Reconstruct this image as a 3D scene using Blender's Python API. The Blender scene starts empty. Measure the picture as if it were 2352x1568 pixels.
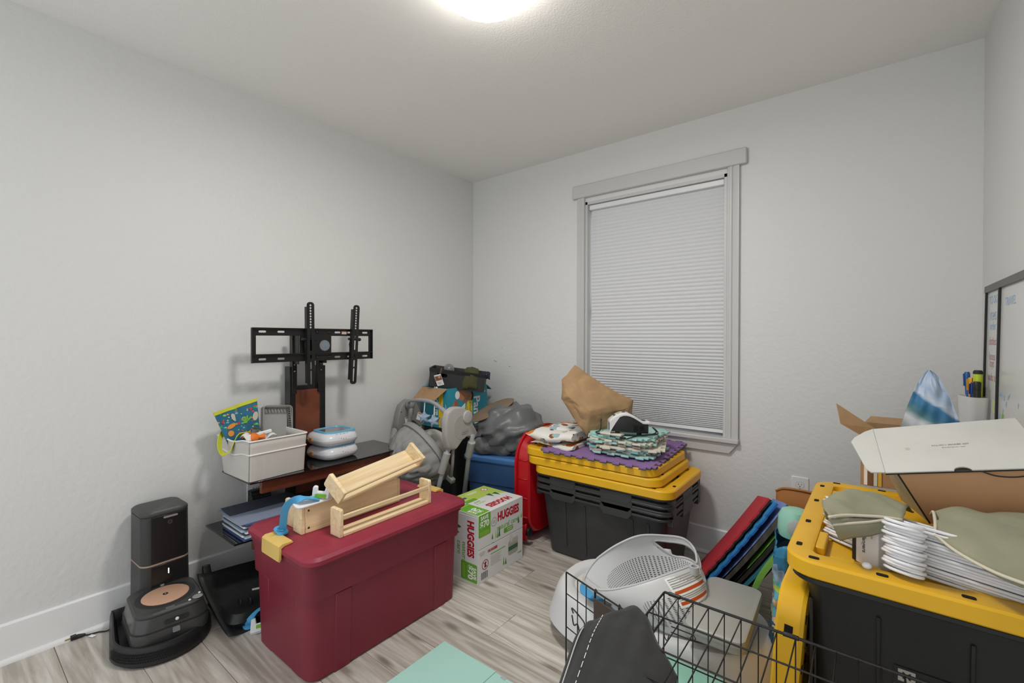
import bpy, bmesh, math, random
from mathutils import Vector as V, Matrix as MX, noise as NZ
from mathutils.geometry import tessellate_polygon
PI = math.pi
random.seed(7)
SC = bpy.context.scene
COL = SC.collection

# ------------------------------------------------------------------ camera, world, exposure
cam_d = bpy.data.cameras.new('camera'); cam_d.sensor_width = 36.0; cam_d.lens = 36.0*1044.5/2352
cam_d.clip_start = 0.02
cam = bpy.data.objects.new('camera', cam_d); COL.objects.link(cam); SC.camera = cam
yaw, pit, rol = 0.6644, 0.0078, 0.0020
fw = V((-math.sin(yaw)*math.cos(pit), math.cos(yaw)*math.cos(pit), -math.sin(pit)))
rt = V((math.cos(yaw), math.sin(yaw), 0)); up = rt.cross(fw)
r2 = rt*math.cos(rol)+up*math.sin(rol); u2 = up*math.cos(rol)-rt*math.sin(rol)
cam.matrix_world = MX(((r2.x, u2.x, -fw.x, 2.499), (r2.y, u2.y, -fw.y, -2.6828), (r2.z, u2.z, -fw.z, 1.1991), (0, 0, 0, 1)))
W = bpy.data.worlds.new('world'); SC.world = W; W.use_nodes = True
W.node_tree.nodes['Background'].inputs[0].default_value = (0.93, 0.965, 1.0, 1)
W.node_tree.nodes['Background'].inputs[1].default_value = 0.85
LAMP_STRENGTH = 10.0; LAMP_WATTS = 11.8
SC.view_settings.view_transform = 'Standard'; SC.view_settings.look = 'None'
SC.view_settings.gamma = 1.0; SC.view_settings.use_curve_mapping = False
SC.view_settings.exposure = 0.55

# ------------------------------------------------------------------ materials
def lin(c):
    if isinstance(c, str):
        c = c.lstrip('#'); c = [int(c[i:i+2], 16)/255 for i in (0, 2, 4)]
    return tuple((x/12.92 if x <= 0.04045 else ((x+0.055)/1.055)**2.4) for x in c)+(1.0,)
MATS = {}
def mat(name, col, rough=0.5, metal=0.0, var=None, bump=None, coat=0, trans=0, emit=None, alpha=1, spec=0.5, sheen=0, stretch=None, col2=None, ior=1.45):
    """plain principled material; var=(scale, amount) brightness mottling, bump=(scale, strength)"""
    if name in MATS: return MATS[name]
    m = bpy.data.materials.new(name); m.use_nodes = True; MATS[name] = m
    nt = m.node_tree; b = nt.nodes['Principled BSDF']
    b.inputs['Base Color'].default_value = lin(col); b.inputs['Roughness'].default_value = rough
    b.inputs['Metallic'].default_value = metal; b.inputs['Coat Weight'].default_value = coat
    b.inputs['Transmission Weight'].default_value = trans; b.inputs['Alpha'].default_value = alpha
    b.inputs['Specular IOR Level'].default_value = spec; b.inputs['Sheen Weight'].default_value = sheen; b.inputs['IOR'].default_value = ior
    if emit: b.inputs['Emission Color'].default_value = lin(emit[0]); b.inputs['Emission Strength'].default_value = emit[1]
    if var or bump:
        tc = nt.nodes.new('ShaderNodeTexCoord'); src = tc.outputs['Object']
        if stretch:
            mp = nt.nodes.new('ShaderNodeMapping'); mp.inputs['Scale'].default_value = stretch
            nt.links.new(src, mp.inputs[0]); src = mp.outputs[0]
    if var:
        n = nt.nodes.new('ShaderNodeTexNoise'); n.inputs['Scale'].default_value = var[0]; n.inputs['Detail'].default_value = 5
        nt.links.new(src, n.inputs['Vector'])
        mr = nt.nodes.new('ShaderNodeMix'); mr.data_type = 'RGBA'
        c = lin(col); a = var[1]
        c2 = lin(col2) if col2 else tuple(max(0, x*(1-2*a)) for x in c[:3])+(1,)
        c1 = c if col2 else tuple(min(1, x*(1+a)) for x in c[:3])+(1,)
        mr.inputs[6].default_value = c1; mr.inputs[7].default_value = c2
        rp = nt.nodes.new('ShaderNodeMapRange'); rp.inputs[1].default_value = 0.3; rp.inputs[2].default_value = 0.7
        nt.links.new(n.outputs[0], rp.inputs[0]); nt.links.new(rp.outputs[0], mr.inputs[0])
        nt.links.new(mr.outputs[2], b.inputs['Base Color'])
    if bump:
        n2 = nt.nodes.new('ShaderNodeTexNoise'); n2.inputs['Scale'].default_value = bump[0]; n2.inputs['Detail'].default_value = 4
        nt.links.new(src, n2.inputs['Vector'])
        bp = nt.nodes.new('ShaderNodeBump'); bp.inputs['Strength'].default_value = bump[1]; bp.inputs['Distance'].default_value = 0.004
        nt.links.new(n2.outputs[0], bp.inputs['Height']); nt.links.new(bp.outputs[0], b.inputs['Normal'])
    return m
def node_mat(name, rough=0.5):
    m = bpy.data.materials.new(name); m.use_nodes = True; MATS[name] = m
    nt = m.node_tree; b = nt.nodes['Principled BSDF']; b.inputs['Roughness'].default_value = rough
    return m, nt, b
def wood_mat(name, c1, c2, scale=(2, 30, 30), rough=0.5, rnd=0.25, knots=False, rings=0.5, tint=True):
    m, nt, b = node_mat(name, rough); N = nt.nodes.new; L = nt.links.new
    tc = N('ShaderNodeTexCoord'); oi = N('ShaderNodeObjectInfo')
    ad = N('ShaderNodeVectorMath'); ad.operation = 'ADD'
    ml = N('ShaderNodeMath'); ml.operation = 'MULTIPLY'; ml.inputs[1].default_value = 37.0
    L(oi.outputs['Random'], ml.inputs[0]); L(tc.outputs['Object'], ad.inputs[0]); L(ml.outputs[0], ad.inputs[1])
    mp = N('ShaderNodeMapping'); mp.inputs['Scale'].default_value = scale; L(ad.outputs[0], mp.inputs[0])
    n1 = N('ShaderNodeTexNoise'); n1.inputs['Scale'].default_value = 1; n1.inputs['Detail'].default_value = 8; n1.inputs['Roughness'].default_value = 0.65; n1.inputs['Distortion'].default_value = 0.6
    L(mp.outputs[0], n1.inputs['Vector'])
    mp2 = N('ShaderNodeMapping'); mp2.inputs['Scale'].default_value = tuple(s*0.35 for s in scale); L(ad.outputs[0], mp2.inputs[0])
    n2 = N('ShaderNodeTexNoise'); n2.inputs['Scale'].default_value = 1; n2.inputs['Detail'].default_value = 1; L(mp2.outputs[0], n2.inputs['Vector'])
    rg = N('ShaderNodeMath'); rg.operation = 'MULTIPLY'; rg.inputs[1].default_value = 60; L(n2.outputs[0], rg.inputs[0])
    sn = N('ShaderNodeMath'); sn.operation = 'SINE'; L(rg.outputs[0], sn.inputs[0])
    sp = N('ShaderNodeMath'); sp.operation = 'MULTIPLY_ADD'; sp.inputs[1].default_value = 0.14*rings; L(sn.outputs[0], sp.inputs[0]); L(n1.outputs[0], sp.inputs[2])
    rp = N('ShaderNodeValToRGB'); rp.color_ramp.elements[0].position = 0.33; rp.color_ramp.elements[1].position = 0.66
    rp.color_ramp.elements[0].color = lin(c2); rp.color_ramp.elements[1].color = lin(c1); L(sp.outputs[0], rp.inputs[0])
    hs = N('ShaderNodeHueSaturation'); mr = N('ShaderNodeMapRange'); mr.inputs[3].default_value = 1-rnd; mr.inputs[4].default_value = 1+rnd*0.6
    L(oi.outputs['Random'], mr.inputs[0]); L(mr.outputs[0], hs.inputs['Value']); L(rp.outputs[0], hs.inputs['Color'])
    out = hs.outputs[0]
    if knots:
        mk = N('ShaderNodeMapping'); mk.inputs['Scale'].default_value = (1.6, 5.5, 1); L(ad.outputs[0], mk.inputs[0])
        vo = N('ShaderNodeTexVoronoi'); vo.voronoi_dimensions = '2D'; vo.inputs['Scale'].default_value = 1.0; L(mk.outputs[0], vo.inputs['Vector'])
        kr = N('ShaderNodeMapRange'); kr.inputs[1].default_value = 0.03; kr.inputs[2].default_value = 0.11; kr.inputs[3].default_value = 0.75; kr.inputs[4].default_value = 0; L(vo.outputs['Distance'], kr.inputs[0])
        kx = N('ShaderNodeMix'); kx.data_type = 'RGBA'; kx.inputs[7].default_value = lin('#6b5f55'); L(kr.outputs[0], kx.inputs[0]); L(out, kx.inputs[6]); out = kx.outputs[2]
    L(out, b.inputs['Base Color'])
    bp = N('ShaderNodeBump'); bp.inputs['Strength'].default_value = 0.12; bp.inputs['Distance'].default_value = 0.002
    L(n1.outputs[0], bp.inputs['Height']); L(bp.outputs[0], b.inputs['Normal'])
    return m

# ------------------------------------------------------------------ geometry helpers
def rr(w, d, r, n=5, cx=0, cy=0):
    """rounded rectangle, ccw list of 2D points"""
    r = min(r, w/2-1e-5, d/2-1e-5); o = []
    for sx, sy, a0 in ((1, 1, 0), (-1, 1, 90), (-1, -1, 180), (1, -1, 270)):
        for k in range(n+1):
            a = math.radians(a0+90*k/n)
            o.append((cx+sx*(w/2-r)+r*math.cos(a), cy+sy*(d/2-r)+r*math.sin(a)))
    return o
def ell(a, b, n=24, cx=0, cy=0, p=2.0, rot=0):
    o = []
    for k in range(n):
        t = 2*PI*k/n; c, s = math.cos(t), math.sin(t)
        x = a*math.copysign(abs(c)**(2/p), c); y = b*math.copysign(abs(s)**(2/p), s)
        o.append((cx+x*math.cos(rot)-y*math.sin(rot), cy+x*math.sin(rot)+y*math.cos(rot)))
    return o
def crom(pts, n=6, closed=False):
    """Catmull-Rom smoothing of a path"""
    P = [V(p) for p in pts]; m = len(P); o = []
    rng = range(m) if closed else range(m-1)
    for i in rng:
        p1, p2 = P[i], P[(i+1) % m]
        p0 = P[i-1] if (i > 0 or closed) else p1*2-p2
        p3 = P[(i+2) % m] if (i+2 < m or closed) else p2*2-p1
        for k in range(n):
            t = k/n
            o.append(0.5*((2*p1)+(p2-p0)*t+(2*p0-5*p1+4*p2-p3)*t*t+(3*p1-p0-3*p2+p3)*t**3))
    if not closed: o.append(P[-1])
    return o
def frame(o, x, y):
    """matrix from origin, x axis and approximate y axis"""
    x = V(x).normalized(); z = x.cross(V(y)).normalized(); y = z.cross(x); o = V(o)
    return MX(((x.x, y.x, z.x, o.x), (x.y, y.y, z.y, o.y), (x.z, y.z, z.z, o.z), (0, 0, 0, 1)))
def T(x, y, z): return MX.Translation((x, y, z))
def RX(a): return MX.Rotation(math.radians(a), 4, 'X')
def RY(a): return MX.Rotation(math.radians(a), 4, 'Y')
def RZ(a): return MX.Rotation(math.radians(a), 4, 'Z')
class G:
    """mesh collector"""
    def __init__(s): s.v = []; s.f = []; s.mi = []; s.cur = 0; s.uv = None
    def add(s, vs, fs, mx=None):
        b = len(s.v)
        s.v += [(mx @ V(p)) if mx is not None else V(p) for p in vs]
        for q in fs: s.f.append([b+i for i in q]); s.mi.append(s.cur)
        return s
    def box(s, c, d, mx=None):
        x, y, z = c; a, b, h = d[0]/2, d[1]/2, d[2]/2
        vs = [(x+i*a, y+j*b, z+k*h) for k in (-1, 1) for j in (-1, 1) for i in (-1, 1)]
        return s.add(vs, [(0, 2, 3, 1), (4, 5, 7, 6), (0, 1, 5, 4), (2, 6, 7, 3), (0, 4, 6, 2), (1, 3, 7, 5)], mx)
    def bb(s, lo, hi, mx=None):
        return s.box([(a+b)/2 for a, b in zip(lo, hi)], [abs(b-a) for a, b in zip(lo, hi)], mx)
    def loft(s, rings, cap0=True, cap1=True, closed=False, mx=None):
        n = len(rings[0]); m = len(rings); vs = [p for r in rings for p in r]; fs = []
        for i in range(m if closed else m-1):
            for j in range(n):
                a, b = i*n+j, i*n+(j+1) % n; c, d = ((i+1) % m)*n+(j+1) % n, ((i+1) % m)*n+j
                fs.append((a, b, c, d))
        if not closed:
            if cap0: fs.append(tuple(reversed(range(n))))
            if cap1: fs.append(tuple(range((m-1)*n, m*n)))
        return s.add(vs, fs, mx)
    def stack(s, rings, cap0=True, cap1=True, mx=None):
        """rings: (list of 2D points, z)"""
        return s.loft([[(p[0], p[1], z) for p in r] for r, z in rings], cap0, cap1, False, mx)
    def prism(s, poly, z0, z1, mx=None):
        return s.stack([(poly, z0), (poly, z1)], mx=mx)
    def plate(s, outer, holes, z0, z1, mx=None):
        """flat plate with real holes; outer ccw, holes as point lists"""
        loops = [outer]+holes; pts = [p for l in loops for p in l]; n = len(pts)
        tri = tessellate_polygon([[V((p[0], p[1], 0)) for p in l] for l in loops])
        fs = []
        for t in tri:
            a, b, c = [pts[i] for i in t]
            if (b[0]-a[0])*(c[1]-a[1])-(b[1]-a[1])*(c[0]-a[0]) < 0: t = (t[0], t[2], t[1])
            fs.append(tuple(i+n for i in t)); fs.append((t[0], t[2], t[1]))
        k = 0
        for l in loops:
            m = len(l); ar = sum(l[i][0]*l[(i+1) % m][1]-l[(i+1) % m][0]*l[i][1] for i in range(m))
            want = 1 if l is outer else -1
            for i in range(m):
                a, b = k+i, k+(i+1) % m
                fs.append((a, b, b+n, a+n) if ar*want > 0 else (b, a, a+n, b+n))
            k += m
        return s.add([(p[0], p[1], z0) for p in pts]+[(p[0], p[1], z1) for p in pts], fs, mx)
    def tube(s, path, r, n=8, closed=False, mx=None, flat=None, nv=None):
        """round (or flat=(w,t) strap) section swept along a path, r may be a list"""
        P = [V(p) for p in path]; m = len(P); rings = []; nr = None
        for i in range(m):
            if closed: t = P[(i+1) % m]-P[i-1]
            else: t = P[min(i+1, m-1)]-P[max(i-1, 0)]
            t.normalize()
            if nr is None:
                nr = t.orthogonal() if abs(t.z) > 0.9 else t.cross(V((0, 0, 1)))
            if nv: nr = nv[0].lerp(nv[1], min(1, i/(m-1)*1.8))
            nr = (nr-t*nr.dot(t)); nr = nr.normalized() if nr.length > 1e-6 else t.orthogonal().normalized()
            bn = t.cross(nr); q = r[i] if isinstance(r, (list, tuple)) else r
            if flat: rings.append([P[i]+nr*(x*flat[0]/2)+bn*(y*flat[1]/2) for x, y in ((1, 1), (-1, 1), (-1, -1), (1, -1))])
            else: rings.append([P[i]+nr*(q*math.cos(2*PI*k/n))+bn*(q*math.sin(2*PI*k/n)) for k in range(n)])
        return s.loft(rings, True, True, closed, mx)
    def cyl(s, a, b, r, r2=None, n=16, mx=None):
        return s.tube([a, b], [r, r if r2 is None else r2], n, mx=mx)
    def lathe(s, prof, n=24, mx=None):
        """profile of (r,z)"""
        return s.loft([[(max(r, 1e-4)*math.cos(2*PI*k/n), max(r, 1e-4)*math.sin(2*PI*k/n), z) for k in range(n)] for r, z in prof], True, True, False, mx)
    def ball(s, c, r, n=16, mx=None):
        r = r if isinstance(r, (tuple, list)) else (r, r, r)
        m = T(*c) @ MX.Diagonal((r[0], r[1], r[2], 1))
        if mx is not None: m = mx @ m
        k = n//2
        return s.lathe([(math.sin(PI*i/k), -math.cos(PI*i/k)) for i in range(k+1)], n, m)
    def grid(s, fn, nu, nv, mx=None):
        vs = [fn(i/nu, j/nv) for j in range(nv+1) for i in range(nu+1)]
        return s.add(vs, [(j*(nu+1)+i, j*(nu+1)+i+1, (j+1)*(nu+1)+i+1, (j+1)*(nu+1)+i) for j in range(nv) for i in range(nu)], mx)
    def obj(s, name, m, parent=None, smooth=None, bevel=None, seg=2, sub=0, solid=None, label=None, cat=None, group=None, kind=None, loc=None, off=0, disp=None):
        me = bpy.data.meshes.new(name)
        # local origin: base centre of the part for top-level meshes
        vs = s.v
        if parent is None and loc is None and cat:
            lo = [min(p[i] for p in vs) for i in range(3)]; hi = [max(p[i] for p in vs) for i in range(3)]
            loc = ((lo[0]+hi[0])/2, (lo[1]+hi[1])/2, lo[2])
            vs = [p-V(loc) for p in vs]
        me.from_pydata([tuple(p) for p in vs], [], s.f)
        for x in (m if isinstance(m, list) else [m]): me.materials.append(x)
        if isinstance(m, list): me.polygons.foreach_set('material_index', s.mi)
        bm = bmesh.new(); bm.from_mesh(me); bmesh.ops.recalc_face_normals(bm, faces=bm.faces) if smooth != 'keep' else None; bm.to_mesh(me); bm.free()
        if s.uv:
            ul = me.uv_layers.new(name='UVMap')
            for l in me.loops: ul.data[l.index].uv = s.uv[l.vertex_index]
        if smooth:
            me.shade_smooth()
            if smooth != 'keep' and smooth is not True: me.set_sharp_from_angle(angle=math.radians(smooth))
        o = bpy.data.objects.new(name, me); COL.objects.link(o)
        if parent is not None: o.parent = parent
        if loc is not None: o.location = loc
        if solid: q = o.modifiers.new('solid', 'SOLIDIFY'); q.thickness = solid; q.offset = off
        if bevel:
            q = o.modifiers.new('bevel', 'BEVEL'); q.width = bevel; q.segments = seg; q.limit_method = 'ANGLE'; q.angle_limit = math.radians(35)
            if not smooth: me.shade_smooth(); me.set_sharp_from_angle(angle=math.radians(30))
        if sub: q = o.modifiers.new('sub', 'SUBSURF'); q.levels = sub; q.render_levels = sub
        tag(o, label, cat, group, kind)
        return o
def tag(o, label=None, cat=None, group=None, kind=None):
    if label: o['label'] = label
    if cat: o['category'] = cat
    if group: o['group'] = group
    if kind: o['kind'] = kind
    return o
def thing(name, label, cat, loc=(0, 0, 0), rz=0, group=None, mx=None):
    o = bpy.data.objects.new(name, None); COL.objects.link(o); o.empty_display_size = 0.05
    if mx is not None: o.matrix_world = mx
    else: o.location = loc; o.rotation_euler = (0, 0, math.radians(rz))
    return tag(o, label, cat, group)
def copy_tree(o, parent=None):
    c = o.copy(); COL.objects.link(c); c.parent = parent
    for ch in o.children: copy_tree(ch, c)
    return c
_TX = {}
def text(s, size, m, parent, mx, bold=0, name='lettering', align='CENTER', sx=1.0, ext=0.0002, shear=0, spacing=1.0):
    key = (s, size, bold, align, sx, ext, shear, spacing)
    if key not in _TX:
        cu = bpy.data.curves.new('tmp_text', 'FONT'); cu.body = s; cu.size = size; cu.align_x = align; cu.align_y = 'CENTER'
        cu.offset = bold; cu.extrude = ext; cu.resolution_u = 3; cu.shear = shear; cu.space_character = spacing
        t = bpy.data.objects.new('tmp_text', cu); COL.objects.link(t)
        dg = bpy.context.evaluated_depsgraph_get()
        me = bpy.data.meshes.new_from_object(t.evaluated_get(dg)); bpy.data.objects.remove(t); bpy.data.curves.remove(cu)
        if sx != 1.0:
            for q in me.vertices: q.co.x *= sx
        _TX[key] = me
    me = _TX[key].copy(); me.name = name; me.materials.clear(); me.materials.append(m)
    o = bpy.data.objects.new(name, me); COL.objects.link(o); o.parent = parent; o.matrix_local = mx
    return o
def patch(name, m, parent, mx, w, h, t=0.0004, r=0.0, label=None):
    """flat printed patch or sticker in the local xy plane of mx"""
    g = G(); g.prism(rr(w, h, r, 4) if r else [(-w/2, -h/2), (w/2, -h/2), (w/2, h/2), (-w/2, h/2)], 0, t, mx)
    return g.obj(name, m, parent, label=label)
def fbm(x, y, z=0, o=3):
    s = 0; a = 1
    for k in range(o):
        s += a*NZ.noise(V((x, y, z))*(2**k)); a *= 0.5
    return s

# common materials
white_paint = mat('white_trim_paint', '#e6e6e6', 0.38, bump=(40, 0.04))
black_plastic = mat('black_plastic', '#1e1e1f', 0.42, bump=(300, 0.05))
black_metal = mat('black_metal', '#161616', 0.35, metal=0.0, coat=0.1)
white_plastic = mat('white_plastic', '#e2e3e4', 0.33)
grey_plastic = mat('grey_plastic', '#a3a39f', 0.42)
pine = wood_mat('pine_wood', '#eed8b0', '#dcc093', scale=(42, 2, 42), rough=0.5, rnd=0.06)
cherry = wood_mat('cherry_veneer', '#7c4630', '#57281a', scale=(30, 2, 4), rough=0.35, rnd=0.0, rings=0.2)
cardboard = mat('cardboard', '#ab8a66', 0.85, var=(30, 0.05), bump=(120, 0.1))
print_black = mat('print_black', '#232323', 0.6)
print_white = mat('print_white', '#f2f2f2', 0.55)
print_grey = mat('print_grey', '#9b9b98', 0.6)

# ------------------------------------------------------------------ room
RW, RH, RD = 2.87, 2.44, -3.35
wall_m = mat('wall_paint', '#d8d8d6', 0.48, bump=(42, 0.5), spec=0.35)
ceil_m = mat('ceiling_paint', '#f0eeea', 0.75, bump=(140, 0.35), spec=0.2)
def struct(g, name, m, parent=None, **k):
    return g.obj(name, m, parent, kind=None if parent else 'structure', **k)
g = G(); g.bb((-0.12, RD, 0), (0, 0.12, RH)); struct(g, 'wall_left', wall_m)
g = G(); g.bb((RW, RD, 0), (RW+0.12, 0.12, RH)); struct(g, 'wall_right', wall_m)
g = G()
WX0, WX1, WZ0, WZ1 = 1.016, 1.887, 0.655, 2.10
g.bb((0, 0, 0), (WX0, 0.12, RH)); g.bb((WX1, 0, 0), (RW, 0.12, RH)); g.bb((WX0, 0, 0), (WX1, 0.12, WZ0)); g.bb((WX0, 0, WZ1), (WX1, 0.12, RH))
wb_ = struct(g, 'wall_back', wall_m)
scuff = mat('wall_scuff', '#8a8a70', 0.8)
for x, z, w, a in ((0.235, 1.02, 0.035, -20), (0.375, 0.985, 0.016, -8), (0.30, 1.13, 0.006, 0)):
    patch('scuff_mark', scuff, wb_, frame((x, -0.0002, z), (1, 0, 0), (0, 0, 1)) @ RZ(a), w, 0.004, 0.0004, 0.0015)
g = G(); g.bb((-0.12, RD, RH), (RW+0.12, 0.12, RH+0.1)); struct(g, 'ceiling', ceil_m)
# floor: slab with planks as pieces
plank_m = wood_mat('grey_oak_planks', '#d0cbc3', '#a69d92', scale=(2.2, 34, 10), rough=0.42, rnd=0.15, knots=True, rings=0.55)
g = G(); g.bb((-0.12, RD, -0.1), (RW+0.12, 0.12, -0.008)); floor = struct(g, 'floor', mat('underlay', '#5d564e', 0.9))
PWD, PLN = 0.182, 1.22
def plank_mesh(l):
    gg = G(); gg.bb((-l/2+0.0006, -PWD/2+0.0006, -0.008), (l/2-0.0006, PWD/2-0.0006, 0))
    return gg
cache = {}
row = 0; y = -0.03
while y > RD+0.05:
    x = -((row*0.437+0.31) % 1.0)*PLN
    while x < RW-0.02:
        a, b = max(x, 0.004), min(x+PLN, RW-0.004)
        if b-a > 0.03:
            k = round(b-a, 3)
            if k in cache:
                o = cache[k].copy(); COL.objects.link(o); o.location = ((a+b)/2, y-PWD/2, 0)
            else:
                o = plank_mesh(b-a).obj('plank', plank_m, floor, bevel=0.0012, seg=1, loc=((a+b)/2, y-PWD/2, 0)); cache[k] = o
        x += PLN
    y -= PWD; row += 1
# baseboards with shoe moulding
BH = 0.146
def baseboard(name, a, b, n):
    """a,b wall points at floor, n into the room"""
    a, b, n = V(a), V(b), V(n)
    g = G(); prof = [(0, 0), (0.013, 0), (0.013, BH-0.006), (0.008, BH), (0, BH)]
    g.loft([[p+n*d+V((0, 0, z)) for d, z in prof] for p in (a, b)])
    o = struct(g, name, white_paint, bevel=0.0015, seg=1)
    g = G(); sh = [(0.013, 0)]+[(0.013+0.014*math.cos(t), 0.017*math.sin(t)) for t in [PI/2*k/5 for k in range(6)]]
    g.loft([[p+n*d+V((0, 0, z)) for d, z in sh] for p in (a, b)])
    g.obj('shoe_moulding', white_paint, o, smooth=40)
baseboard('baseboard_left', (0, RD, 0), (0, -0.014, 0), (1, 0, 0))
baseboard('baseboard_back', (0, 0, 0), (RW, 0, 0), (0, -1, 0))
baseboard('baseboard_right', (RW, RD, 0), (RW, -0.014, 0), (-1, 0, 0))

# ------------------------------------------------------------------ window
win = bpy.data.objects.new('window_1', None); COL.objects.link(win); win['kind'] = 'structure'; win.location = (1.45, 0, 0.6)
def wl(x, y, z): return (x-1.45, y, z-0.6)
trim_m = mat('window_trim_paint', '#c4c4c3', 0.4, bump=(35, 0.06))
def casing(x0, x1):
    g = G(); prof = [(0, 0), (0.006, -0.013), (0.012, -0.013), (0.016, -0.018), (0.028, -0.019), (0.033, -0.014), (0.045, -0.018), (x1-x0, -0.02), (x1-x0, 0)]
    g.loft([[wl(x0+px, py, z) for px, py in prof] for z in (0.655, 2.128)])
    g.obj('casing', trim_m, win, smooth=30)
casing(0.953, 1.016); casing(1.887, 1.952)
g = G(); g.bb(wl(0.928, -0.027, 2.127), wl(1.988, 0, 2.212)); g.obj('head_casing', trim_m, win, bevel=0.006)
g = G(); g.bb(wl(0.945, -0.036, 0.630), wl(1.957, 0.07, 0.657)); g.obj('window_sill', trim_m, win, bevel=0.006)
g = G(); g.loft([[wl(*p) for p in q] for q in ([(0.955, 0, 0.630), (1.952, 0, 0.630), (1.908, 0, 0.573), (0.999, 0, 0.573)], [(0.955, -0.017, 0.630), (1.952, -0.017, 0.630), (1.908, -0.017, 0.573), (0.999, -0.017, 0.573)])]); g.obj('apron', trim_m, win, bevel=0.002)
for nm, lo, hi in (('jamb', (1.016, 0, 0.657), (1.030, 0.12, 2.10)), ('jamb', (1.873, 0, 0.657), (1.887, 0.12, 2.10)), ('head_jamb', (1.016, 0, 2.082), (1.887, 0.12, 2.10))):
    g = G(); g.bb(wl(*lo), wl(*hi)); g.obj(nm, trim_m, win)
g = G()
for lo, hi in (((1.03, 0.085, 0.657), (1.042, 0.12, 2.082)), ((1.828, 0.085, 0.657), (1.873, 0.12, 2.082)), ((1.042, 0.085, 0.657), (1.828, 0.12, 0.705)), ((1.042, 0.085, 2.035), (1.828, 0.12, 2.082)), ((1.042, 0.085, 1.35), (1.828, 0.12, 1.40))): g.bb(wl(*lo), wl(*hi))
g.obj('sash', white_plastic, win, bevel=0.003)
g = G(); g.bb(wl(1.04, 0.100, 0.70), wl(1.83, 0.104, 2.04)); g.obj('pane', mat('window_glass', '#ffffff', 0.02, alpha=0.12), win)
# cellular shade: every cell is a piece
shade = thing('cellular_shade', 'light grey pleated cellular shade drawn down over the window', 'window shade', (1.4515, 0.045, 0.66))
shade_m = mat('shade_fabric', '#d3d4d6', 0.85, bump=(400, 0.1))
SX0, SX1 = 1.042-1.4515, 1.869-1.4515
g = G(); g.bb((SX0-0.008, -0.028, 2.048-0.66), (SX1, 0.022, 2.080-0.66)); g.obj('head_rail', white_plastic, shade, bevel=0.004)
g = G(); g.stack([(rr(SX1-SX0, 0.038, 0.006, 3, (SX0+SX1)/2, 0), 0.012), (rr(SX1-SX0, 0.034, 0.006, 3, (SX0+SX1)/2, 0), 0.030)]); br = g.obj('bottom_rail', white_plastic, shade, bevel=0.002)
g = G(); g.bb((-0.185, -0.022, 0.013), (-0.140, -0.018, 0.027)); g.obj('pull_tab', mat('pull_tab_plastic', '#d8d8d8', 0.4), br, bevel=0.001)
zs = [2.048-0.66]; n = 0
while zs[-1] > 0.0315:
    u = (zs[-1]-0.03)/1.36
    p = 0.0085+0.0145*min(1, (u/0.42))**0.7 if u > 0 else 0.0085
    zs.append(max(zs[-1]-p, 0.030))
for a, b in zip(zs[:-1], zs[1:]):
    h = a-b; bulge = math.sqrt(max(0.0125**2-(h/2)**2, 0.003**2)); mid = (a+b)/2
    g = G(); prof = [(0.006, a), (-0.002, a), (-0.002-bulge*0.8, mid+h*0.18), (-0.002-bulge, mid), (-0.002-bulge*0.8, mid-h*0.18), (-0.002, b), (0.006, b)]
    g.loft([[(x, py, pz) for py, pz in prof] for x in (SX0, SX1)]); g.obj('cell', shade_m, shade)
# outlet plates
def outlet(name, label, mx):
    t = thing(name, label, 'outlet', mx=mx)
    g = G(); g.stack([(rr(0.074, 0.118, 0.004, 3), 0), (rr(0.074, 0.118, 0.004, 3), 0.003), (rr(0.068, 0.112, 0.004, 3), 0.0055)]); g.obj('cover_plate', white_plastic, t, smooth=30)
    for s in (-1, 1):
        g = G(); g.prism(ell(0.0170, 0.0140, 20, 0, s*0.0195, 3.2), 0.0055, 0.0072); r = g.obj('receptacle', white_plastic, t, smooth=40)
        g = G(); g.prism(ell(0.0182, 0.0152, 20, 0, s*0.0195, 3.2), 0.0055, 0.0058); g.obj('seam', print_grey, r)
        for dx, w, h, dy in ((-0.0065, 0.0022, 0.008, 0.003), (0.0065, 0.0022, 0.0065, 0.003), (0, 0.0045, 0.0045, -0.007)):
            g = G(); g.box((dx, s*0.0195+dy, 0.0073), (w, h, 0.0003)); g.obj('slot', print_black, r)
    g = G(); g.cyl((0, 0, 0.0055), (0, 0, 0.0065), 0.003, n=10); g.obj('screw', print_grey, t)
    return t
outlet('wall_outlet', 'white duplex outlet plate on the window wall behind the yellow lid', frame((2.235, -0.0005, 0.447), (1, 0, 0), (0, 0, 1)))
outlet('wall_outlet', 'white outlet plate on the left wall below the glass shelf', frame((0.0005, -1.655, 0.40), (0, 1, 0), (0, 0, 1)))
# ceiling light
lamp = thing('ceiling_light', 'round white flush ceiling light, switched on', 'ceiling light', (1.478, -1.527, 2.44))
g = G(); g.lathe([(0.13, 0), (0.176, 0), (0.178, -0.018), (0.172, -0.024), (0.13, -0.024)], 40); g.obj('base_ring', white_plastic, lamp, smooth=30)
glow = mat('lamp_diffuser', '#ffffff', 0.5, emit=('#fffaf2', LAMP_STRENGTH))
g = G(); g.lathe([(0.172, -0.022), (0.172, -0.042), (0.161, -0.066), (0.136, -0.086), (0.095, -0.100), (0.05, -0.107), (0.0, -0.109)], 36); g.obj('diffuser', glow, lamp, smooth=True)
al = bpy.data.lights.new('ceiling_light_bulb', 'AREA'); al.shape = 'DISK'; al.size = 0.30; al.energy = LAMP_WATTS; al.color = (1.0, 0.965, 0.92)
alo = bpy.data.objects.new('ceiling_light_bulb', al); COL.objects.link(alo); alo.parent = lamp; alo.location = (0, 0, -0.112)
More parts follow.
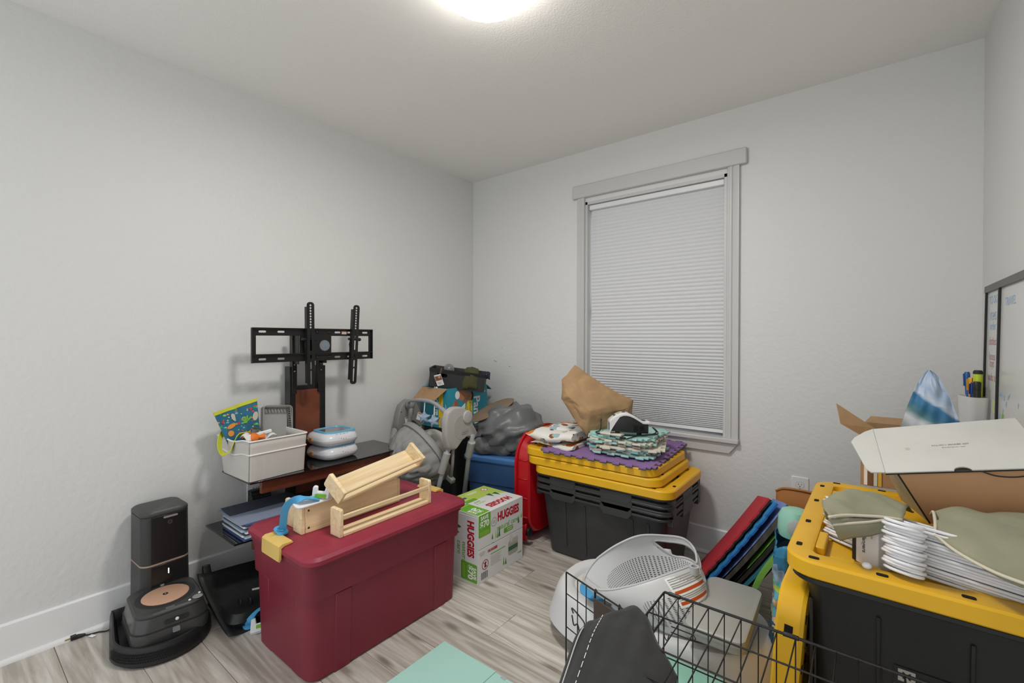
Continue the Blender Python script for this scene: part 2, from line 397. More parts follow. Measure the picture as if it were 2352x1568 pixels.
# ------------------------------------------------------------------ robot dock, mop and floor clutter on the left
dark_gloss = mat('dark_gloss_plastic', '#1b1c1c', 0.22, coat=0.2)
dark_satin = mat('dark_satin_plastic', '#333433', 0.4)
copper = mat('copper_disc', '#c39a80', 0.35)
led = mat('led_white', '#ffffff', 0.3, emit=('#eef4ff', 1.2))
t = thing('robot_dock_tower', 'tall black emptying dock tower with a thin copper band against the left wall', 'dock tower', (0.116, -2.083, 0), 2)
g = G()
def tw(w, d, x0=0): return rr(d, w, 0.035, 6, x0, 0)
g.stack([(tw(0.176, 0.180), 0), (tw(0.176, 0.178), 0.02), (tw(0.170, 0.172), 0.262)]); g.obj('lower_body', dark_satin, t, smooth=40)
g = G(); g.stack([(tw(0.1712, 0.1732), 0.262), (tw(0.1712, 0.1732), 0.268)]); g.obj('copper_band', mat('copper_band_m', '#a98e7a', 0.35), t, smooth=40)
g = G(); g.stack([(tw(0.170, 0.172), 0.268), (tw(0.168, 0.170), 0.462)]); u = g.obj('canister', dark_satin, t, smooth=40)
g = G(); g.stack([(tw(0.166, 0.168), 0.463), (tw(0.169, 0.171), 0.466), (tw(0.168, 0.170), 0.476), (tw(0.156, 0.158), 0.483)]); l = g.obj('lid', mat('dock_lid', '#424342', 0.45), t, smooth=40)
FR = frame((0.0865, 0, 0), (0, 1, 0), (0, 0, 1))
# glossy front panels
for z0, z1, nm, pr in ((0.272, 0.460, 'front_panel', u), (0.03, 0.258, 'front_panel', t)):
    g = G(); g.prism(rr(0.122, z1-z0, 0.004, 3, 0.006, (z0+z1)/2), -0.0012, 0.0012, FR @ T(0, 0, -0.0006)); g.obj(nm, dark_gloss, pr, bevel=0.0005)
g = G(); g.prism(rr(0.05, 0.008, 0.003, 3, 0.012, 0.452), 0.0005, 0.002, FR); g.obj('handle_slot', mat('slot_silver', '#b7b7b5', 0.3, metal=0.6), u)
g = G(); g.prism(ell(0.009, 0.009, 20, 0.010, 0.428), 0, 0.0012, FR); g.obj('emblem', mat('emblem_dark', '#3e3e3e', 0.2), u)
text('R', 0.012, dark_gloss, u, FR @ T(0.010, 0.428, 0.0014), bold=0.0004)
g = G(); g.prism(rr(0.0035, 0.022, 0.0015, 3, 0.004, 0.225), 0, 0.0012, FR); g.obj('status_light', led, t)
# docking tray
t = thing('docking_tray', 'black round-fronted docking tray with a perforated rim under the robot mop', 'docking tray', (0.10, -2.11, 0), -4)
def dplan(s=0.0, n=18):
    o = [(-0.05+s, -0.13+s*0.6)]
    for k in range(n+1):
        a = -PI/2+PI*k/n
        o.append((0.215+(0.165-s)*math.cos(a), (0.160-s)*math.sin(a)))
    o.append((-0.05+s, 0.13-s*0.6))
    return o
g = G(); g.stack([(dplan(0.012), 0), (dplan(0.0), 0.012), (dplan(0.003), 0.05), (dplan(0.010), 0.072), (dplan(0.016), 0.074), (dplan(0.022), 0.068), (dplan(0.032), 0.030)]); g.obj('tray_body', black_plastic, t, smooth=35)
# perforated band along the front: dark holes in rows
holes = G()
for row in range(4):
    for k in range(46):
        a = math.radians(-84+k*2.75+(1.3 if row % 2 else 0))
        if a > math.radians(38): continue
        z = 0.026+row*0.009; rad = 0.163
        c = V((0.215+rad*math.cos(a), (rad-0.005)*math.sin(a), z)); nrm = V((math.cos(a), math.sin(a), 0.1)).normalized()
        tg = V((-math.sin(a), math.cos(a), 0)); upv = nrm.cross(tg)
        holes.add([c+nrm*0.0012+tg*(0.0034*math.cos(q))+upv*(0.0040*math.sin(q)) for q in [PI/3*i for i in range(6)]], [(0, 1, 2, 3, 4, 5)])
holes.obj('vent_holes', mat('vent_black', '#050505', 0.9), t, kind='stuff')
g = G(); g.box((0.33, -0.118, 0.014), (0.0016, 0.045, 0.003), RZ(-42) @ T(0.06, 0.15, 0)); g.obj('rim_print', print_grey, t)
# square robot mop
t = thing('robot_mop', 'square black robot mop with a copper disc on its top', 'robot mop', mx=T(0.300, -2.112, 0.046) @ RZ(-5) @ MX.Diagonal((1.04, 1.04, 1.04, 1)))
def sq(s, z, dx=0): return (rr(0.272-2*s, 0.238-2*s, 0.05, 6, dx, 0), z)
g = G(); g.stack([sq(0.02, 0), sq(0.004, 0.012), sq(0.0, 0.03), sq(0.002, 0.055), sq(0.014, 0.108)]); g.obj('body', mat('mop_side', '#3b3c3b', 0.3, coat=0.15), t, smooth=35)
g = G(); g.stack([sq(0.003, 0.060), sq(0.0015, 0.061), sq(0.0015, 0.064), sq(0.003, 0.065)]); g.obj('bumper_seam', black_plastic, t, smooth=35)
g = G(); g.stack([sq(0.016, 0.108), sq(0.013, 0.110), sq(0.013, 0.116), sq(0.02, 0.122)]); tp = g.obj('top_cover', mat('mop_top', '#3c3d3c', 0.45), t, smooth=35)
g = G(); g.lathe([(0.0, 0.123), (0.092, 0.123), (0.098, 0.1215), (0.1, 0.119)], 40, MX.Diagonal((1, 0.98, 1, 1))); g.obj('recess_ring', mat('mop_ring', '#2a2b2b', 0.4), tp, smooth=30)
g = G(); g.lathe([(0.0, 0.1265), (0.070, 0.1265), (0.074, 0.1245), (0.074, 0.121)], 40); g.obj('disc', copper, t, smooth=30)
g = G(); g.lathe([(0.0, 0.1275), (0.0085, 0.1275), (0.009, 0.126)], 20); em = g.obj('emblem', dark_gloss, t, smooth=30)
text('R', 0.011, copper, em, T(0, 0, 0.1277) @ RZ(90), bold=0.0003)
for dy, s in ((0.082, 1), (-0.0, 0)):
    g = G(); g.lathe([(0, 0.1232), (0.0155, 0.1232), (0.017, 0.122)], 18, T(0.098, 0.082, 0)) if s else g.stack([(rr(0.03, 0.014, 0.006, 3, -0.098, 0.005), 0.12), (rr(0.028, 0.012, 0.005, 3, -0.098, 0.005), 0.126)])
    g.obj('round_button' if s else 'latch', mat('button_grey', '#8b8c89', 0.4), t, smooth=30)
for c in ((0.075, 0.093), (0.108, 0.055)):
    g = G(); g.lathe([(0, 0.1240), (0.004, 0.1240), (0.0045, 0.122)], 10, T(c[0], c[1], 0)); g.obj('small_button', print_white, t)
FM = frame((0.1335, 0, 0.07), (0, 1, 0), (-0.22, 0, 1))
g = G(); g.prism(rr(0.075, 0.015, 0.007, 4, 0.012, 0.012), -0.001, 0.0012, FM); cw = g.obj('camera_window', dark_gloss, t)
g = G(); g.ball((0.012, 0.012, 0.001), (0.006, 0.006, 0.003), 12, FM); g.obj('camera_lens', mat('lens', '#d8dadb', 0.1), cw, smooth=True)
g = G(); g.prism(rr(0.022, 0.018, 0.004, 3, 0.008, -0.022), -0.003, 0.002, FM); g.obj('tank_button', mat('tank_button_m', '#707275', 0.4), t)
g = G(); g.box((0.108, -0.004, 0.1205), (0.012, 0.028, 0.006)); g.obj('front_notch', mat('button_grey2', '#5d5e5c', 0.4), t, bevel=0.002)
# power cord with plug
t = thing('power_cord', 'black power cord with a two-prong plug along the left baseboard', 'cord', (0.05, -2.3, 0))
g = G(); g.tube(crom([(0.035, 0.075, 0.03), (0.02, 0.055, 0.006), (0.0, 0.03, 0.004), (-0.008, 0.005, 0.004), (-0.016, -0.012, 0.006)], 6), 0.003); g.obj('cable', black_plastic, t, smooth=True)
g = G(); g.cyl((-0.014, -0.008, 0.008), (-0.022, -0.032, 0.008), 0.005, 0.009, 10); g.box((-0.025, -0.041, 0.009), (0.022, 0.018, 0.014), None); g.obj('plug', black_plastic, t, bevel=0.002)
for s in (-0.005, 0.005): 
    g = G(); g.box((-0.028+s, -0.057, 0.009), (0.0015, 0.018, 0.006)); g.obj('prong', mat('brass', '#c9b78a', 0.3, metal=0.9), t)
g = G(); g.box((0.012, 0.004, 0.003), (0.024, 0.014, 0.001), RZ(25)); g.obj('paper_tag', print_white, t)

# ------------------------------------------------------------------ television stand
t = thing('tv_stand', 'black television stand with glass shelves, cherry panels and an empty screen bracket', 'tv stand', (0.2, -1.40, 0))
glass_top = mat('black_glass', '#0d0e0f', 0.06, coat=0.5)
def ts(x, y, z): return (x-0.2, y+1.40, z)
def shelf_poly(x0, x1, y0, y1, bow): 
    o = [(x0, y0), ]
    for k in range(13):
        u = k/12; o.append((x1+bow*math.sin(PI*u), y0+(y1-y0)*u))
    o.append((x0, y1)); return [(a-0.2, b+1.40) for a, b in o]
g = G(); g.prism(shelf_poly(0.045, 0.355, -1.82, -0.965, 0.02), 0.547, 0.555); g.obj('glass_shelf', glass_top, t, bevel=0.001)
g = G(); g.prism(shelf_poly(0.03, 0.36, -1.885, -0.935, 0.02), 0.301, 0.309); g.obj('glass_shelf', glass_top, t, bevel=0.001)
for z0, z1, y0, y1 in ((0.487, 0.546, -1.765, -1.01), (0.245, 0.300, -1.80, -0.99)):
    g = G(); n = 12; A = []
    for k in range(n+1):
        u = k/n; A.append((0.335+0.018*math.sin(PI*u)-0.2, y0+(y1-y0)*u+1.40))
    poly = A+[(x-0.018, y) for x, y in reversed(A)]
    g.prism(poly, z0, z1); g.obj('front_apron', cherry, t, bevel=0.006)
for y in (-1.68, -1.10):
    g = G(); g.bb(ts(0.06, y-0.02, 0.52), ts(0.33, y+0.02, 0.546)); g.obj('shelf_rail', black_metal, t)
g = G(); g.bb(ts(0.055, -1.51, 0.03), ts(0.095, -1.335, 0.94)); g.obj('column_back', black_metal, t, bevel=0.003)
g = G(); g.bb(ts(0.095, -1.497, 0.32), ts(0.101, -1.352, 0.918)); g.obj('cherry_panel', cherry, t, bevel=0.002)
for y0, y1 in ((-1.522, -1.49), (-1.354, -1.322)):
    g = G(); g.bb(ts(0.05, y0, 0.03), ts(0.105, y1, 1.045)); g.obj('column_rail', black_metal, t, bevel=0.002)
for y0, y1 in ((-1.513, -1.487), (-1.368, -1.340)):
    g = G(); g.bb(ts(0.085, y0, 0.90), ts(0.115, y1, 1.22)); u = g.obj('upper_rail', black_metal, t, bevel=0.002)
    for z in (1.02, 1.055):
        g = G(); g.ball(ts(0.117, (y0+y1)/2, z), 0.006, 10); g.obj('bolt', mat('bolt_steel', '#77777a', 0.25, metal=0.9), u, smooth=True)
g = G(); g.prism([(a-0.2, b+1.40) for a, b in [(0.03, -1.75), (0.40, -1.66), (0.42, -1.4), (0.40, -1.14), (0.03, -1.05)]], 0.0, 0.03); g.obj('base_plate', black_metal, t, bevel=0.004)
# bracket frame: one plate with two openings and real slots, folded lips
BM = frame(ts(0.165, -1.40, 1.16), (0, 1, 0), (0, 0, 1))
def slot(cx, cy, w=0.036, h=0.010): return rr(w, h, h/2, 4, cx, cy)
g = G()
sl = []
for y in (0.068, -0.068):
    sl += [slot(-0.285, y), slot(-0.195, y), slot(0.115, y), slot(0.185, y, 0.02), slot(0.290, y)]
outer = [(-0.335, -0.085), (0.335, -0.085), (0.335, 0.085), (-0.335, 0.085)]
opl = [(-0.315, -0.048), (-0.10, -0.048), (-0.10, 0.048), (-0.315, 0.048)]
opr = [(0.075, -0.048), (0.315, -0.048), (0.315, 0.048), (0.075, 0.048)]
g.plate(outer, [opl, opr]+sl, 0, 0.003, BM); fr = g.obj('bracket_frame', black_metal, t)
for y in (0.085, -0.045):
    g = G(); g.box((0, y, 0.008), (0.67, 0.005, 0.018), BM); g.obj('frame_lip', black_metal, fr)
for x in (-0.335, 0.335):
    g = G(); g.box((x, 0, 0.006), (0.005, 0.17, 0.014), BM); g.obj('frame_lip', black_metal, fr)
g = G(); g.box((0.0, 0, 0.004), (0.15, 0.118, 0.010), BM); hp = g.obj('hub_plate', black_metal, t, bevel=0.003)
g = G(); g.lathe([(0, 0.012), (0.028, 0.012), (0.030, 0.009)], 32, BM @ T(0.035, -0.004, 0)); bd = g.obj('round_badge', mat('badge_grey', '#8d9298', 0.3, metal=0.5), hp, smooth=30)
text('W', 0.034, mat('badge_blue', '#7794ab', 0.4), bd, BM @ T(0.036, -0.004, 0.0125), shear=-0.3)
for x, y in ((-0.005, 0.068), (0.065, 0.068), (-0.005, -0.068), (0.065, -0.068)):
    g = G(); g.ball((x, y, 0.004), (0.007, 0.007, 0.004), 12, BM); g.obj('bolt', mat('bolt_black', '#3a3a3c', 0.2, metal=0.6), fr, smooth=True)
g = G(); g.box((0.155, 0.066, 0.0035), (0.03, 0.016, 0.0008), BM); g.obj('warning_sticker', mat('sticker_red', '#c9b3a6', 0.6), fr)
# two hook arms with hole rows, leaning slightly off the frame
for cx, tilt in ((-0.055, 0.5), (0.205, -3.0)):
    AM = BM @ T(cx, 0.0, 0.030) @ RZ(tilt)
    h0, h1 = (-0.225, 0.225)
    out = rr(0.040, h1-h0, 0.016, 6, 0, (h0+h1)/2)
    hs = [ell(0.0055, 0.0055, 10, 0, 0.208-k*0.0145) for k in range(9)]+[ell(0.0035, 0.0035, 8, 0, 0.072-k*0.012) for k in range(4)]
    hs += [slot(0, z, 0.009, l) if False else rr(0.009, l, 0.0044, 4, 0, z) for z, l in ((0.0, 0.062), (-0.062, 0.02), (-0.108, 0.040), (-0.172, 0.075))]
    g = G(); g.plate(out, hs, 0, 0.003, AM); arm = g.obj('hook_arm', black_metal, t)
    for s in (-1, 1):
        g = G(); g.box((s*0.0195, 0, -0.010), (0.002, 0.40, 0.022), AM); g.obj('arm_flange', black_metal, arm)
    g = G(); g.cyl((-0.034, 0.030, -0.012), (0.034, 0.030, -0.012), 0.007, n=10, mx=AM); g.ball((-0.037 if cx < 0 else 0.037, 0.030, -0.012), 0.010, 10, AM); g.obj('wing_bolt', black_plastic, arm, smooth=35)
    g = G(); g.prism([(-0.03, 0.0), (-0.02, 0.045), (-0.02, -0.05)], -0.012, -0.008, AM); g.obj('hinge_plate', black_metal, arm)
g = G(); g.tube(crom([(0.19, -0.085, 0.012), (0.187, -0.10, 0.013), (0.190, -0.128, 0.014)], 4), 0.0022, 6, mx=BM); g.obj('pull_cord', black_plastic, t)
for y in (-1.505, -1.352):
    g = G(); g.bb(ts(0.112, y, 1.06), ts(0.165, y+0.005, 1.21)); g.obj('neck_bracket', black_metal, t, bevel=0.002)
# things on the stand: binder pile on the lower shelf
folder_m = [mat('folder_navy', '#3c4050', 0.55), mat('folder_slate', '#8b94ab', 0.5), mat('folder_blue', '#3d4f7d', 0.55), mat('paper_white', '#d5d9dc', 0.7), mat('folder_pale', '#a8bccb', 0.6)]
z = 0.3095
specs = [(2, 0.010, 0), (4, 0.008, 2), (3, 0.006, -2), (0, 0.008, 1), (3, 0.007, 3), (4, 0.009, -3), (0, 0.008, 2), (3, 0.006, 0), (0, 0.006, 4), (2, 0.004, 3)]
nmz = ['navy folder lying lowest on the bottom shelf', 'pale blue folder second from the bottom of the shelf pile', 'white paper sheaf third from the bottom of the shelf pile', 'navy folder between two white paper sheaves in the shelf pile',
       'white paper sheaf in the middle of the shelf pile', 'pale blue folder in the middle of the shelf pile', 'navy folder above the middle of the shelf pile', 'white paper sheaf near the top of the shelf pile', 'dark folder just below the top blue one', 'blue folder nearly on top of the shelf pile']
for k, (mi, h, dr) in enumerate(specs):
    g = G(); w, d = 0.30, 0.235
    m4 = T(0.252+dr*0.001, -1.70+dr*0.0015, z) @ RZ(90+dr*0.4)
    g.prism(rr(w, d, 0.004, 2), 0.0003, h-0.0003, m4)
    g.obj('paper_sheaf' if mi == 3 else 'folder', folder_m[mi], label=nmz[k], cat='papers' if mi == 3 else 'folder', group='folders and papers piled on the lower glass shelf', bevel=0.0008, seg=1); z += h
g = G(); g.prism(rr(0.33, 0.265, 0.004, 2), 0, 0.003, T(0.235, -1.695, z) @ RZ(88)); g.prism(rr(0.30, 0.10, 0.004, 2, 0, -0.075), 0.003, 0.0038, T(0.235, -1.695, z) @ RZ(88)) if False else None
o = g.obj('folder', folder_m[1], label='slate blue folder lying open on top of the shelf pile', cat='folder', group='folders and papers piled on the lower glass shelf')
g = G(); g.grid(lambda u, v: (-0.155+0.31*u, 0.013+0.118*v-0.0, 0.0042+0.006*v*v), 4, 6, RZ(88)); g.obj('flap', folder_m[0], o, solid=0.0012); o.children[0].location = (0, 0, 0)
# black speaker bar rolled on the shelf
t = thing('black_adapter', 'black adapter with a rounded ribbed body below the wall outlet', 'adapter', (0.042, -1.655, 0.345))
g = G(); g.stack([(rr(0.05, 0.085, 0.01, 3), 0), (rr(0.048, 0.083, 0.01, 3), 0.055), (rr(0.03, 0.083, 0.01, 3, -0.01), 0.075)]); g.obj('body', black_plastic, t, smooth=40)
g = G(); g.cyl((0.026, -0.045, 0.045), (0.026, 0.045, 0.045), 0.022, n=14); g.obj('rounded_cap', mat('adapter_cap', '#262626', 0.3), t, smooth=40)
# media box and coiled cable
t = thing('media_box', 'flat black media box on the lower shelf below the cherry apron', 'media box', (0.18, -1.36, 0.3095), -3)
g = G(); g.stack([(rr(0.20, 0.26, 0.02, 4), 0), (rr(0.20, 0.26, 0.02, 4), 0.045), (rr(0.18, 0.24, 0.02, 4), 0.055)]); g.obj('body', dark_gloss, t, smooth=35)
t = thing('game_controller_base', 'glossy black box beside the coiled cable on the lower shelf', 'electronics', (0.18, -1.08, 0.3095), 8)
g = G(); g.stack([(rr(0.18, 0.20, 0.02, 4), 0), (rr(0.18, 0.20, 0.02, 4), 0.05), (rr(0.15, 0.17, 0.02, 4), 0.065)]); g.obj('body', dark_gloss, t, smooth=35)
g = G(); pth = []
for k in range(46):
    a = k*0.42; rad = 0.055+0.012*math.sin(k*0.9); pth.append((0.235+rad*0.8*math.cos(a), -1.155+rad*1.15*math.sin(a), 0.384+0.022*math.sin(a*0.5+1)+k*0.0006))
g.tube(crom(pth, 2), 0.0032, 6); g.obj('coiled_cable', black_plastic, label='coiled black cable lying on the boxes of the lower shelf', cat='cable', smooth=True)

# fabric basket
t = thing('fabric_basket', 'pale grey ribbed fabric storage basket with white piping on the glass shelf', 'basket', (0.205, -1.692, 0.5565), 1)
fab = mat('ribbed_fabric', '#c6c2bc', 0.9, var=(60, 0.03), bump=(1, 0.5), stretch=(3, 700, 2))
pip = mat('white_piping', '#e6e4df', 0.8)
def bk(z):  # plan at height z (0..0.18) with soft sag
    w = 0.262+0.012*z/0.18; d = 0.272+0.022*z/0.18
    return [(p[0]-(0.006*math.sin(p[1]*9+z*8) if p[0] > 0.1 else 0), p[1]+(0.010*math.sin(p[0]*14+1)*(z/0.18) if p[1] < -0.1 else 0)) for p in rr(d, w, 0.012, 3)]
def bk2(z, nn=8):
    o = []; base = bk(z)
    m = len(base)
    for i in range(m):
        a, b = V(base[i]), V(base[(i+1) % m])
        k = nn if (a-b).length > 0.05 else 1
        for j in range(k): o.append(tuple(a.lerp(b, j/k)))
    return [(x, y+(0.012*math.sin((x+0.1)*11)*(z/0.18) if y < -0.12 else 0)) for x, y in o]
def rim(i, x): return 0
n0 = len(bk2(0))
rings = []
for z in (0, 0.008, 0.06, 0.118, 0.15, 0.178):
    r = bk2(z)
    rings.append([(p[0], p[1], z-(0.018*math.exp(-((p[0]+0.02)/0.07)**2) if p[1] < -0.12 and z > 0.1 else 0)) for p in r])
g = G(); g.loft(rings, True, False); g.obj('fabric_body', fab, t, smooth=40, solid=0.004, off=-1)
for zi in (3, 5):
    ring = rings[zi]; g = G(); g.tube([(p[0]*1.008, p[1]*1.008, p[2]+0.001) for p in ring], 0.0038, 6, closed=True); g.obj('piping', pip, t, smooth=True)
g = G(); c = rings[0]; idx = min(range(n0), key=lambda i: (c[i][0]-0.14)**2+(c[i][1]+0.135)**2)
g.tube([(r[idx][0]+0.001, r[idx][1]-0.001, r[idx][2]) for r in rings], 0.0022, 6); g.obj('corner_seam', mat('seam_grey', '#9a958f', 0.9), t, smooth=True)
# wet bag in the basket
m, nt, b = node_mat('jungle_print', 0.75)
N = nt.nodes.new; L = nt.links.new
tc = N('ShaderNodeTexCoord'); col = None
base = N('ShaderNodeTexNoise'); base.inputs['Scale'].default_value = 14; L(tc.outputs['Object'], base.inputs['Vector'])
rp = N('ShaderNodeValToRGB'); rp.color_ramp.elements[0].color = lin('#174f6a'); rp.color_ramp.elements[1].color = lin('#2a7391'); L(base.outputs[0], rp.inputs[0]); col = rp.outputs[0]
for sc_, thr, cc, sd in ((34, 0.24, '#3f8f4a', 0), (40, 0.2, '#8fc14a', 3), (46, 0.17, '#d0402f', 7), (40, 0.15, '#dd8d38', 11), (44, 0.13, '#c9c2ae', 17), (40, 0.16, '#4fb0b8', 23)):
    mp = N('ShaderNodeMapping'); mp.inputs['Location'].default_value = (sd, sd*0.7, sd*0.3); mp.inputs['Rotation'].default_value = (sd, sd*.5, sd*.2); mp.inputs['Scale'].default_value = (1, 0.6 if sd % 2 else 1.2, 1); L(tc.outputs['Object'], mp.inputs[0])
    vo = N('ShaderNodeTexVoronoi'); vo.inputs['Scale'].default_value = sc_; vo.inputs['Randomness'].default_value = 1; L(mp.outputs[0], vo.inputs['Vector'])
    lt = N('ShaderNodeMath'); lt.operation = 'LESS_THAN'; lt.inputs[1].default_value = thr; L(vo.outputs['Distance'], lt.inputs[0])
    mx_ = N('ShaderNodeMix'); mx_.data_type = 'RGBA'; mx_.inputs[7].default_value = lin(cc); L(lt.outputs[0], mx_.inputs[0]); L(col, mx_.inputs[6]); col = mx_.outputs[2]
L(col, b.inputs['Base Color']); jungle = m
lime = mat('lime_fabric', '#c3c739', 0.8, bump=(150, 0.2))
t = thing('printed_bag', 'teal jungle-print zip bag with lime edging standing in the fabric basket', 'bag', (0.155, -1.752, 0.622))
BM2 = frame((0, 0, 0), (0.05, 0.985, 0.16), (-0.12, -0.17, 0.97))
def bagf(off):
    def f(u, v):
        w = 0.058+0.038*v; x = (u-0.5)*2*w+0.024*(1-v); yy = v*0.255
        fold = 0.020*math.exp(-((u-0.5+0.25*(v-0.8))/0.10)**2)
        puff = 0.016*math.sin(PI*u)*math.sin(PI*min(1, v*1.05))
        return (x-0.012*(1-v), yy+0.02*(u-0.5), off*puff+fold*(1 if off > 0 else 1)-0.01*math.cos(PI*(u-0.5)*2)*v)
    return f
g = G(); g.grid(bagf(1), 20, 20, BM2); g.grid(bagf(-0.6), 20, 20, BM2); bgo = g.obj('bag_cloth', jungle, t, smooth='keep')
g = G(); g.grid(lambda u, v: tuple(V(bagf(1)(u, 0.955+0.06*v))+V((0, 0, 0.0025))), 20, 2, BM2); g.grid(lambda u, v: tuple(V(bagf(-0.6)(u, 0.955+0.06*v))-V((0, 0, 0.0025))), 20, 2, BM2); g.obj('zip_edging', lime, t, smooth='keep')
g = G(); pts = [(-0.05, -0.055, 0.115), (-0.045, -0.095, 0.118), (-0.02, -0.118, 0.09), (0.0, -0.125, 0.055), (0.012, -0.115, 0.028), (0.03, -0.092, 0.045), (0.035, -0.075, 0.09), (0.03, -0.055, 0.112), (0.03, -0.015, 0.112)]
g.tube(crom([(p[0]+0.005, p[1]+0.008, p[2]+0.012) for p in pts], 5), 0.01, flat=(0.003, 0.027)); g.obj('wrist_strap', lime, t, smooth=40)
# applique shapes on the bag: lion, leaves, sloth
def blob(name, mtl, c, rx, ry, par=None, rot=0, dz=0.0):
    g = G(); g.prism(ell(rx, ry, 12, 0, 0, 2, math.radians(rot)), 0, 0.0008, BM2 @ T(c[0], c[1], c[2]+dz)); return g.obj(name, mtl, t)
orange = mat('print_orange', '#d98a3c', 0.8); leafg = mat('print_leaf', '#6fae48', 0.8); beige = mat('print_beige', '#b9b4a4', 0.8); redp = mat('print_red', '#c93a2c', 0.8)
def zsurf(x, y):
    v = y/0.255; u = 0.5+(x-0.024*(1-v)+0.012*(1-v))/(2*(0.058+0.038*v)); return bagf(1)(min(max(u, 0), 1), v)[2]+0.003
for nm, mt, x, y, rx, ry, rot in (('lion_print', orange, -0.045, 0.135, 0.013, 0.014, 0), ('lion_print', orange, -0.036, 0.168, 0.020, 0.010, 20), ('sloth_print', beige, -0.018, 0.205, 0.010, 0.020, 15), ('sloth_print', beige, 0.072, 0.185, 0.012, 0.022, -20),
      ('flower_print', redp, -0.066, 0.195, 0.006, 0.006, 0), ('flower_print', redp, -0.006, 0.172, 0.006, 0.006, 0), ('flower_print', redp, 0.06, 0.225, 0.006, 0.007, 0), ('flower_print', redp, 0.05, 0.115, 0.006, 0.006, 0)):
    blob(nm, mt, (x, y, zsurf(x, y)), rx, ry, rot=rot)
for cx, cy, mt in ((0.03, 0.17, leafg), (0.055, 0.095, leafg), (0.02, 0.10, orange)):
    for k in range(5):
        a = 36+k*36; x, y = cx+0.016*math.cos(math.radians(a)), cy+0.016*math.sin(math.radians(a))
        blob('leaf_print', mt, (x, y, zsurf(x, y)+0.001), 0.015, 0.0042, rot=a)
# grey slotted plastic tray in basket
t = thing('slotted_tray', 'grey plastic slotted tray standing on end in the fabric basket', 'tray', mx=frame((0.195, -1.628, 0.672), (0.12, 0.99, -0.10), (-0.28, 0.10, 0.95)) @ MX.Diagonal((1.25, 1.10, 1.2, 1)))
gp = mat('warm_grey_plastic', '#8e8b85', 0.4)
g = G(); g.prism(rr(0.098, 0.17, 0.012, 4, 0, 0.09), -0.036, -0.033); g.obj('tray_floor', mat('tray_floor_m', '#9d9d9a', 0.3), t)
def wallp(a, b, h=0.036):
    a, b = V(a+(0,)), V(b+(0,)); L_ = (b-a).length; M4 = frame((a.x, a.y, -0.034), b-a, (0, 0, 1))
    nsl = int(L_/0.0105)-1; hl = []
    for k in range(nsl):
        x = 0.010+k*(L_-0.02)/max(1, nsl-1); hl.append([(x-0.0025-0.003, 0.008), (x+0.0025-0.003, 0.008), (x+0.0025+0.003, 0.034), (x-0.0025+0.003, 0.034)])
    g = G(); g.plate([(0, 0), (L_, 0), (L_, h+0.005), (0, h+0.005)], hl, 0, 0.002, M4); return g
for a, b in (((-0.049, 0.17), (0.049, 0.17)), ((0.049, 0.17), (0.056, 0.01)), ((-0.049, 0.01), (-0.049, 0.17)), ((-0.049, 0.008), (0.056, 0.008))):
    wallp((a[0]*1.04, a[1]), (b[0]*1.04, b[1])).obj('slotted_wall', gp, t)
g = G(); g.tube([(p[0], p[1], 0.007) for p in rr(0.108, 0.168, 0.014, 4, 0.002, 0.089)], 0.0022, 6, closed=True); g.obj('rim', gp, t, smooth=True)
# smaller contents
t = thing('grey_tube', 'dark grey cardboard tube in the fabric basket', 'tube', mx=frame((0.235, -1.755, 0.700), (1, 0, 0), (0, 1, -0.35)) )
g = G(); ro, ri = 0.0145, 0.0125
M4 = RX(18) @ RY(14); g.loft([[(r*math.cos(2*PI*k/20), r*math.sin(2*PI*k/20), z) for k in range(20)] for r, z in ((ro, 0), (ro, 0.078), (ri, 0.078), (ri, 0.01))], True, True, False, M4); g.obj('tube_body', mat('tube_grey', '#6a6764', 0.6), t, smooth=40)
g = G(); g.lathe([(0.003, 0), (0.02, 0.003), (0.024, 0.012), (0.018, 0.026), (0.008, 0.034), (0.012, 0.05), (0.016, 0.056), (0.006, 0.058)], 18, frame((0.318, -1.800, 0.745), (-0.3, 0, 0.95), (0.6, -0.3, 0.2)) ); g.obj('orange_bottle_top', mat('orange_plastic', '#e07526', 0.35), label='orange plastic flared cap at the front of the fabric basket', cat='plastic cap', smooth=40)
g = G(); g.grid(lambda u, v: (0.20+0.13*u, -1.80+0.11*v, 0.730+0.014*math.sin(6*u+3*v)+0.01*math.sin(9*v)), 14, 12); g.obj('folded_cloth', mat('white_cloth', '#d9d8d4', 0.9), label='crumpled white cloth inside the fabric basket', cat='cloth', smooth='keep', solid=0.004)
g = G(); g.box((0, 0, 0), (0.10, 0.010, 0.016), T(0.275, -1.742, 0.752) @ RZ(58) @ RY(-14)); g.obj('white_applicator', white_plastic, label='slim white plastic stick lying across the fabric basket', cat='stick', bevel=0.004)

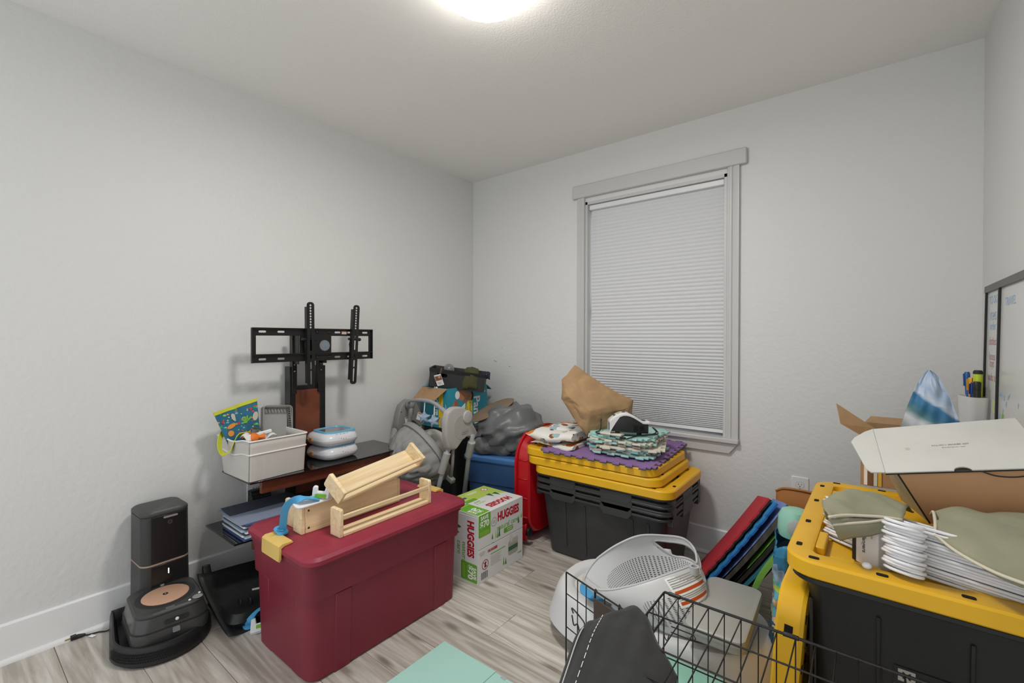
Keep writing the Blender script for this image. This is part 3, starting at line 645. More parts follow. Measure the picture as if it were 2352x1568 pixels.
# two white nightlight consoles stacked
def console(label, loc, rz):
    t = thing('toy_console', label, 'toy console', loc, rz, 'white consoles stacked on the glass shelf')
    wp = mat('console_white', '#d6d7dc', 0.25, coat=0.1); bl = mat('console_blue', '#6fb1d2', 0.3); og = mat('console_orange', '#c98b4c', 0.4)
    def cp(s, dx=0): return ell(0.112-s, 0.112-s, 40, 0, 0, 3.6)
    g = G(); g.stack([(cp(0.03), 0), (cp(0.010), 0.008), (cp(0.001), 0.022), (cp(0.0), 0.032)]); g.obj('lower_shell', wp, t, smooth=50)
    g = G(); g.stack([(cp(0.0015), 0.0325), (cp(0.003), 0.044), (cp(0.012), 0.058), (cp(0.028), 0.066), (cp(0.034), 0.067)]); us = g.obj('upper_shell', wp, t, smooth=50)
    g = G(); g.loft([[(p[0]+0.012, p[1], z) for p in ell(a, a*0.92, 36, 0, 0, 4)] for a, z in ((0.094, 0.0625), (0.092, 0.0735), (0.076, 0.0735), (0.072, 0.067))], True, True); g.obj('blue_rim', bl, t, smooth=40)
    g = G(); g.prism([(p[0]+0.012, p[1]) for p in ell(0.0735, 0.067, 30, 0, 0, 4)], 0.066, 0.070); g.obj('display_window', mat('console_window', '#6f757c', 0.08, coat=0.5), t)
    g = G(); g.prism(ell(0.020, 0.030, 16, 0.090, 0.02, 3), 0.046, 0.069); g.obj('orange_grip', og, t, bevel=0.003)
    g = G(); g.prism(ell(0.008, 0.016, 16, -0.108, 0.02, 3), 0.022, 0.044); g.obj('orange_grip', og, t, bevel=0.003)
    for k, (a, z) in enumerate(((-118, 0.022), (-141, 0.022))):
        d = V((math.cos(math.radians(a)), math.sin(math.radians(a)), 0)); c = d*0.1115
        F = frame((c.x, c.y, z), V((0, 0, 1)).cross(d), (0, 0, 1))
        g = G(); g.prism(rr(0.017, 0.013, 0.004, 3), -0.004, 0.0015, F); q = g.obj('switch_bezel', print_white, t, bevel=0.001)
        if k == 0: g = G(); g.prism(rr(0.0105, 0.0085, 0.002, 3), 0.001, 0.0022, F); g.obj('red_switch', mat('switch_red', '#a8452a', 0.4), q)
    for k in range(5):
        a = math.radians(-112+k*7); g = G(); g.ball((0.1112*math.cos(a), 0.1112*math.sin(a), 0.041 if k < 3 else 0.036), 0.0019, 6); g.obj('print_dot', print_black if k < 4 else redp, us)
    for k in range(4):
        g = G(); g.ball((-0.03+0.02*k, -0.096+0.003*abs(k-1.5), 0.0625), (0.006, 0.005, 0.002), 10); g.obj('soft_button', mat('console_button', '#c2c3c8', 0.35), us, smooth=True)
    return t
console('white console with a blue rim, lower of the two on the glass shelf', (0.205, -1.338, 0.5555), 96)
console('white console with a blue rim and clear window, stacked on top of its twin', (0.207, -1.340, 0.6275), 91)

# black moulded seat shell under the stand
t = thing('black_plastic_tray', 'black moulded plastic tray with clips lying tilted on the floor beneath the stand', 'plastic tray', (0.33, -1.75, 0))
bp_ = mat('scuffed_black', '#242525', 0.4, var=(25, 0.15), bump=(80, 0.1))
TM = frame((0, 0, 0.0), (-0.93, 0, 0.36), (0.0, -1, 0))
def trf(u, v):
    x = -0.17+0.37*u; y = 0.215-0.46*v
    h = 0.022*((abs(u-0.5)*2)**4)+0.022*((abs(v-0.5)*2)**6)
    return (x, y, 0.045+h-0.02*math.exp(-((v-0.6)/0.25)**2))
g = G(); g.grid(trf, 18, 18, TM); g.obj('shell', bp_, t, smooth='keep', solid=0.006)
g = G(); g.stack([(rr(0.27, 0.36, 0.05, 5, 0.01, 0.0), 0), (rr(0.30, 0.39, 0.05, 5, 0.01, 0.0), 0.03), (rr(0.27, 0.36, 0.05, 5, 0.01, 0.0), 0.06)]); g.obj('skirt', bp_, t, smooth=40)
for x, y, z in ((0.09, -0.135, 0.085), (0.10, -0.10, 0.08)):
    g = G(); g.box((x, y, z), (0.030, 0.010, 0.026)); g.obj('clip', bp_, t, bevel=0.003)
g = G(); g.stack([(rr(0.03, 0.034, 0.006, 3), 0), (rr(0.02, 0.03, 0.005, 3), 0.04)], mx=T(-0.180, -0.170, 0.128) @ RY(-15)); g.obj('hinge_ear', bp_, t, bevel=0.003)
g = G(); g.box((0.0, 0, 0), (0.035, 0.010, 0.0012), T(0.055, -0.055, 0.093) @ RY(20) @ RZ(75)); g.obj('silver_sticker', mat('silver', '#b5b5b5', 0.4), t)
g = G(); g.cyl((0.0, 0, 0), (0, 0, 0.045), 0.019, 0.017, 18, mx=T(0.150, -1.660, 0.195) @ RX(60) @ RY(30)); g.lathe([(0.012, 0.045), (0.02, 0.048), (0.02, 0.056), (0.008, 0.06)], 18, T(0.150, -1.660, 0.195) @ RX(60) @ RY(30)); g.obj('blue_knob', mat('navy_plastic', '#1f3566', 0.3), label='dark blue plastic knob resting on the black plastic tray', cat='knob', smooth=40)
# cabinet locks
lk_blue = mat('lock_blue', '#4fa3d3', 0.4); lk_green = mat('lock_green', '#7bb83a', 0.5)
t = thing('strap_lock', 'blue strap cabinet lock with a white catch on the floor beside the red tote', 'cabinet lock', (0.53, -1.90, 0), 0)
g = G(); g.tube(crom([(-0.045, 0.02, 0.006), (-0.035, 0.022, 0.03), (-0.015, 0.05, 0.07), (0.015, 0.085, 0.085), (0.04, 0.10, 0.075), (0.055, 0.11, 0.05)], 5), 0.01, flat=(0.024, 0.004), nv=(V((0.35, 0.94, 0)), V((0.5, -0.8, 0)))); g.obj('strap', lk_blue, t, smooth=40)
g = G(); g.stack([(rr(0.050, 0.034, 0.012, 4, -0.046, 0.018), 0.0), (rr(0.056, 0.040, 0.012, 4, -0.046, 0.018), 0.005), (rr(0.044, 0.028, 0.012, 4, -0.046, 0.018), 0.010)]); g.obj('buckle', lk_blue, t, smooth=40)
CM = frame((0.035, 0.03, 0.001), (0.5, 0.85, 0.1), (-0.75, 0.45, 0.55))
g = G(); g.prism([(-0.03, 0), (0.03, 0), (0.03, 0.055), (0.014, 0.06), (0.010, 0.034), (-0.010, 0.034), (-0.014, 0.06), (-0.03, 0.055)], 0, 0.02, CM); ct = g.obj('catch', white_plastic, t, bevel=0.003)
g = G(); g.prism(rr(0.018, 0.014, 0.002, 2, 0, 0.018), 0.0195, 0.0225, CM); g.obj('green_button', lk_green, ct)

# ------------------------------------------------------------------ red tote with its lid
red_m = mat('wine_red_plastic', '#7a2335', 0.42, var=(6, 0.05), bump=(250, 0.05))
t = thing('storage_tote', 'large wine-red plastic storage tote with a lid and yellow latches', 'storage tote', (0.80, -1.535, 0))
def rt_(x0, x1, y0, y1, r): return [(a-0.80, b+1.535) for a, b in rr(x1-x0, y1-y0, r, 5, (x0+x1)/2, (y0+y1)/2)]
bx = G()
rings = []
for z, s in ((0, 0.008), (0.010, 0.0), (0.29, -0.008), (0.294, -0.018), (0.405, -0.022), (0.41, -0.030), (0.437, -0.030)):
    rings.append(([p for p in rt_(0.600+s, 1.003-s, -1.892+s*0.8, -1.185-s*0.8, 0.045)], z))
bx.stack(rings); bx.obj('tub', red_m, t, smooth=28)
for y0, y1 in ((-1.80, -1.735), (-1.33, -1.26)):
    g = G(); g.loft([[(x-0.80, y+1.535, z) for x, y in ((1.012+dx, y0), (1.012+dx, y1), (0.97, y1), (0.97, y0))] for z, dx in ((0.0, -0.008), (0.289, 0.004))]); g.obj('rib', red_m, t, bevel=0.004)
for x0, x1 in ((0.66, 0.715), (0.875, 0.93)):
    g = G(); g.loft([[(x-0.80, y+1.535, z) for x, y in ((x0, -1.886-dy), (x1, -1.886-dy), (x1, -1.85), (x0, -1.85))] for z, dy in ((0.0, 0.003), (0.289, 0.014))]); g.obj('rib', red_m, t, bevel=0.004)
g = G(); LZ = 0.437
g.stack([(rt_(0.560, 1.045, -1.915, -1.160, 0.05), LZ-0.012), (rt_(0.552, 1.053, -1.922, -1.152, 0.052), LZ-0.006), (rt_(0.552, 1.053, -1.922, -1.152, 0.052), LZ+0.008), (rt_(0.562, 1.043, -1.912, -1.162, 0.045), LZ+0.018), (rt_(0.585, 1.02, -1.875, -1.20, 0.035), LZ+0.020), (rt_(0.598, 1.008, -1.862, -1.212, 0.03), LZ+0.025), (rt_(0.61, 0.996, -1.85, -1.224, 0.03), LZ+0.026)])
ld = g.obj('lid', mat('wine_red_lid', '#8f283d', 0.45, var=(8, 0.06), bump=(200, 0.06)), t, smooth=32)
latch_m = mat('latch_yellow', '#d9b866', 0.45)
for sy, y in ((-1, -1.922), (1, -1.152)):
    g = G(); prof = [(0.045, 0.022), (0.040, 0.029), (0.004, 0.030), (-0.009, 0.022), (-0.011, -0.030), (-0.004, -0.036), (0.0, -0.030), (0.0, 0.012), (0.012, 0.019)]
    rings = []
    for x, s in ((-0.068, 0.86), (-0.062, 1), (0.062, 1), (0.068, 0.86)):
        rings.append([(0.80-0.80+x, y+1.535-sy*(p[0]*s), LZ+p[1]*s+(0.003 if s < 1 else 0)) for p in prof])
    g.loft(rings); g.obj('latch', latch_m, t, smooth=35)
LT = LZ+0.026  # lid top height
# wooden spice racks
def rack(label, mx, kind=0):
    """length along local y 0..0.45, depth along x 0..0.065, height z 0..0.10"""
    t = thing('wooden_rack', label, 'rack', mx=mx, group='pine wood racks on the red tote')
    def brd(nm, lo, hi, bv=0.003):
        g = G(); g.bb(lo, hi); return g.obj(nm, pine, t, bevel=bv)
    for y in (0, 0.438):
        g = G(); poly = [(0, 0), (0.065, 0), (0.065, 0.098), (0.059, 0.104), (0.006, 0.104), (0, 0.098)]
        g.loft([[(p[0], y, p[1]) for p in poly], [(p[0], y+0.015, p[1]) for p in poly]]); g.obj('end_board', pine, t, bevel=0.003)
    if kind == 0:
        brd('base_slat', (0.036, 0.015, 0), (0.065, 0.438, 0.014)); brd('base_slat', (0.0, 0.015, 0), (0.024, 0.438, 0.014)); brd('front_rail', (0.052, 0.012, 0.062), (0.062, 0.441, 0.080))
    elif kind == 2:
        brd('base_plank', (0.0, 0.015, 0.0), (0.011, 0.438, 0.104))
        g = G(); g.cyl((0.047, 0.010, 0.012), (0.047, 0.443, 0.012), 0.0075, n=12); g.obj('dowel', pine, t, smooth=40)
    else:
        brd('back_board', (0.0, 0.015, 0.0), (0.010, 0.438, 0.104))
        brd('base_board', (0.010, 0.015, 0.0), (0.065, 0.438, 0.010))
        g = G(); g.cyl((0.056, 0.010, 0.062), (0.056, 0.443, 0.062), 0.007, n=12); g.obj('dowel', pine, t, smooth=40)
    return t
rack('pine rack with two floor slats and a front rail, nearest the tote front', T(0.916, -1.765, LT) @ RZ(1.5) @ MX.Diagonal((1, 1.0, 1.0, 1)))
# rack on its back behind: screw-marked board facing the room
r = rack('pine rack lying with its screwed plank towards the room, middle of the tote lid', frame((0.845, -1.385, LT), (-1, 0.0, 0), (0, -1, 0)) @ T(0, 0, 0), 1)
for x, z in ((0, 0.02), (0, 0.085)):
    g = G(); g.cyl((-0.0005, 0.425, z), (0.001, 0.425, z), 0.0042, n=10); g.obj('screw', mat('dark_screw', '#4b453f', 0.4, metal=0.6), r)
rack('pine rack hidden behind the middle one, its end boards standing up', T(0.690, -1.825, LT) @ RZ(0), 0)
uax = V((-0.060, 0.46, 0.035)).normalized(); zax = V((-0.74, -0.10, 0.62)); zax = (zax-uax*zax.dot(uax)).normalized(); xax = uax.cross(zax)
rack('pine rack lying tilted across the others with a round dowel', frame((0.925, -1.738, 0.567), xax, uax), 2)
# strap lock on the rack
t = thing('strap_lock', 'blue strap cabinet lock with a white and green catch hanging over the pine rack', 'cabinet lock', mx=T(0.846, -1.850, LT+0.106) @ RY(16))
g = G(); g.prism([(p[0], p[1]) for p in rr(0.054, 0.150, 0.020, 5, -0.012, 0.064)], 0.001, 0.010, RX(1)); pl = g.obj('base_plate', white_plastic, t, bevel=0.003)
CM = frame((-0.008, 0.088, 0.012), (0.62, 0.78, 0), (-0.15, 0.1, 1))
g = G(); g.prism([(-0.03, 0), (0.03, 0), (0.032, 0.04), (0.026, 0.046), (0.014, 0.044), (0.012, 0.026), (-0.012, 0.026), (-0.014, 0.044), (-0.026, 0.046), (-0.032, 0.04)], -0.006, 0.010, CM); ct = g.obj('catch', white_plastic, t, bevel=0.003)
g = G(); g.prism(rr(0.04, 0.015, 0.003, 2, 0, 0.011), 0.0095, 0.0125, CM); g.obj('green_button', lk_green, ct)
g = G(); g.tube(crom([(0.0, 0.075, 0.014), (-0.004, 0.045, 0.026), (-0.012, 0.012, 0.030), (-0.03, -0.018, 0.014), (-0.036, -0.030, -0.02), (-0.043, -0.026, -0.07), (-0.048, -0.022, -0.108)], 6), 0.01, flat=(0.026, 0.0035), nv=(V((1, 0, 0)), V((0.35, 0.94, 0)))); g.obj('strap', lk_blue, t, smooth=40)
g = G(); g.loft([[(p[0]-0.050, p[1]-0.026, z-0.034) for p in rr(w, h, 0.01, 4)] for w, h, z in ((0.050, 0.036, -0.0838), (0.054, 0.040, -0.080), (0.05, 0.036, -0.074), (0.034, 0.022, -0.074), (0.032, 0.02, -0.081))]); g.obj('buckle', lk_blue, t, smooth=40)
# ------------------------------------------------------------------ corner: boxes, swing, blue tote, tarp, sled
# dark bin that carries the diaper box
t = thing('lidded_bin', 'black lidded bin standing in the room corner behind the baby swing', 'bin', (0.195, -0.345, 0))
g = G(); g.stack([(rr(0.26, 0.36, 0.03, 4), 0), (rr(0.30, 0.40, 0.03, 4), 0.545)]); g.obj('bin_body', black_plastic, t, smooth=40)
g = G(); g.stack([(rr(0.33, 0.42, 0.03, 4), 0.545), (rr(0.335, 0.425, 0.03, 4), 0.555), (rr(0.33, 0.42, 0.03, 4), 0.578), (rr(0.31, 0.40, 0.03, 4), 0.583)]); g.obj('bin_lid', black_plastic, t, smooth=35)
# teal diaper box
teal = mat('box_teal', '#2f98ad', 0.5); teal_d = mat('box_teal_dark', '#257f95', 0.5); yel = mat('box_yellow', '#f0cf1c', 0.5)
skin = mat('print_skin', '#b98060', 0.6); skin2 = mat('print_skin_dark', '#a06a4c', 0.6); hair = mat('print_hair', '#2a1f1b', 0.7)
t = thing('diaper_box', 'open teal and yellow diaper box with a baby print on its side', 'box', (0.281, -0.55, 0.5845))
g = G(); X0, Y1, H = -0.255, 0.40, 0.272
for lo, hi in (((X0, 0, 0), (0, 0.004, H)), ((X0, Y1-0.004, 0), (0, Y1, H)), ((X0, 0.004, 0), (X0+0.004, Y1-0.004, H)), ((-0.004, 0.004, 0), (0, Y1-0.004, H)), ((X0+0.004, 0.004, 0), (-0.004, Y1-0.004, 0.004))): g.bb(lo, hi)
bxo = g.obj('carton', teal, t)
for nm, mx, w, h in (('front_flap', frame((-0.13, 0.002, H), (1, 0, 0), (0, -0.80, -0.52)), 0.25, 0.125), ('right_flap', frame((-0.002, 0.2, H), (0, -1, 0), (-0.5, 0, 0.8)), 0.02, 0.002), ('back_flap', frame((-0.06, Y1-0.002, H), (-1, 0, 0), (0.25, 0.85, -0.42)), 0.12, 0.10)):
    if w < 0.03: continue
    g = G(); g.loft([[(-w/2, 0, z), (w/2, 0, z), (w/2-0.015, h, z), (-w/2+0.03, h, z)] for z in (0, 0.003)], mx=mx); g.obj(nm, cardboard if nm == 'front_flap' else teal_d, t)
FL = frame((-0.1275, -0.0002, H/2), (1, 0, 0), (0, 0, 1))      # face towards -y
FRX = frame((0.0002, 0.20, H/2), (0, 1, 0), (0, 0, 1))         # face towards +x
patch('yellow_panel', yel, t, FL @ T(0.062, -0.0, 0), 0.042, 0.262)
text('Pampers', 0.074, print_white, t, FL @ T(0.008, 0.030, 0.0006) @ RZ(90), bold=0.0018, sx=0.9)
g = G(); g.prism(ell(0.022, 0.022, 20), 0, 0.0005, FL @ T(-0.015, 0.062, 0)); rg = g.obj('round_mark', yel, t)
g = G(); g.prism(ell(0.014, 0.014, 20), 0.0005, 0.0008, FL @ T(-0.015, 0.062, 0)); g.obj('round_mark_centre', teal, rg)
for k in range(4): patch('small_print', print_white, t, FL @ T(0.108+0.004*(k % 2), -0.03, 0), 0.0016, 0.12-0.02*k) if k < 2 else None
text('S', 0.02, print_white, t, FL @ T(0.10, -0.005, 0.0006))
g = G(); g.prism([(-0.06, -0.136), (0.04, -0.136), (0.04, 0.055), (0.02, 0.052), (-0.01, 0.03)], 0, 0.0005, FRX); g.obj('yellow_panel', yel, t)
text('Pampers', 0.092, print_white, t, FRX @ T(0.085, -0.095, 0.0006) @ RZ(-90), bold=0.002)
text('swaddlers', 0.036, teal_d, t, FRX @ T(0.022, -0.045, 0.0008) @ RZ(-90))
g = G(); g.prism([(-0.14, -0.05), (-0.03, 0.025), (-0.03, -0.136), (-0.14, -0.136)], 0.0004, 0.0008, FRX); g.obj('white_panel', print_white, t)
text('up to 100%', 0.018, teal_d, t, FRX @ T(-0.012, -0.04, 0.0009) @ RZ(-90)); text('leakproof skin', 0.014, teal_d, t, FRX @ T(-0.032, -0.05, 0.0009) @ RZ(-90))
def pr(nm, m, pts, z, par=t): g = G(); g.prism(pts, z, z+0.0003, FRX); return g.obj(nm, m, par)
by = pr('baby_print', skin, ell(0.050, 0.042, 20, -0.055, 0.085), 0.0003)
pr('baby_head', skin, ell(0.030, 0.034, 20, 0.020, 0.068), 0.0007, by); pr('baby_hair', hair, [(0.02+0.033*math.cos(a), 0.068+0.037*math.sin(a)) for a in [math.radians(-70+14*k) for k in range(11)]]+[(0.028, 0.095), (0.036, 0.07), (0.028, 0.042)], 0.001, by)
pr('baby_leg', skin2, ell(0.020, 0.022, 16, -0.118, 0.030), 0.0006, by); pr('baby_foot', skin, ell(0.016, 0.024, 16, -0.140, 0.015), 0.0005, by); pr('baby_arm', skin2, ell(0.022, 0.018, 16, -0.03, 0.040), 0.0007, by); pr('baby_arm', skin2, ell(0.018, 0.015, 16, -0.085, 0.125), 0.0006, by); pr('diaper_print', print_white, ell(0.022, 0.028, 16, -0.108, 0.085), 0.0005, by)
for q in ((0.010, 0.062), (0.012, 0.076)): pr('baby_eye', hair, ell(0.0022, 0.0035, 8, q[0]+0.006, q[1]), 0.0011, by)
pr('baby_mouth', mat('print_mouth', '#7a3b36', 0.6), ell(0.0022, 0.007, 8, 0.004, 0.069), 0.0011, by)
patch('barcode', print_white, t, FRX @ T(0.165, 0.10, 0.0003), 0.026, 0.032)
for k in range(6): patch('barcode_line', print_black, t, FRX @ T(0.165, 0.112-k*0.0045, 0.0007), 0.020, 0.0018, 0.0002)
# black woven basket on the diaper box
m, nt, b = node_mat('woven_black', 0.55); N = nt.nodes.new; L = nt.links.new
tc = N('ShaderNodeTexCoord'); ck = N('ShaderNodeTexChecker'); ck.inputs['Scale'].default_value = 160; ck.inputs['Color1'].default_value = lin('#3a3a3c'); ck.inputs['Color2'].default_value = lin('#19191a'); L(tc.outputs['Object'], ck.inputs['Vector']); L(ck.outputs[0], b.inputs['Base Color'])
bp = N('ShaderNodeBump'); bp.inputs['Strength'].default_value = 0.6; bp.inputs['Distance'].default_value = 0.003; L(ck.outputs[1], bp.inputs['Height']); L(bp.outputs[0], b.inputs['Normal']); woven = m
t = thing('woven_basket', 'black woven plastic basket with a hang tag sitting in the diaper box', 'basket', mx=frame((0.218, -0.392, 0.850), (0.78, 0.61, -0.12), (-0.62, 0.78, 0.03)))
HB = 0.125
F1 = frame((0, 0, 0), (1, 0, 0), (0, 1, 0))
hole = rr(0.075, 0.026, 0.012, 4, -0.105, 0.084)
g = G(); g.plate([(-0.185, 0), (0.185, 0), (0.193, HB-0.018), (-0.193, HB-0.018)], [hole], -0.003, 0, frame((0, -0.095, 0), (1, 0, 0), (0, -0.06, 1)))
bw = 0.30
for lo, hi in (((-0.188, 0.095, 0), (0.188, 0.098, HB-0.018)), ((-0.191, -0.095, 0), (-0.188, 0.095, HB-0.018)), ((0.188, -0.095, 0), (0.191, 0.095, HB-0.018)), ((-0.185, -0.095, 0), (0.185, 0.095, 0.003))): g.bb(lo, hi)
g.obj('woven_body', woven, t)
g = G(); g.loft([[(p[0], p[1]-0.002, z) for p in rr(w, d, 0.014, 4)] for w, d, z in ((0.392, 0.208, HB-0.022), (0.398, 0.214, HB), (0.386, 0.202, HB), (0.380, 0.196, HB-0.02))], True, False); g.obj('rim_band', black_plastic, t, smooth=40)
TG = frame((-0.118, -0.122, 0.052), (0.92, -0.05, 0.35), (-0.3, -0.35, 0.9))
g = G(); g.prism(rr(0.048, 0.085, 0.003, 2), 0, 0.0008, TG); tg_ = g.obj('hang_tag', print_white, t)
patch('tag_photo', mat('tag_photo_m', '#8a5e43', 0.6), tg_, TG @ T(0, 0.015, 0.0009), 0.044, 0.034); patch('tag_photo_food', mat('tag_photo2_m', '#d0b090', 0.6), tg_, TG @ T(0.008, 0.022, 0.0014), 0.016, 0.014, 0.0004, 0.005)
for k in range(3): patch('tag_print', print_grey, tg_, TG @ T(-0.004, -0.018-k*0.006, 0.0009), 0.03-0.006*k, 0.002)
g = G(); g.tube(crom([(-0.118, -0.112, 0.095), (-0.117, -0.114, 0.12), (-0.112, -0.108, 0.132), (-0.110, -0.114, 0.115), (-0.112, -0.120, 0.092)], 4), 0.0008, 5); g.obj('tag_string', mat('string', '#b79a72', 0.9), t)
g = G(); g.lathe([(0.001, 0.058), (0.025, 0.053), (0.045, 0.035), (0.052, 0.012), (0.052, -0.05), (0.048, -0.05), (0.048, 0.01), (0.04, 0.032), (0.02, 0.049), (0.001, 0.053)], 28, T(0.150, -0.41, 0.966) @ MX.Diagonal((0.72, 0.72, 0.85, 1))); g.obj('clear_dome', mat('frosted_clear', '#c6c8ca', 0.15, trans=0.75, alpha=1), label='clear plastic dome peeking out above the black woven basket', cat='plastic dome', smooth=40)
def oliv(u, v):
    a = u*PI*1.15-0.3
    p = V((0.298, -0.345, 0))+V((0.78, 0.61, 0))*(0.050*(u-0.5)*2+0.012*math.sin(3*v))+V((0.62, -0.78, 0))*(-0.05+0.135*min(1, v*1.5)+0.012*math.sin(PI*u))
    return (p.x+0.006*NZ.noise(V((u*5, v*5, 1))), p.y+0.008*NZ.noise(V((u*4, v*4, 3))), 0.972-0.125*max(0, (v-0.5)/0.5)**1.2+0.016*math.sin(PI*u)*(1-v*0.5)+0.008*NZ.noise(V((u*6, v*6, 2))))
g = G(); g.grid(oliv, 20, 16); g.obj('olive_cloth', mat('olive_fabric', '#4a4a2c', 0.9), label='dark olive cloth hanging over the rim of the black woven basket', cat='cloth', smooth='keep', solid=0.006)
g = G(); g.grid(lambda u, v: (0.340+0.05*u+0.020*v, -0.290+0.05*u-0.028*v, 0.948-0.045*v*v+0.012*math.sin(PI*u)+0.004*math.sin(9*u)), 14, 10); g.obj('navy_cloth', mat('navy_fabric', '#2a2d40', 0.9), label='navy cloth tucked beside the olive one over the diaper box', cat='cloth', smooth='keep', solid=0.006)

# ------------------------------------------------------------------ baby swing
t = thing('baby_swing', 'folded grey baby swing with round hubs, a toy bar and a padded seat', 'baby swing', (0.42, -0.88, 0))
def sw(x, y, z): return V((x-0.42, y+0.88, z))
sgrey = mat('swing_grey', '#a2a19d', 0.42); sgrey_d = mat('swing_grey_dark', '#83827f', 0.45); sfab = mat('swing_fabric', '#93928f', 0.8, bump=(200, 0.15), var=(12, 0.06)); spad = mat('swing_pad', '#b5b2ac', 0.9, bump=(90, 0.2))
def hub(nm, pts, x, th, m):
    """pts outline in (y,z), faces +x at plane x, thickness th to -x"""
    cy = sum(p[0] for p in pts)/len(pts); cz = sum(p[1] for p in pts)/len(pts)
    sm = [V((0, p[0], p[1])) for p in pts]
    for r_ in (0.15, 0.22, 0.25): sm = [q_ for i in range(len(sm)) for q_ in (sm[i]*(1-r_)+sm[(i+1) % len(sm)]*r_, sm[i]*r_+sm[(i+1) % len(sm)]*(1-r_))]
    rings = []
    for dx, s in ((-th, 0.90), (-th*0.8, 1.0), (-0.012, 1.0), (-0.004, 0.97), (0, 0.92)):
        rings.append([sw(x+dx, cy+(q.y-cy)*s, cz+(q.z-cz)*s) for q in sm])
    g = G(); g.loft(rings); return g.obj(nm, m, t, smooth=40), (cy, cz)
hr, (cy, cz) = hub('hub_housing', [(-0.960, 0.795), (-0.915, 0.817), (-0.845, 0.812), (-0.800, 0.785), (-0.770, 0.72), (-0.725, 0.655), (-0.722, 0.635), (-0.745, 0.610), (-0.785, 0.640), (-0.835, 0.635), (-0.870, 0.605), (-0.900, 0.578), (-0.955, 0.592), (-0.972, 0.66), (-0.972, 0.74)], 0.712, 0.045, sgrey)
HM = frame(sw(0.706, -0.855, 0.70), (0, 1, 0), (0, 0, 1))
g = G(); g.loft([[(p[0], p[1], z) for p in ell(a, a*1.12, 32)] for a, z in ((0.066, -0.004), (0.066, 0.003), (0.061, 0.007))], mx=HM); g.obj('hub_boss', sgrey, hr, smooth=35)
g = G(); g.loft([[(p[0]+0.042, p[1]+0.052, z) for p in ell(a, a, 28)] for a, z in ((0.036, -0.002), (0.036, 0.012), (0.033, 0.016), (0.022, 0.018))], mx=HM); g.obj('dial_knob', mat('dial_grey', '#adacab', 0.45), hr, smooth=35)
g = G(); g.prism(ell(0.028, 0.012, 24, 0, 0, 2, 0.25), 0.007, 0.0085, HM @ T(0.025, -0.030, 0)); em = g.obj('oval_emblem', mat('emblem_dark_grey', '#7c7b78', 0.4), hr)
g = G(); g.prism(ell(0.0265, 0.0105, 24, 0, 0, 2, 0.25), 0.0085, 0.009, HM @ T(0.025, -0.030, 0)); g.obj('emblem_face', sgrey, em)
text('GRACO', 0.0115, mat('emblem_text', '#6b6a67', 0.5), em, HM @ T(0.025, -0.030, 0.0091) @ RZ(14), bold=0.0003)
KM = frame(sw(0.665, -0.952, 0.735), (1, 0.1, 0), (0.1, 0, 1)); g = G(); g.loft([[(p[0], p[1], z) for p in ell(a, a*1.9, 24)] for a, z in ((0.017, -0.008), (0.017, 0.006), (0.012, 0.009))], mx=KM); g.obj('side_button', mat('dial_grey2', '#8f8e8b', 0.45), hr, smooth=35)
hl, _ = hub('hub_housing', [(-0.84, 0.70), (-0.815, 0.765), (-0.755, 0.798), (-0.69, 0.775), (-0.645, 0.69), (-0.608, 0.615), (-0.66, 0.60), (-0.72, 0.66), (-0.78, 0.63), (-0.835, 0.585), (-0.85, 0.63)], 0.135, 0.06, sgrey_d)
g = G(); g.ball(sw(0.155, -0.765, 0.765), (0.035, 0.032, 0.035), 20); g.obj('pivot_cap', sgrey_d, hl, smooth=True)
g = G(); g.tube([sw(0.165, -0.765, 0.745), sw(0.185, -0.79, 0.69), sw(0.190, -0.795, 0.56)], [0.017, 0.013, 0.010], 12); g.obj('hanger_arm', sgrey_d, hl, smooth=40)
for y, z, w, h, a in ((-0.765, 0.66, 0.05, 0.05, 8), (-0.675, 0.675, 0.035, 0.05, -20)):
    F = frame(sw(0.1375, y, z), (0, 1, 0), (0, 0, 1)) @ RZ(a); lb = patch('warning_label', print_white, hl, F, w, h)
    patch('label_header', mat('label_orange', '#c98a35', 0.6), lb, F @ T(0, h/2-0.006, 0.0005), w*0.8, 0.008)
for y, z in ((-0.82, 0.72), (-0.825, 0.60), (-0.80, 0.60), (-0.79, 0.61)):
    g = G(); g.ball(sw(0.135, y, z), 0.004, 8); g.obj('screw_hole', print_black, hl)
g = G(); g.tube(crom([sw(0.16, -0.78, 0.778), sw(0.26, -0.84, 0.808), sw(0.40, -0.875, 0.826), sw(0.50, -0.88, 0.822), sw(0.60, -0.90, 0.795), sw(0.665, -0.915, 0.77)], 6), [0.008]*6+[0.011]*18+[0.0135]*7, 12); ab = g.obj('toy_bar', mat('swing_grey_bar', '#96969a', 0.4), t, smooth=True)
def star(c, rot):
    g = G(); n = 10; o = []
    for k in range(n):
        a = math.radians(rot+36*k+90); r = 0.040 if k % 2 == 0 else 0.024; o.append((r*math.cos(a), r*math.sin(a)))
    sm = [(q.x, q.y) for q in crom([(p[0], p[1], 0) for p in o], 4, True)]
    F = frame(c, (0.79, 0.61, 0), (0, 0, 1))
    g.loft([[(p[0]*s, p[1]*s, z) for p in sm] for s, z in ((0.3, -0.024), (0.75, -0.017), (1, 0), (0.75, 0.017), (0.3, 0.024))], mx=F); return g.obj('plush_star', mat('star_blue', '#93a5b8', 0.9, bump=(150, 0.2)), ab, smooth=True)
for c, rt_a in (((0.432, -0.885, 0.728), 0), ((0.528, -0.895, 0.718), 14)):
    star(sw(*c), rt_a); g = G(); g.cyl(sw(c[0], c[1], c[2]+0.035), sw(c[0]-0.004, c[1]+0.008, 0.818), 0.0025, n=6); g.obj('star_ribbon', print_white, ab)
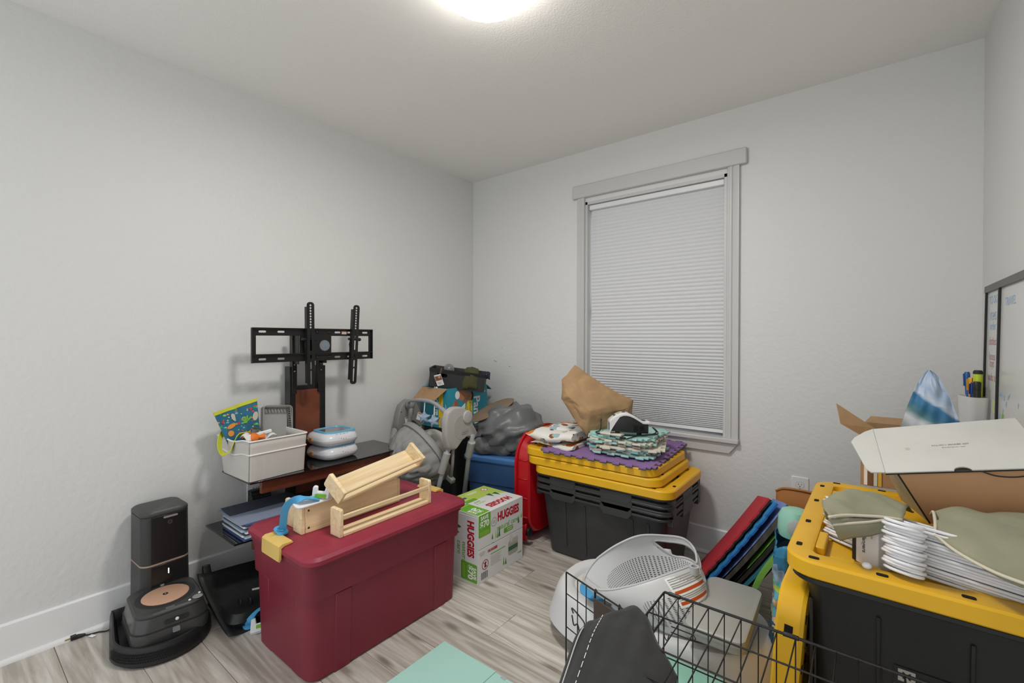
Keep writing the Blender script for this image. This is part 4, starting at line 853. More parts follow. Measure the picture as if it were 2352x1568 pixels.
# legs: tubes with collar joints
def leg(pts, r, col=None):
    g = G(); g.tube([sw(*p) for p in pts], r, 12); return g.obj('leg', mat('leg_grey', '#93999a', 0.4), t, smooth=True)
def sleeve(a, b, r):
    g = G(); a, b = V(a), V(b); d = (b-a).normalized()
    g.tube([sw(*(a-d*0.004)), sw(*a), sw(*b), sw(*(b+d*0.004))], [r*0.7, r, r*0.95, r*0.6], 14); return g.obj('leg_sleeve', sgrey, t, smooth=40)
leg([(0.690, -0.935, 0.60), (0.640, -0.960, 0.385), (0.565, -0.995, 0.012)], 0.0125); sleeve((0.682, -0.938, 0.565), (0.652, -0.954, 0.455), 0.021); sleeve((0.698, -0.93, 0.605), (0.686, -0.936, 0.575), 0.011)
leg([(0.715, -0.770, 0.645), (0.665, -0.75, 0.50), (0.545, -0.70, 0.012)], 0.0135); sleeve((0.705, -0.767, 0.60), (0.666, -0.752, 0.51), 0.023)
leg([(0.10, -0.83, 0.60), (0.09, -0.90, 0.35), (0.09, -0.95, 0.012)], 0.0125); sleeve((0.10, -0.835, 0.61), (0.095, -0.87, 0.50), 0.022); leg([(0.11, -0.66, 0.62), (0.10, -0.64, 0.3), (0.10, -0.62, 0.012)], 0.0125)
g = G(); g.tube([sw(0.69, -0.90, 0.60), sw(0.68, -0.895, 0.50), sw(0.655, -0.885, 0.42)], [0.009, 0.009, 0.012], 10); g.obj('hanger_arm', sgrey_d, t, smooth=True)
g = G(); g.box((0, 0, 0), (0.05, 0.03, 0.03), T(*sw(0.655, -0.885, 0.405)) @ RY(25)); g.obj('seat_joint', sgrey_d, t, bevel=0.006)
for p in ((0.565, -0.995), (0.545, -0.70), (0.09, -0.95), (0.10, -0.62)):
    g = G(); g.stack([(rr(0.05, 0.05, 0.02, 4, p[0]-0.42, p[1]+0.88), 0), (rr(0.035, 0.035, 0.016, 4, p[0]-0.42, p[1]+0.88), 0.02)]); g.obj('foot', sgrey_d, t, smooth=40)
# padded bucket seat: fabric shell, rim band, inner cushion
SN = V((0.20, 0.82, 0.45)).normalized(); SU = V((0.74, -0.25, -0.60)); SU = (SU-SN*SU.dot(SN)).normalized(); SWv = SN.cross(SU)
SCn = sw(0.425, -0.862, 0.530)
def cup(rx, ry, dp, fold=0.0):
    def f(u, v):
        a = 2*PI*u; ph = v*PI/2
        rr_ = math.cos(ph); q = 1+fold*(0.09*abs(math.sin(11*a+5*v+2*NZ.noise(V((math.cos(a)*3, math.sin(a)*3, v*3)))))*(math.sin(PI*v)**0.7)+(0.16*abs(NZ.noise(V((math.cos(a)*6, math.sin(a)*6, v*4))))-0.03)*min(1, v*4))
        p = SCn+SU*(rx*rr_*math.cos(a)*q)+SWv*(ry*rr_*math.sin(a)*q)-SN*(dp*math.sin(ph)*q)
        return tuple(p)
    return f
g = G(); g.grid(cup(0.195, 0.150, 0.200, 1), 90, 22); g.obj('seat_shell', sfab, t, smooth='keep', solid=0.012)
rimp = [SCn+SU*(0.200*math.cos(a))+SWv*(0.157*math.sin(a)) for a in [2*PI*k/48 for k in range(48)]]
g = G()
rings = []
for k in range(48):
    a = 2*PI*k/48; c = rimp[k]; o = (SU*(0.200*math.cos(a))+SWv*(0.157*math.sin(a))).normalized()
    rings.append([c+o*x+SN*y for x, y in ((0.016, -0.022), (0.018, 0.0), (0.010, 0.016), (-0.008, 0.018), (-0.018, 0.004), (-0.012, -0.018))])
g.loft(rings, closed=True); g.obj('seat_rim', mat('swing_rim', '#8f8e8c', 0.6), t, smooth=60)
def pad(u, v):
    a = 2*PI*u; r = v; q = 1+0.03*math.sin(13*a)*(v > 0.7)
    return tuple(SCn+SU*(0.190*r*math.cos(a)*q)+SWv*(0.132*r*math.sin(a)*q)+SN*(0.055*math.cos(r*PI/2)**0.6-0.02+0.03*max(0, math.sin(a))*r))
g = G(); g.grid(pad, 48, 12); g.obj('seat_cushion', spad, t, smooth='keep')
g = G(); g.ball(SCn+SU*(-0.02)+SWv*0.03+SN*0.060, (0.12, 0.075, 0.095), 24); g.obj('head_pillow', spad, t, smooth=True)

# ------------------------------------------------------------------ blue tote, tarp, hat brim
t = thing('storage_tote', 'blue plastic tote with a lid behind the baby swing', 'storage tote', (0.655, -0.365, 0), 12)
blue = mat('blue_plastic', '#33547f', 0.4, bump=(200, 0.05))
g = G(); g.stack([(rr(0.37, 0.33, 0.04, 5), 0), (rr(0.39, 0.35, 0.04, 5), 0.02), (rr(0.405, 0.365, 0.04, 5), 0.29), (rr(0.425, 0.38, 0.04, 5), 0.295), (rr(0.435, 0.39, 0.04, 5), 0.44)]); g.obj('tub', blue, t, smooth=30)
g = G(); g.stack([(rr(0.452, 0.406, 0.04, 5), 0.432), (rr(0.458, 0.412, 0.042, 5), 0.44), (rr(0.458, 0.412, 0.042, 5), 0.456), (rr(0.44, 0.394, 0.04, 5), 0.468), (rr(0.40, 0.354, 0.03, 5), 0.470)]); g.obj('lid', mat('blue_lid', '#4674ad', 0.38), t, smooth=30)
tarp_m = mat('grey_vinyl', '#636566', 0.38, bump=(30, 0.08))
def tarpf(u, v):
    a = 2*PI*u; ph = -PI/2+PI*v
    c, s = math.cos(ph), math.sin(ph); n = V((math.cos(a)*c, math.sin(a)*c, s))
    s_ = n.x*0.9-n.z*2.1+n.y*0.5+0.75*NZ.noise(n*1.6+V((2, 8, 1))); f1 = abs((s_*0.95) % 1.0-0.5)*2
    s2 = n.x*2.0+n.z*0.9-n.y*1.2+0.8*NZ.noise(n*2.1+V((7, 1, 4))); f2 = abs((s2*0.9) % 1.0-0.5)*2
    q = 0.93+0.17*NZ.noise(n*1.7+V((3, 1, 5)))+0.15*f1**1.3+0.08*f2**1.5
    x, y, z = n.x*0.235*q, n.y*0.175*q, n.z*0.165*q
    z += 0.04*x/0.2-0.05*(x/0.22)**2 if n.z > 0 else 0
    z = max(z, -0.135)
    return (0.675+x*0.93-y*0.18, -0.40+y+x*0.20, 0.608+z)
g = G(); g.grid(tarpf, 72, 40); g.obj('vinyl_tarp', tarp_m, label='bundled dark grey vinyl sheet heaped on the blue tote', cat='vinyl sheet', smooth='keep')
def rollf(u, v):
    a = 2*PI*u; w = 0.062*(1+0.12*math.sin(3*a+9*v)+0.10*NZ.noise(V((math.cos(a)*3, math.sin(a)*3, v*9))))*(0.55+0.45*math.sin(PI*min(max(v, 0.02), 0.98))**0.4)
    return (0.575+0.21*v+0.0*w+w*0.35*math.cos(a), -0.575+0.10*v+w*0.85*math.cos(a), 0.530+w*math.sin(a)*0.95)
g = G(); g.grid(rollf, 36, 30); g.obj('vinyl_roll', tarp_m, label='crinkled rolled end of grey vinyl in front of the tarp heap', cat='vinyl sheet', smooth='keep')
hatm = mat('tan_felt', '#7b6a55', 0.85, bump=(120, 0.1))
HF = frame((0.575, -0.44, 0.735), (0.66, 0.52, 0.40), (-0.60, 0.76, 0.16))
t = thing('hat', 'tan wide-brimmed hat standing on edge behind the grey vinyl heap', 'hat', mx=HF)
g = G(); g.loft([[(p[0], p[1], z) for p in ell(a, a*0.78, 40)] for a, z in ((0.09, 0.004), (0.14, 0.0), (0.158, -0.008), (0.160, -0.004), (0.142, 0.006), (0.088, 0.010))], True, True); g.obj('brim', hatm, t, smooth=50)
g = G(); g.loft([[(p[0], p[1], z) for p in ell(a, a*0.78, 32)] for a, z in ((0.088, 0.0), (0.084, -0.05), (0.07, -0.08), (0.02, -0.085))], True, True); g.obj('crown', hatm, t, smooth=50)
# ------------------------------------------------------------------ red sled standing on edge
t = thing('sled', 'red ribbed plastic sled standing on edge between the blue and black totes', 'sled', (0.925, -0.34, 0))
redm = mat('bright_red_plastic', '#b8141f', 0.35)
def so(w, h, r, cz): return rr(w, h, r, 8, 0, cz)
SF = frame((0, 0, 0.0), (0, 1, 0), (0, 0, 1))
g = G()
def ring(w, z0, z1, r, x): return [(x-0.925, p[0], p[1]) for p in rr(w, z1-z0, r, 8, 0.0, (z0+z1)/2)]
g.loft([ring(0.50, 0.004, 0.655, 0.20, 0.880), ring(0.512, 0.001, 0.660, 0.20, 0.884), ring(0.512, 0.001, 0.660, 0.20, 0.898), ring(0.47, 0.03, 0.625, 0.14, 0.898), ring(0.45, 0.05, 0.60, 0.13, 0.96), ring(0.43, 0.06, 0.585, 0.12, 0.968)], False, True); g.obj('shell', redm, t, smooth=35)
for z in (0.16, 0.27, 0.38, 0.49):
    g = G(); g.tube([(-0.026, -0.2335, z), (0.0, -0.2305, z), (0.034, -0.2265, z)], 0.004, 8); g.obj('rib', redm, t, smooth=True)
g = G(); g.loft([[(x, y, z) for x, y, z in r] for r in ([(-0.02, -0.245, 0.02), (0.035, -0.24, 0.03), (0.035, -0.22, 0.03), (-0.02, -0.22, 0.02)], [(-0.02, -0.25, 0.10), (0.03, -0.238, 0.13), (0.03, -0.22, 0.13), (-0.02, -0.22, 0.10)])]); g.obj('runner_foot', redm, t, bevel=0.008)
g = G(); g.cyl((0.036, -0.23, 0.085), (0.056, -0.23, 0.085), 0.024, n=20); g.obj('axle_cap', black_plastic, t, bevel=0.004)

# ------------------------------------------------------------------ wipes box
lime_p = mat('print_lime', '#b8cf62', 0.55); grn = mat('print_green', '#6aaa2f', 0.55); hred = mat('print_huggies_red', '#b3132a', 0.55); dgr = mat('print_pine', '#2d6b43', 0.55); boxw = mat('box_white', '#dcdddd', 0.5)
t = thing('wipes_box', 'white cardboard wipes box with red HUGGIES lettering and green price patches', 'box', (0.878, -0.877, 0))
hx, hy, hz = 0.142, 0.18, 0.336
g = G(); g.bb((-hx, -hy, 0), (hx, hy, 0.1655)); g.obj('carton_lower', boxw, t, bevel=0.0015)
g = G(); g.bb((-hx, -hy, 0.168), (hx, hy, hz)); g.obj('carton_upper', boxw, t, bevel=0.0015)
g = G(); g.bb((-hx+0.003, -hy+0.003, 0.16), (hx-0.003, hy-0.003, 0.172)); g.obj('carton_core', mat('card_edge', '#6e675f', 0.9), t)
g = G(); g.bb((-hx, -hy-0.0012, 0.001), (hx, -hy, hz-0.012)); g.obj('end_panel', boxw, t)
E_ = frame((0, -hy-0.0014, hz/2), (1, 0, 0), (0, 0, 1)); R_ = frame((hx+0.0002, 0, hz/2), (0, 1, 0), (0, 0, 1)); T_ = frame((0, 0, hz+0.0002), (1, 0, 0), (0, 1, 0))
# end panel
text('HUGGIES', 0.060, hred, t, E_ @ T(0.092, 0.045, 0.0004) @ RZ(-90), bold=0.0026, sx=0.72)
text('natural', 0.040, grn, t, E_ @ T(0.050, -0.035, 0.0004) @ RZ(-90)); text('care', 0.040, grn, t, E_ @ T(0.015, -0.015, 0.0004) @ RZ(-90))
sp = patch('price_patch', grn, t, E_ @ T(0.083, -0.118, 0), 0.108, 0.090, 0.0003, 0.006); F = E_ @ T(0.095, -0.118, 0.0005) @ RZ(-90)
text('SAVE', 0.026, print_white, sp, F @ T(0, 0.025, 0), bold=0.0008); text('$70', 0.044, print_white, sp, F @ T(0, -0.004, 0), bold=0.0014); 
for k in range(3): patch('small_print', lime_p, sp, F @ T(0, -0.042-k*0.006, 0), 0.07, 0.0014)
def tree(par, F, x, y, w, h, m=dgr):
    for k in range(3):
        g = G(); yy = y+h*(0.22*k); ww = w*(1-0.24*k); g.prism([(x-ww/2, yy), (x+ww/2, yy), (x, yy+h*0.56)], 0.0002+0.0001*k, 0.0004+0.0001*k, F); g.obj('tree_print', m, par)
tree(t, E_ @ RZ(-90), -0.09, -0.005, 0.03, 0.035); tree(t, E_ @ RZ(-90), -0.06, -0.012, 0.022, 0.03)
# right side
text('HUGGIES', 0.060, hred, t, R_ @ T(0.055, 0.117, 0.0004), bold=0.0026, sx=0.72); text('natural care', 0.037, grn, t, R_ @ T(0.050, 0.062, 0.0004))
pl = patch('green_pill', grn, t, R_ @ T(0.056, 0.032, 0), 0.078, 0.026, 0.0003, 0.008)
for k in range(2): patch('small_print', print_white, pl, R_ @ T(0.066, 0.037-k*0.010, 0.0004), 0.05-0.01*k, 0.0025)
sp = patch('price_patch', grn, t, R_ @ T(-0.133, 0.112, 0), 0.088, 0.108, 0.0003, 0.004)
text('SAVE', 0.026, print_white, sp, R_ @ T(-0.133, 0.148, 0.0005), bold=0.0008); text('$70', 0.044, print_white, sp, R_ @ T(-0.133, 0.116, 0.0005), bold=0.0014)
for k in range(3): patch('small_print', lime_p, sp, R_ @ T(-0.133, 0.080-k*0.007, 0.0004), 0.07, 0.0016)
g = G(); g.plate(ell(0.022, 0.022, 28), [ell(0.0195, 0.0195, 28)], 0, 0.0004, R_ @ T(-0.062, 0.105, 0)); sl_ = g.obj('seal_print', print_grey, t)
for k in range(3): patch('small_print', print_grey, sl_, R_ @ T(-0.062, 0.111-k*0.006, 0), 0.026-0.004*abs(k-1), 0.002)
for x, y, w, h, m_ in ((-0.074, 0.022, 0.012, 0.030, dgr), (-0.048, 0.022, 0.014, 0.036, lime_p), (-0.034, 0.016, 0.014, 0.042, grn), (-0.020, 0.018, 0.016, 0.055, dgr), (0.142, 0.036, 0.016, 0.04, dgr), (0.166, 0.058, 0.012, 0.026, grn)): tree(t, R_, x, y, w, h, m_)
text('10x', 0.010, print_grey, t, R_ @ T(-0.072, 0.003, 0.0004)); 
text('HUGGIES', 0.018, hred, t, R_ @ T(-0.072, -0.028, 0.0004), bold=0.0008); patch('green_rule', grn, t, R_ @ T(-0.030, -0.050, 0), 0.115, 0.004)
for k in range(7): patch('small_print', print_grey, t, R_ @ T(-0.045-0.004*(k % 3), -0.062-k*0.0075, 0), 0.085-0.008*(k % 3), 0.0012)
for k in range(4): patch('small_print', print_grey, t, R_ @ T(-0.150, -0.018-k*0.005, 0), 0.045-0.006*k, 0.001)
g = G(); g.plate(ell(0.0245, 0.0245, 28), [ell(0.021, 0.021, 28)], 0, 0.0004, R_ @ T(-0.128, -0.085, 0)); nb = g.obj('warning_ring', hred, t); patch('ring_bar', hred, nb, R_ @ T(-0.128, -0.085, 0) @ RZ(-45), 0.044, 0.003); 
g = G(); g.prism([(-0.006, -0.014), (0.007, -0.014), (0.005, 0.004), (0.010, 0.008), (0.002, 0.015), (-0.004, 0.006)], 0, 0.0003, R_ @ T(-0.128, -0.085, 0)); g.obj('figure_print', print_black, nb)
for k in range(12): patch('barcode_line', print_black, t, R_ @ T(-0.158+k*0.0042, -0.135, 0), 0.0012+0.0012*((k*7) % 3)/2, 0.034, 0.0003)
# printed wipes tub picture
tb = patch('tub_print', mat('print_tub', '#a9a89c', 0.6), t, R_ @ T(0.095, -0.075, 0), 0.082, 0.075, 0.0003, 0.012); patch('tub_band', mat('print_tub_band', '#41684f', 0.6), tb, R_ @ T(0.095, -0.078, 0.0004), 0.080, 0.022); patch('tub_lid_print', mat('print_tub_lid', '#b9b7aa', 0.6), tb, R_ @ T(0.100, -0.042, 0.0004), 0.072, 0.024, 0.0003, 0.008); patch('wipe_print', mat('print_wipe', '#cfcfcd', 0.6), tb, R_ @ T(0.078, -0.024, 0.0007) @ RZ(10), 0.022, 0.040, 0.0003, 0.009)
tree(t, R_, 0.016, -0.142, 0.014, 0.045, grn); tree(t, R_, 0.033, -0.145, 0.014, 0.034, dgr); text('10x68', 0.014, grn, t, R_ @ T(0.150, -0.125, 0.0004))
# top: red name along the right edge, lime field on the left, price patch at the near end
text('HUGGIES', 0.060, hred, t, T_ @ T(0.088, 0.04, 0.0004) @ RZ(-90), bold=0.0026, sx=0.72)
g = G(); g.prism([(-0.141, -0.10), (-0.05, -0.10), (-0.02, -0.03), (-0.02, 0.06), (0.0, 0.12), (0.03, 0.179), (-0.141, 0.179)], 0, 0.0003, T_); g.obj('lime_field', lime_p, t)
sp = patch('price_patch', grn, t, T_ @ T(0.060, -0.134, 0.0001), 0.155, 0.088, 0.0003); F = T_ @ T(0.085, -0.134, 0.0005) @ RZ(180)
text('SAVE', 0.026, print_white, sp, F @ T(0, 0.024, 0), bold=0.0008); text('$70', 0.044, print_white, sp, F @ T(0, -0.010, 0), bold=0.0014); patch('price_rule', lime_p, sp, T_ @ T(0.0, -0.134, 0.0004), 0.004, 0.07)
text('natural', 0.026, lime_p, t, T_ @ T(0.032, -0.035, 0.0004) @ RZ(-90)); text('care', 0.026, grn, t, T_ @ T(0.010, -0.04, 0.0004) @ RZ(-90)); patch('green_pill', grn, t, T_ @ T(-0.030, -0.05, 0.0003), 0.030, 0.085, 0.0003, 0.008); patch('blue_mark', mat('print_navy', '#33537a', 0.6), t, T_ @ T(-0.08, -0.045, 0.0003), 0.020, 0.024, 0.0003, 0.004)
tree(t, T_ @ RZ(-90), -0.085, -0.03, 0.035, 0.05); tree(t, T_ @ RZ(-90), -0.125, -0.02, 0.035, 0.05)
g = G(); g.plate(ell(0.020, 0.020, 28), [ell(0.017, 0.017, 28)], 0.0003, 0.0007, T_ @ T(-0.095, 0.13, 0)); nb = g.obj('warning_ring', hred, t); patch('ring_fill', print_white, nb, T_ @ T(-0.095, 0.13, 0.0002), 0.032, 0.032, 0.0003, 0.0155); patch('ring_bar', hred, nb, T_ @ T(-0.095, 0.13, 0.0005) @ RZ(-45), 0.036, 0.003)
for k in range(4): patch('small_print', print_white, t, T_ @ T(-0.115+k*0.006, 0.04, 0.0003), 0.002, 0.09-0.01*k)
# ------------------------------------------------------------------ nested black totes with yellow lids by the window
yellow_m = mat('lid_yellow', '#e8b322', 0.4, var=(5, 0.04), bump=(200, 0.05))
tote_m = mat('tote_charcoal', '#3b3c3c', 0.42, var=(9, 0.06), bump=(160, 0.08))
void_m = mat('slot_void', '#0c0c0c', 0.9)
def tote(label, loc, rz, L=0.777, Wd=0.515, H=0.374, group=None, grooves=True, foot=(0.64, 0.40), plates=True):
    t = thing('storage_tote', label, 'storage tote', loc, rz, group)
    g = G(); g.stack([(rr(foot[0]-0.02, foot[1]-0.02, 0.05, 5), 0), (rr(foot[0], foot[1], 0.05, 5), 0.012), (rr(L-0.065, Wd-0.065, 0.05, 5), H-0.045), (rr(L-0.055, Wd-0.055, 0.05, 5), H), (rr(L-0.062, Wd-0.062, 0.05, 5), H), (rr(L-0.072, Wd-0.072, 0.05, 5), H-0.045), (rr(foot[0]-0.008, foot[1]-0.008, 0.05, 5), 0.016)]); g.obj('tub', tote_m, t, smooth=35)
    g = G(); g.loft([[(p[0], p[1], z) for p in rr(w, d, 0.06, 6)] for w, d, z in ((L-0.06, Wd-0.06, H-0.012), (L, Wd, H-0.012), (L, Wd, H), (L-0.06, Wd-0.06, H))], closed=True); g.obj('rim', tote_m, t, bevel=0.002, seg=1)
    g = G(); g.loft([[(p[0], p[1], z) for p in rr(w, d, 0.06, 6)] for w, d, z in ((L-0.05, Wd-0.05, H-0.0362), (L-0.004, Wd-0.004, H-0.0362), (L-0.004, Wd-0.004, H-0.025), (L-0.05, Wd-0.05, H-0.025))], closed=True)
    if plates: g.obj('lower_flange', tote_m, t, bevel=0.0015, seg=1)
    for s in ((-1, 1) if plates else ()):
        for a, b, dn in ((-0.275, -0.115, 0.055), (0.03, 0.20, 0.060)):
            y = s*Wd/2; g = G(); g.loft([[(a*1, y, H-0.006), (b, y, H-0.006), (b, y, H-0.036), (b-0.02, y, H-dn), (a+0.02, y, H-dn), (a, y, H-0.036)], [(q[0], y-s*0.03, q[1]) for q in ((a, H-0.006), (b, H-0.006), (b, H-0.036), (b-0.02, H-dn), (a+0.02, H-dn), (a, H-0.036))]]); g.obj('side_plate', tote_m, t, bevel=0.002, seg=1)
        x = s*L/2
        for a, b, dn in ((-0.215, -0.175, 0.062), (-0.075, 0.075, 0.055), (0.175, 0.215, 0.062)):
            g = G(); g.loft([[(x, a, H-0.006), (x, b, H-0.006), (x, b, H-dn), (x, a, H-dn)], [(x-s*0.03, a, H-0.006), (x-s*0.03, b, H-0.006), (x-s*0.03, b, H-dn), (x-s*0.03, a, H-dn)]]); g.obj('end_plate', tote_m, t, bevel=0.002, seg=1)
    if grooves:
        for s in (-1, 1):
            for x, z0, w in ((-0.20, 0.06, 0.018), (-0.075, 0.045, 0.010), (0.19, 0.09, 0.010), (0.27, 0.09, 0.012)):
                def yy(z): return s*((foot[1]/2)+(Wd/2-0.0325-foot[1]/2)*(z-0.012)/(H-0.057))
                g = G(); z1 = H-0.065
                g.loft([[(x-w/2, yy(z0)-s*0.004, z0), (x+w/2, yy(z0)-s*0.004, z0), (x+w/2, yy(z0)+s*0.005, z0), (x-w/2, yy(z0)+s*0.005, z0)], [(x-w/2, yy(z1)-s*0.004, z1), (x+w/2, yy(z1)-s*0.004, z1), (x+w/2, yy(z1)+s*0.005, z1), (x-w/2, yy(z1)+s*0.005, z1)]]); g.obj('moulded_rib', tote_m, t, bevel=0.002, seg=1)
    return t
def lid(label, loc=None, rz=0, mx=None, group=None, L=0.785, Wd=0.525):
    t = thing('tote_lid', label, 'lid', loc or (0, 0, 0), rz, group, mx)
    g = G()
    def q(s, z, r=0.07): return [(p[0], p[1], z) for p in rr(L-2*s, Wd-2*s, max(r-s, 0.02), 7)]
    g.loft([q(0.008, 0.004), q(0.004, 0.0), q(0.0, 0.004), q(0.0, 0.036), q(0.004, 0.042), q(0.050, 0.044), q(0.056, 0.041), q(0.060, 0.020), q(0.075, 0.017), q(0.09, 0.018)], False, True); g.obj('lid_shell', yellow_m, t, smooth=30)
    # lugs along the inside of the rim
    for x in (-0.22, 0.0, 0.22):
        for s in (-1, 1):
            g = G(); g.bb((x-0.06, s*(Wd/2-0.078), 0.018), (x+0.06, s*(Wd/2-0.055), 0.039)); g.obj('lug', yellow_m, t, bevel=0.004)
    for y in (-0.12, 0.12):
        for s in (-1, 1):
            g = G(); g.bb((s*(L/2-0.078), y-0.05, 0.018), (s*(L/2-0.055), y+0.05, 0.039)); g.obj('lug', yellow_m, t, bevel=0.004)
    for s in (-1, 1):
        for x in ((-0.30, -0.11, 0.11, 0.30) if not group else (-0.11, 0.30)): 
            g = G(); g.prism(rr(0.022, 0.013, 0.004, 2, x, s*(Wd/2-0.024)), 0.0425, 0.0442); g.obj('lock_hole', void_m, t)
        for y in ((-0.20, -0.07, 0.07, 0.20) if not group else (-0.15,)):
            g = G(); g.prism(rr(0.013, 0.022, 0.004, 2, s*(L/2-0.024), y), 0.0425, 0.0442); g.obj('lock_hole', void_m, t)
    return t
GN = 'black totes nested in one stack by the window'
tote('charcoal tote at the bottom of the nested stack by the window', (1.400, -0.335, 0.0), 0, group=GN)
tote('charcoal tote nested second from the bottom by the window', (1.402, -0.335, 0.0365), 0, group=GN, grooves=False)
tote('charcoal tote nested topmost under the yellow lids by the window', (1.400, -0.336, 0.0730), 0, group=GN, grooves=False)
GL = 'yellow lids piled on the nested totes'
lid('yellow tote lid lowest in the pile on the nested totes', (1.405, -0.345, 0.4475), 0, group=GL)
lid('yellow tote lid in the middle of the pile on the nested totes', (1.348, -0.345, 0.4925), 0.5, group=GL, L=0.775, Wd=0.515)
lid('yellow tote lid on top of the pile on the nested totes', (1.330, -0.345, 0.5375), 0, group=GL, L=0.77, Wd=0.51)
LTOP = 0.5375+0.044
# ------------------------------------------------------------------ foam mats on the lids
def puzzle(w, d, pitch, tab, skip=()):
    """outline of an interlocking mat: rectangle whose edges carry dovetail tabs"""
    P_ = []; side = [((-w/2, -d/2), (w/2, -d/2)), ((w/2, -d/2), (w/2, d/2)), ((w/2, d/2), (-w/2, d/2)), ((-w/2, d/2), (-w/2, -d/2))]
    for i, (a, b) in enumerate(side):
        a, b = V(a), V(b); L_ = (b-a).length; u = (b-a)/L_; nrm = V((u.y, -u.x)); P_.append(tuple(a))
        if i in skip: continue
        n = max(1, int(L_/pitch)); 
        for k in range(n):
            c = a+u*(L_*(k+0.5)/n); h = pitch*0.25
            for x, y in ((-h*0.75, 0), (-h*1.15, tab), (h*1.15, tab), (h*0.75, 0)): P_.append(tuple(c+u*x+nrm*y))
    return P_
def foam(label, mx, w, d, th, top, bot=None, pitch=0.05, tab=0.016, group=None, skip=(), name='foam_mat', sag=0):
    t = thing(name, label, 'foam mat', mx=mx, group=group)
    pl = puzzle(w, d, pitch, tab, skip)
    if bot:
        g = G(); g.plate(pl, [], 0, th*0.5); g.obj('dark_layer', bot, t)
        g = G(); g.plate(pl, [], th*0.5, th); g.obj('colour_layer', top, t)
    else:
        g = G(); g.plate(pl, [], 0, th); g.obj('tile', top, t, bevel=0.0012, seg=1)
    return t
purple = mat('foam_purple', '#8a6a9b', 0.8, bump=(300, 0.25)); fdark = mat('foam_charcoal', '#4b494a', 0.85, bump=(300, 0.2))
foam('large purple interlocking foam mat spread on the yellow lids', frame((1.385, -0.325, LTOP+0.003), (1, 0.035, 0), (-0.04, 1, 0.03)), 0.60, 0.56, 0.012, purple, fdark, 0.062, 0.020)
mint = mat('foam_mint', '#a5cfc8', 0.8, bump=(300, 0.2)); cream = mat('foam_cream', '#d8d2c2', 0.8, bump=(300, 0.2)); taupe = mat('foam_taupe', '#b5a497', 0.8, bump=(300, 0.2)); teal2 = mat('foam_teal', '#7fb0b2', 0.8, bump=(300, 0.2))
z = LTOP+0.020
GF = 'small foam tiles stacked on the purple mat'
seq = [(mint, 0.02, -3, 'mint tile lowest in the stack'), (taupe, -0.005, 2, 'taupe tile second from the bottom'), (teal2, 0.0, -5, 'teal tile third from the bottom'), (cream, 0.035, 6, 'cream tile jutting out to the right'), (taupe, -0.01, -2, 'taupe tile in the middle of the stack'), (mint, -0.005, 4, 'mint tile above the middle'), (cream, 0.01, -4, 'cream tile third from the top'), (mint, -0.012, 3, 'mint tile second from the top'), (mint, 0.012, -8, 'mint tile on top of the stack')]
for k, (m_, dx, a, lb) in enumerate(seq):
    foam(lb+' on the purple mat', T(1.475+dx, -0.365+0.010*((k*5) % 3-1), z) @ RZ(a*1.6+8) @ RX(0.0), 0.300, 0.300, 0.0100, m_, None, 0.074, 0.021, GF); z += 0.0112
ZS = z
# folded animal-print blanket
m, nt, b = node_mat('animal_print', 0.9); N = nt.nodes.new; L = nt.links.new
tc = N('ShaderNodeTexCoord'); cur = None
rp = N('ShaderNodeRGB'); rp.outputs[0].default_value = lin('#e2dfd8'); cur = rp.outputs[0]
for sc_, thr, cc, sd, zz in ((11, 0.36, '#d27f2c', 1, 1), (13, 0.26, '#8a5028', 4, 2), (12, 0.30, '#9fb3b8', 9, 1), (15, 0.20, '#4b4a4a', 13, 3)):
    nz = N('ShaderNodeTexNoise'); nz.inputs['Scale'].default_value = 60; L(tc.outputs['Object'], nz.inputs['Vector'])
    ma = N('ShaderNodeVectorMath'); ma.operation = 'MULTIPLY_ADD'; ma.inputs[1].default_value = (0.012,)*3; L(nz.outputs['Color'], ma.inputs[0]); L(tc.outputs['Object'], ma.inputs[2])
    mp = N('ShaderNodeMapping'); mp.inputs['Location'].default_value = (sd, sd*0.6, sd*0.9); mp.inputs['Scale'].default_value = (1, 1, 1.0); L(ma.outputs[0], mp.inputs[0])
    vo = N('ShaderNodeTexVoronoi'); vo.inputs['Scale'].default_value = sc_; L(mp.outputs[0], vo.inputs['Vector'])
    lt = N('ShaderNodeMath'); lt.operation = 'LESS_THAN'; lt.inputs[1].default_value = thr; L(vo.outputs['Distance'], lt.inputs[0])
    mx_ = N('ShaderNodeMix'); mx_.data_type = 'RGBA'; mx_.inputs[7].default_value = lin(cc); L(lt.outputs[0], mx_.inputs[0]); L(cur, mx_.inputs[6]); cur = mx_.outputs[2]
L(cur, b.inputs['Base Color'])
nb_ = N('ShaderNodeTexNoise'); nb_.inputs['Scale'].default_value = 90; L(tc.outputs['Object'], nb_.inputs['Vector']); bp = N('ShaderNodeBump'); bp.inputs['Strength'].default_value = 0.3; bp.inputs['Distance'].default_value = 0.004; L(nb_.outputs[0], bp.inputs['Height']); L(bp.outputs[0], b.inputs['Normal'])
blanket_m = m
t = thing('blanket', 'folded white blanket printed with orange animals on the left of the yellow lids', 'blanket', (1.105, -0.42, LTOP))
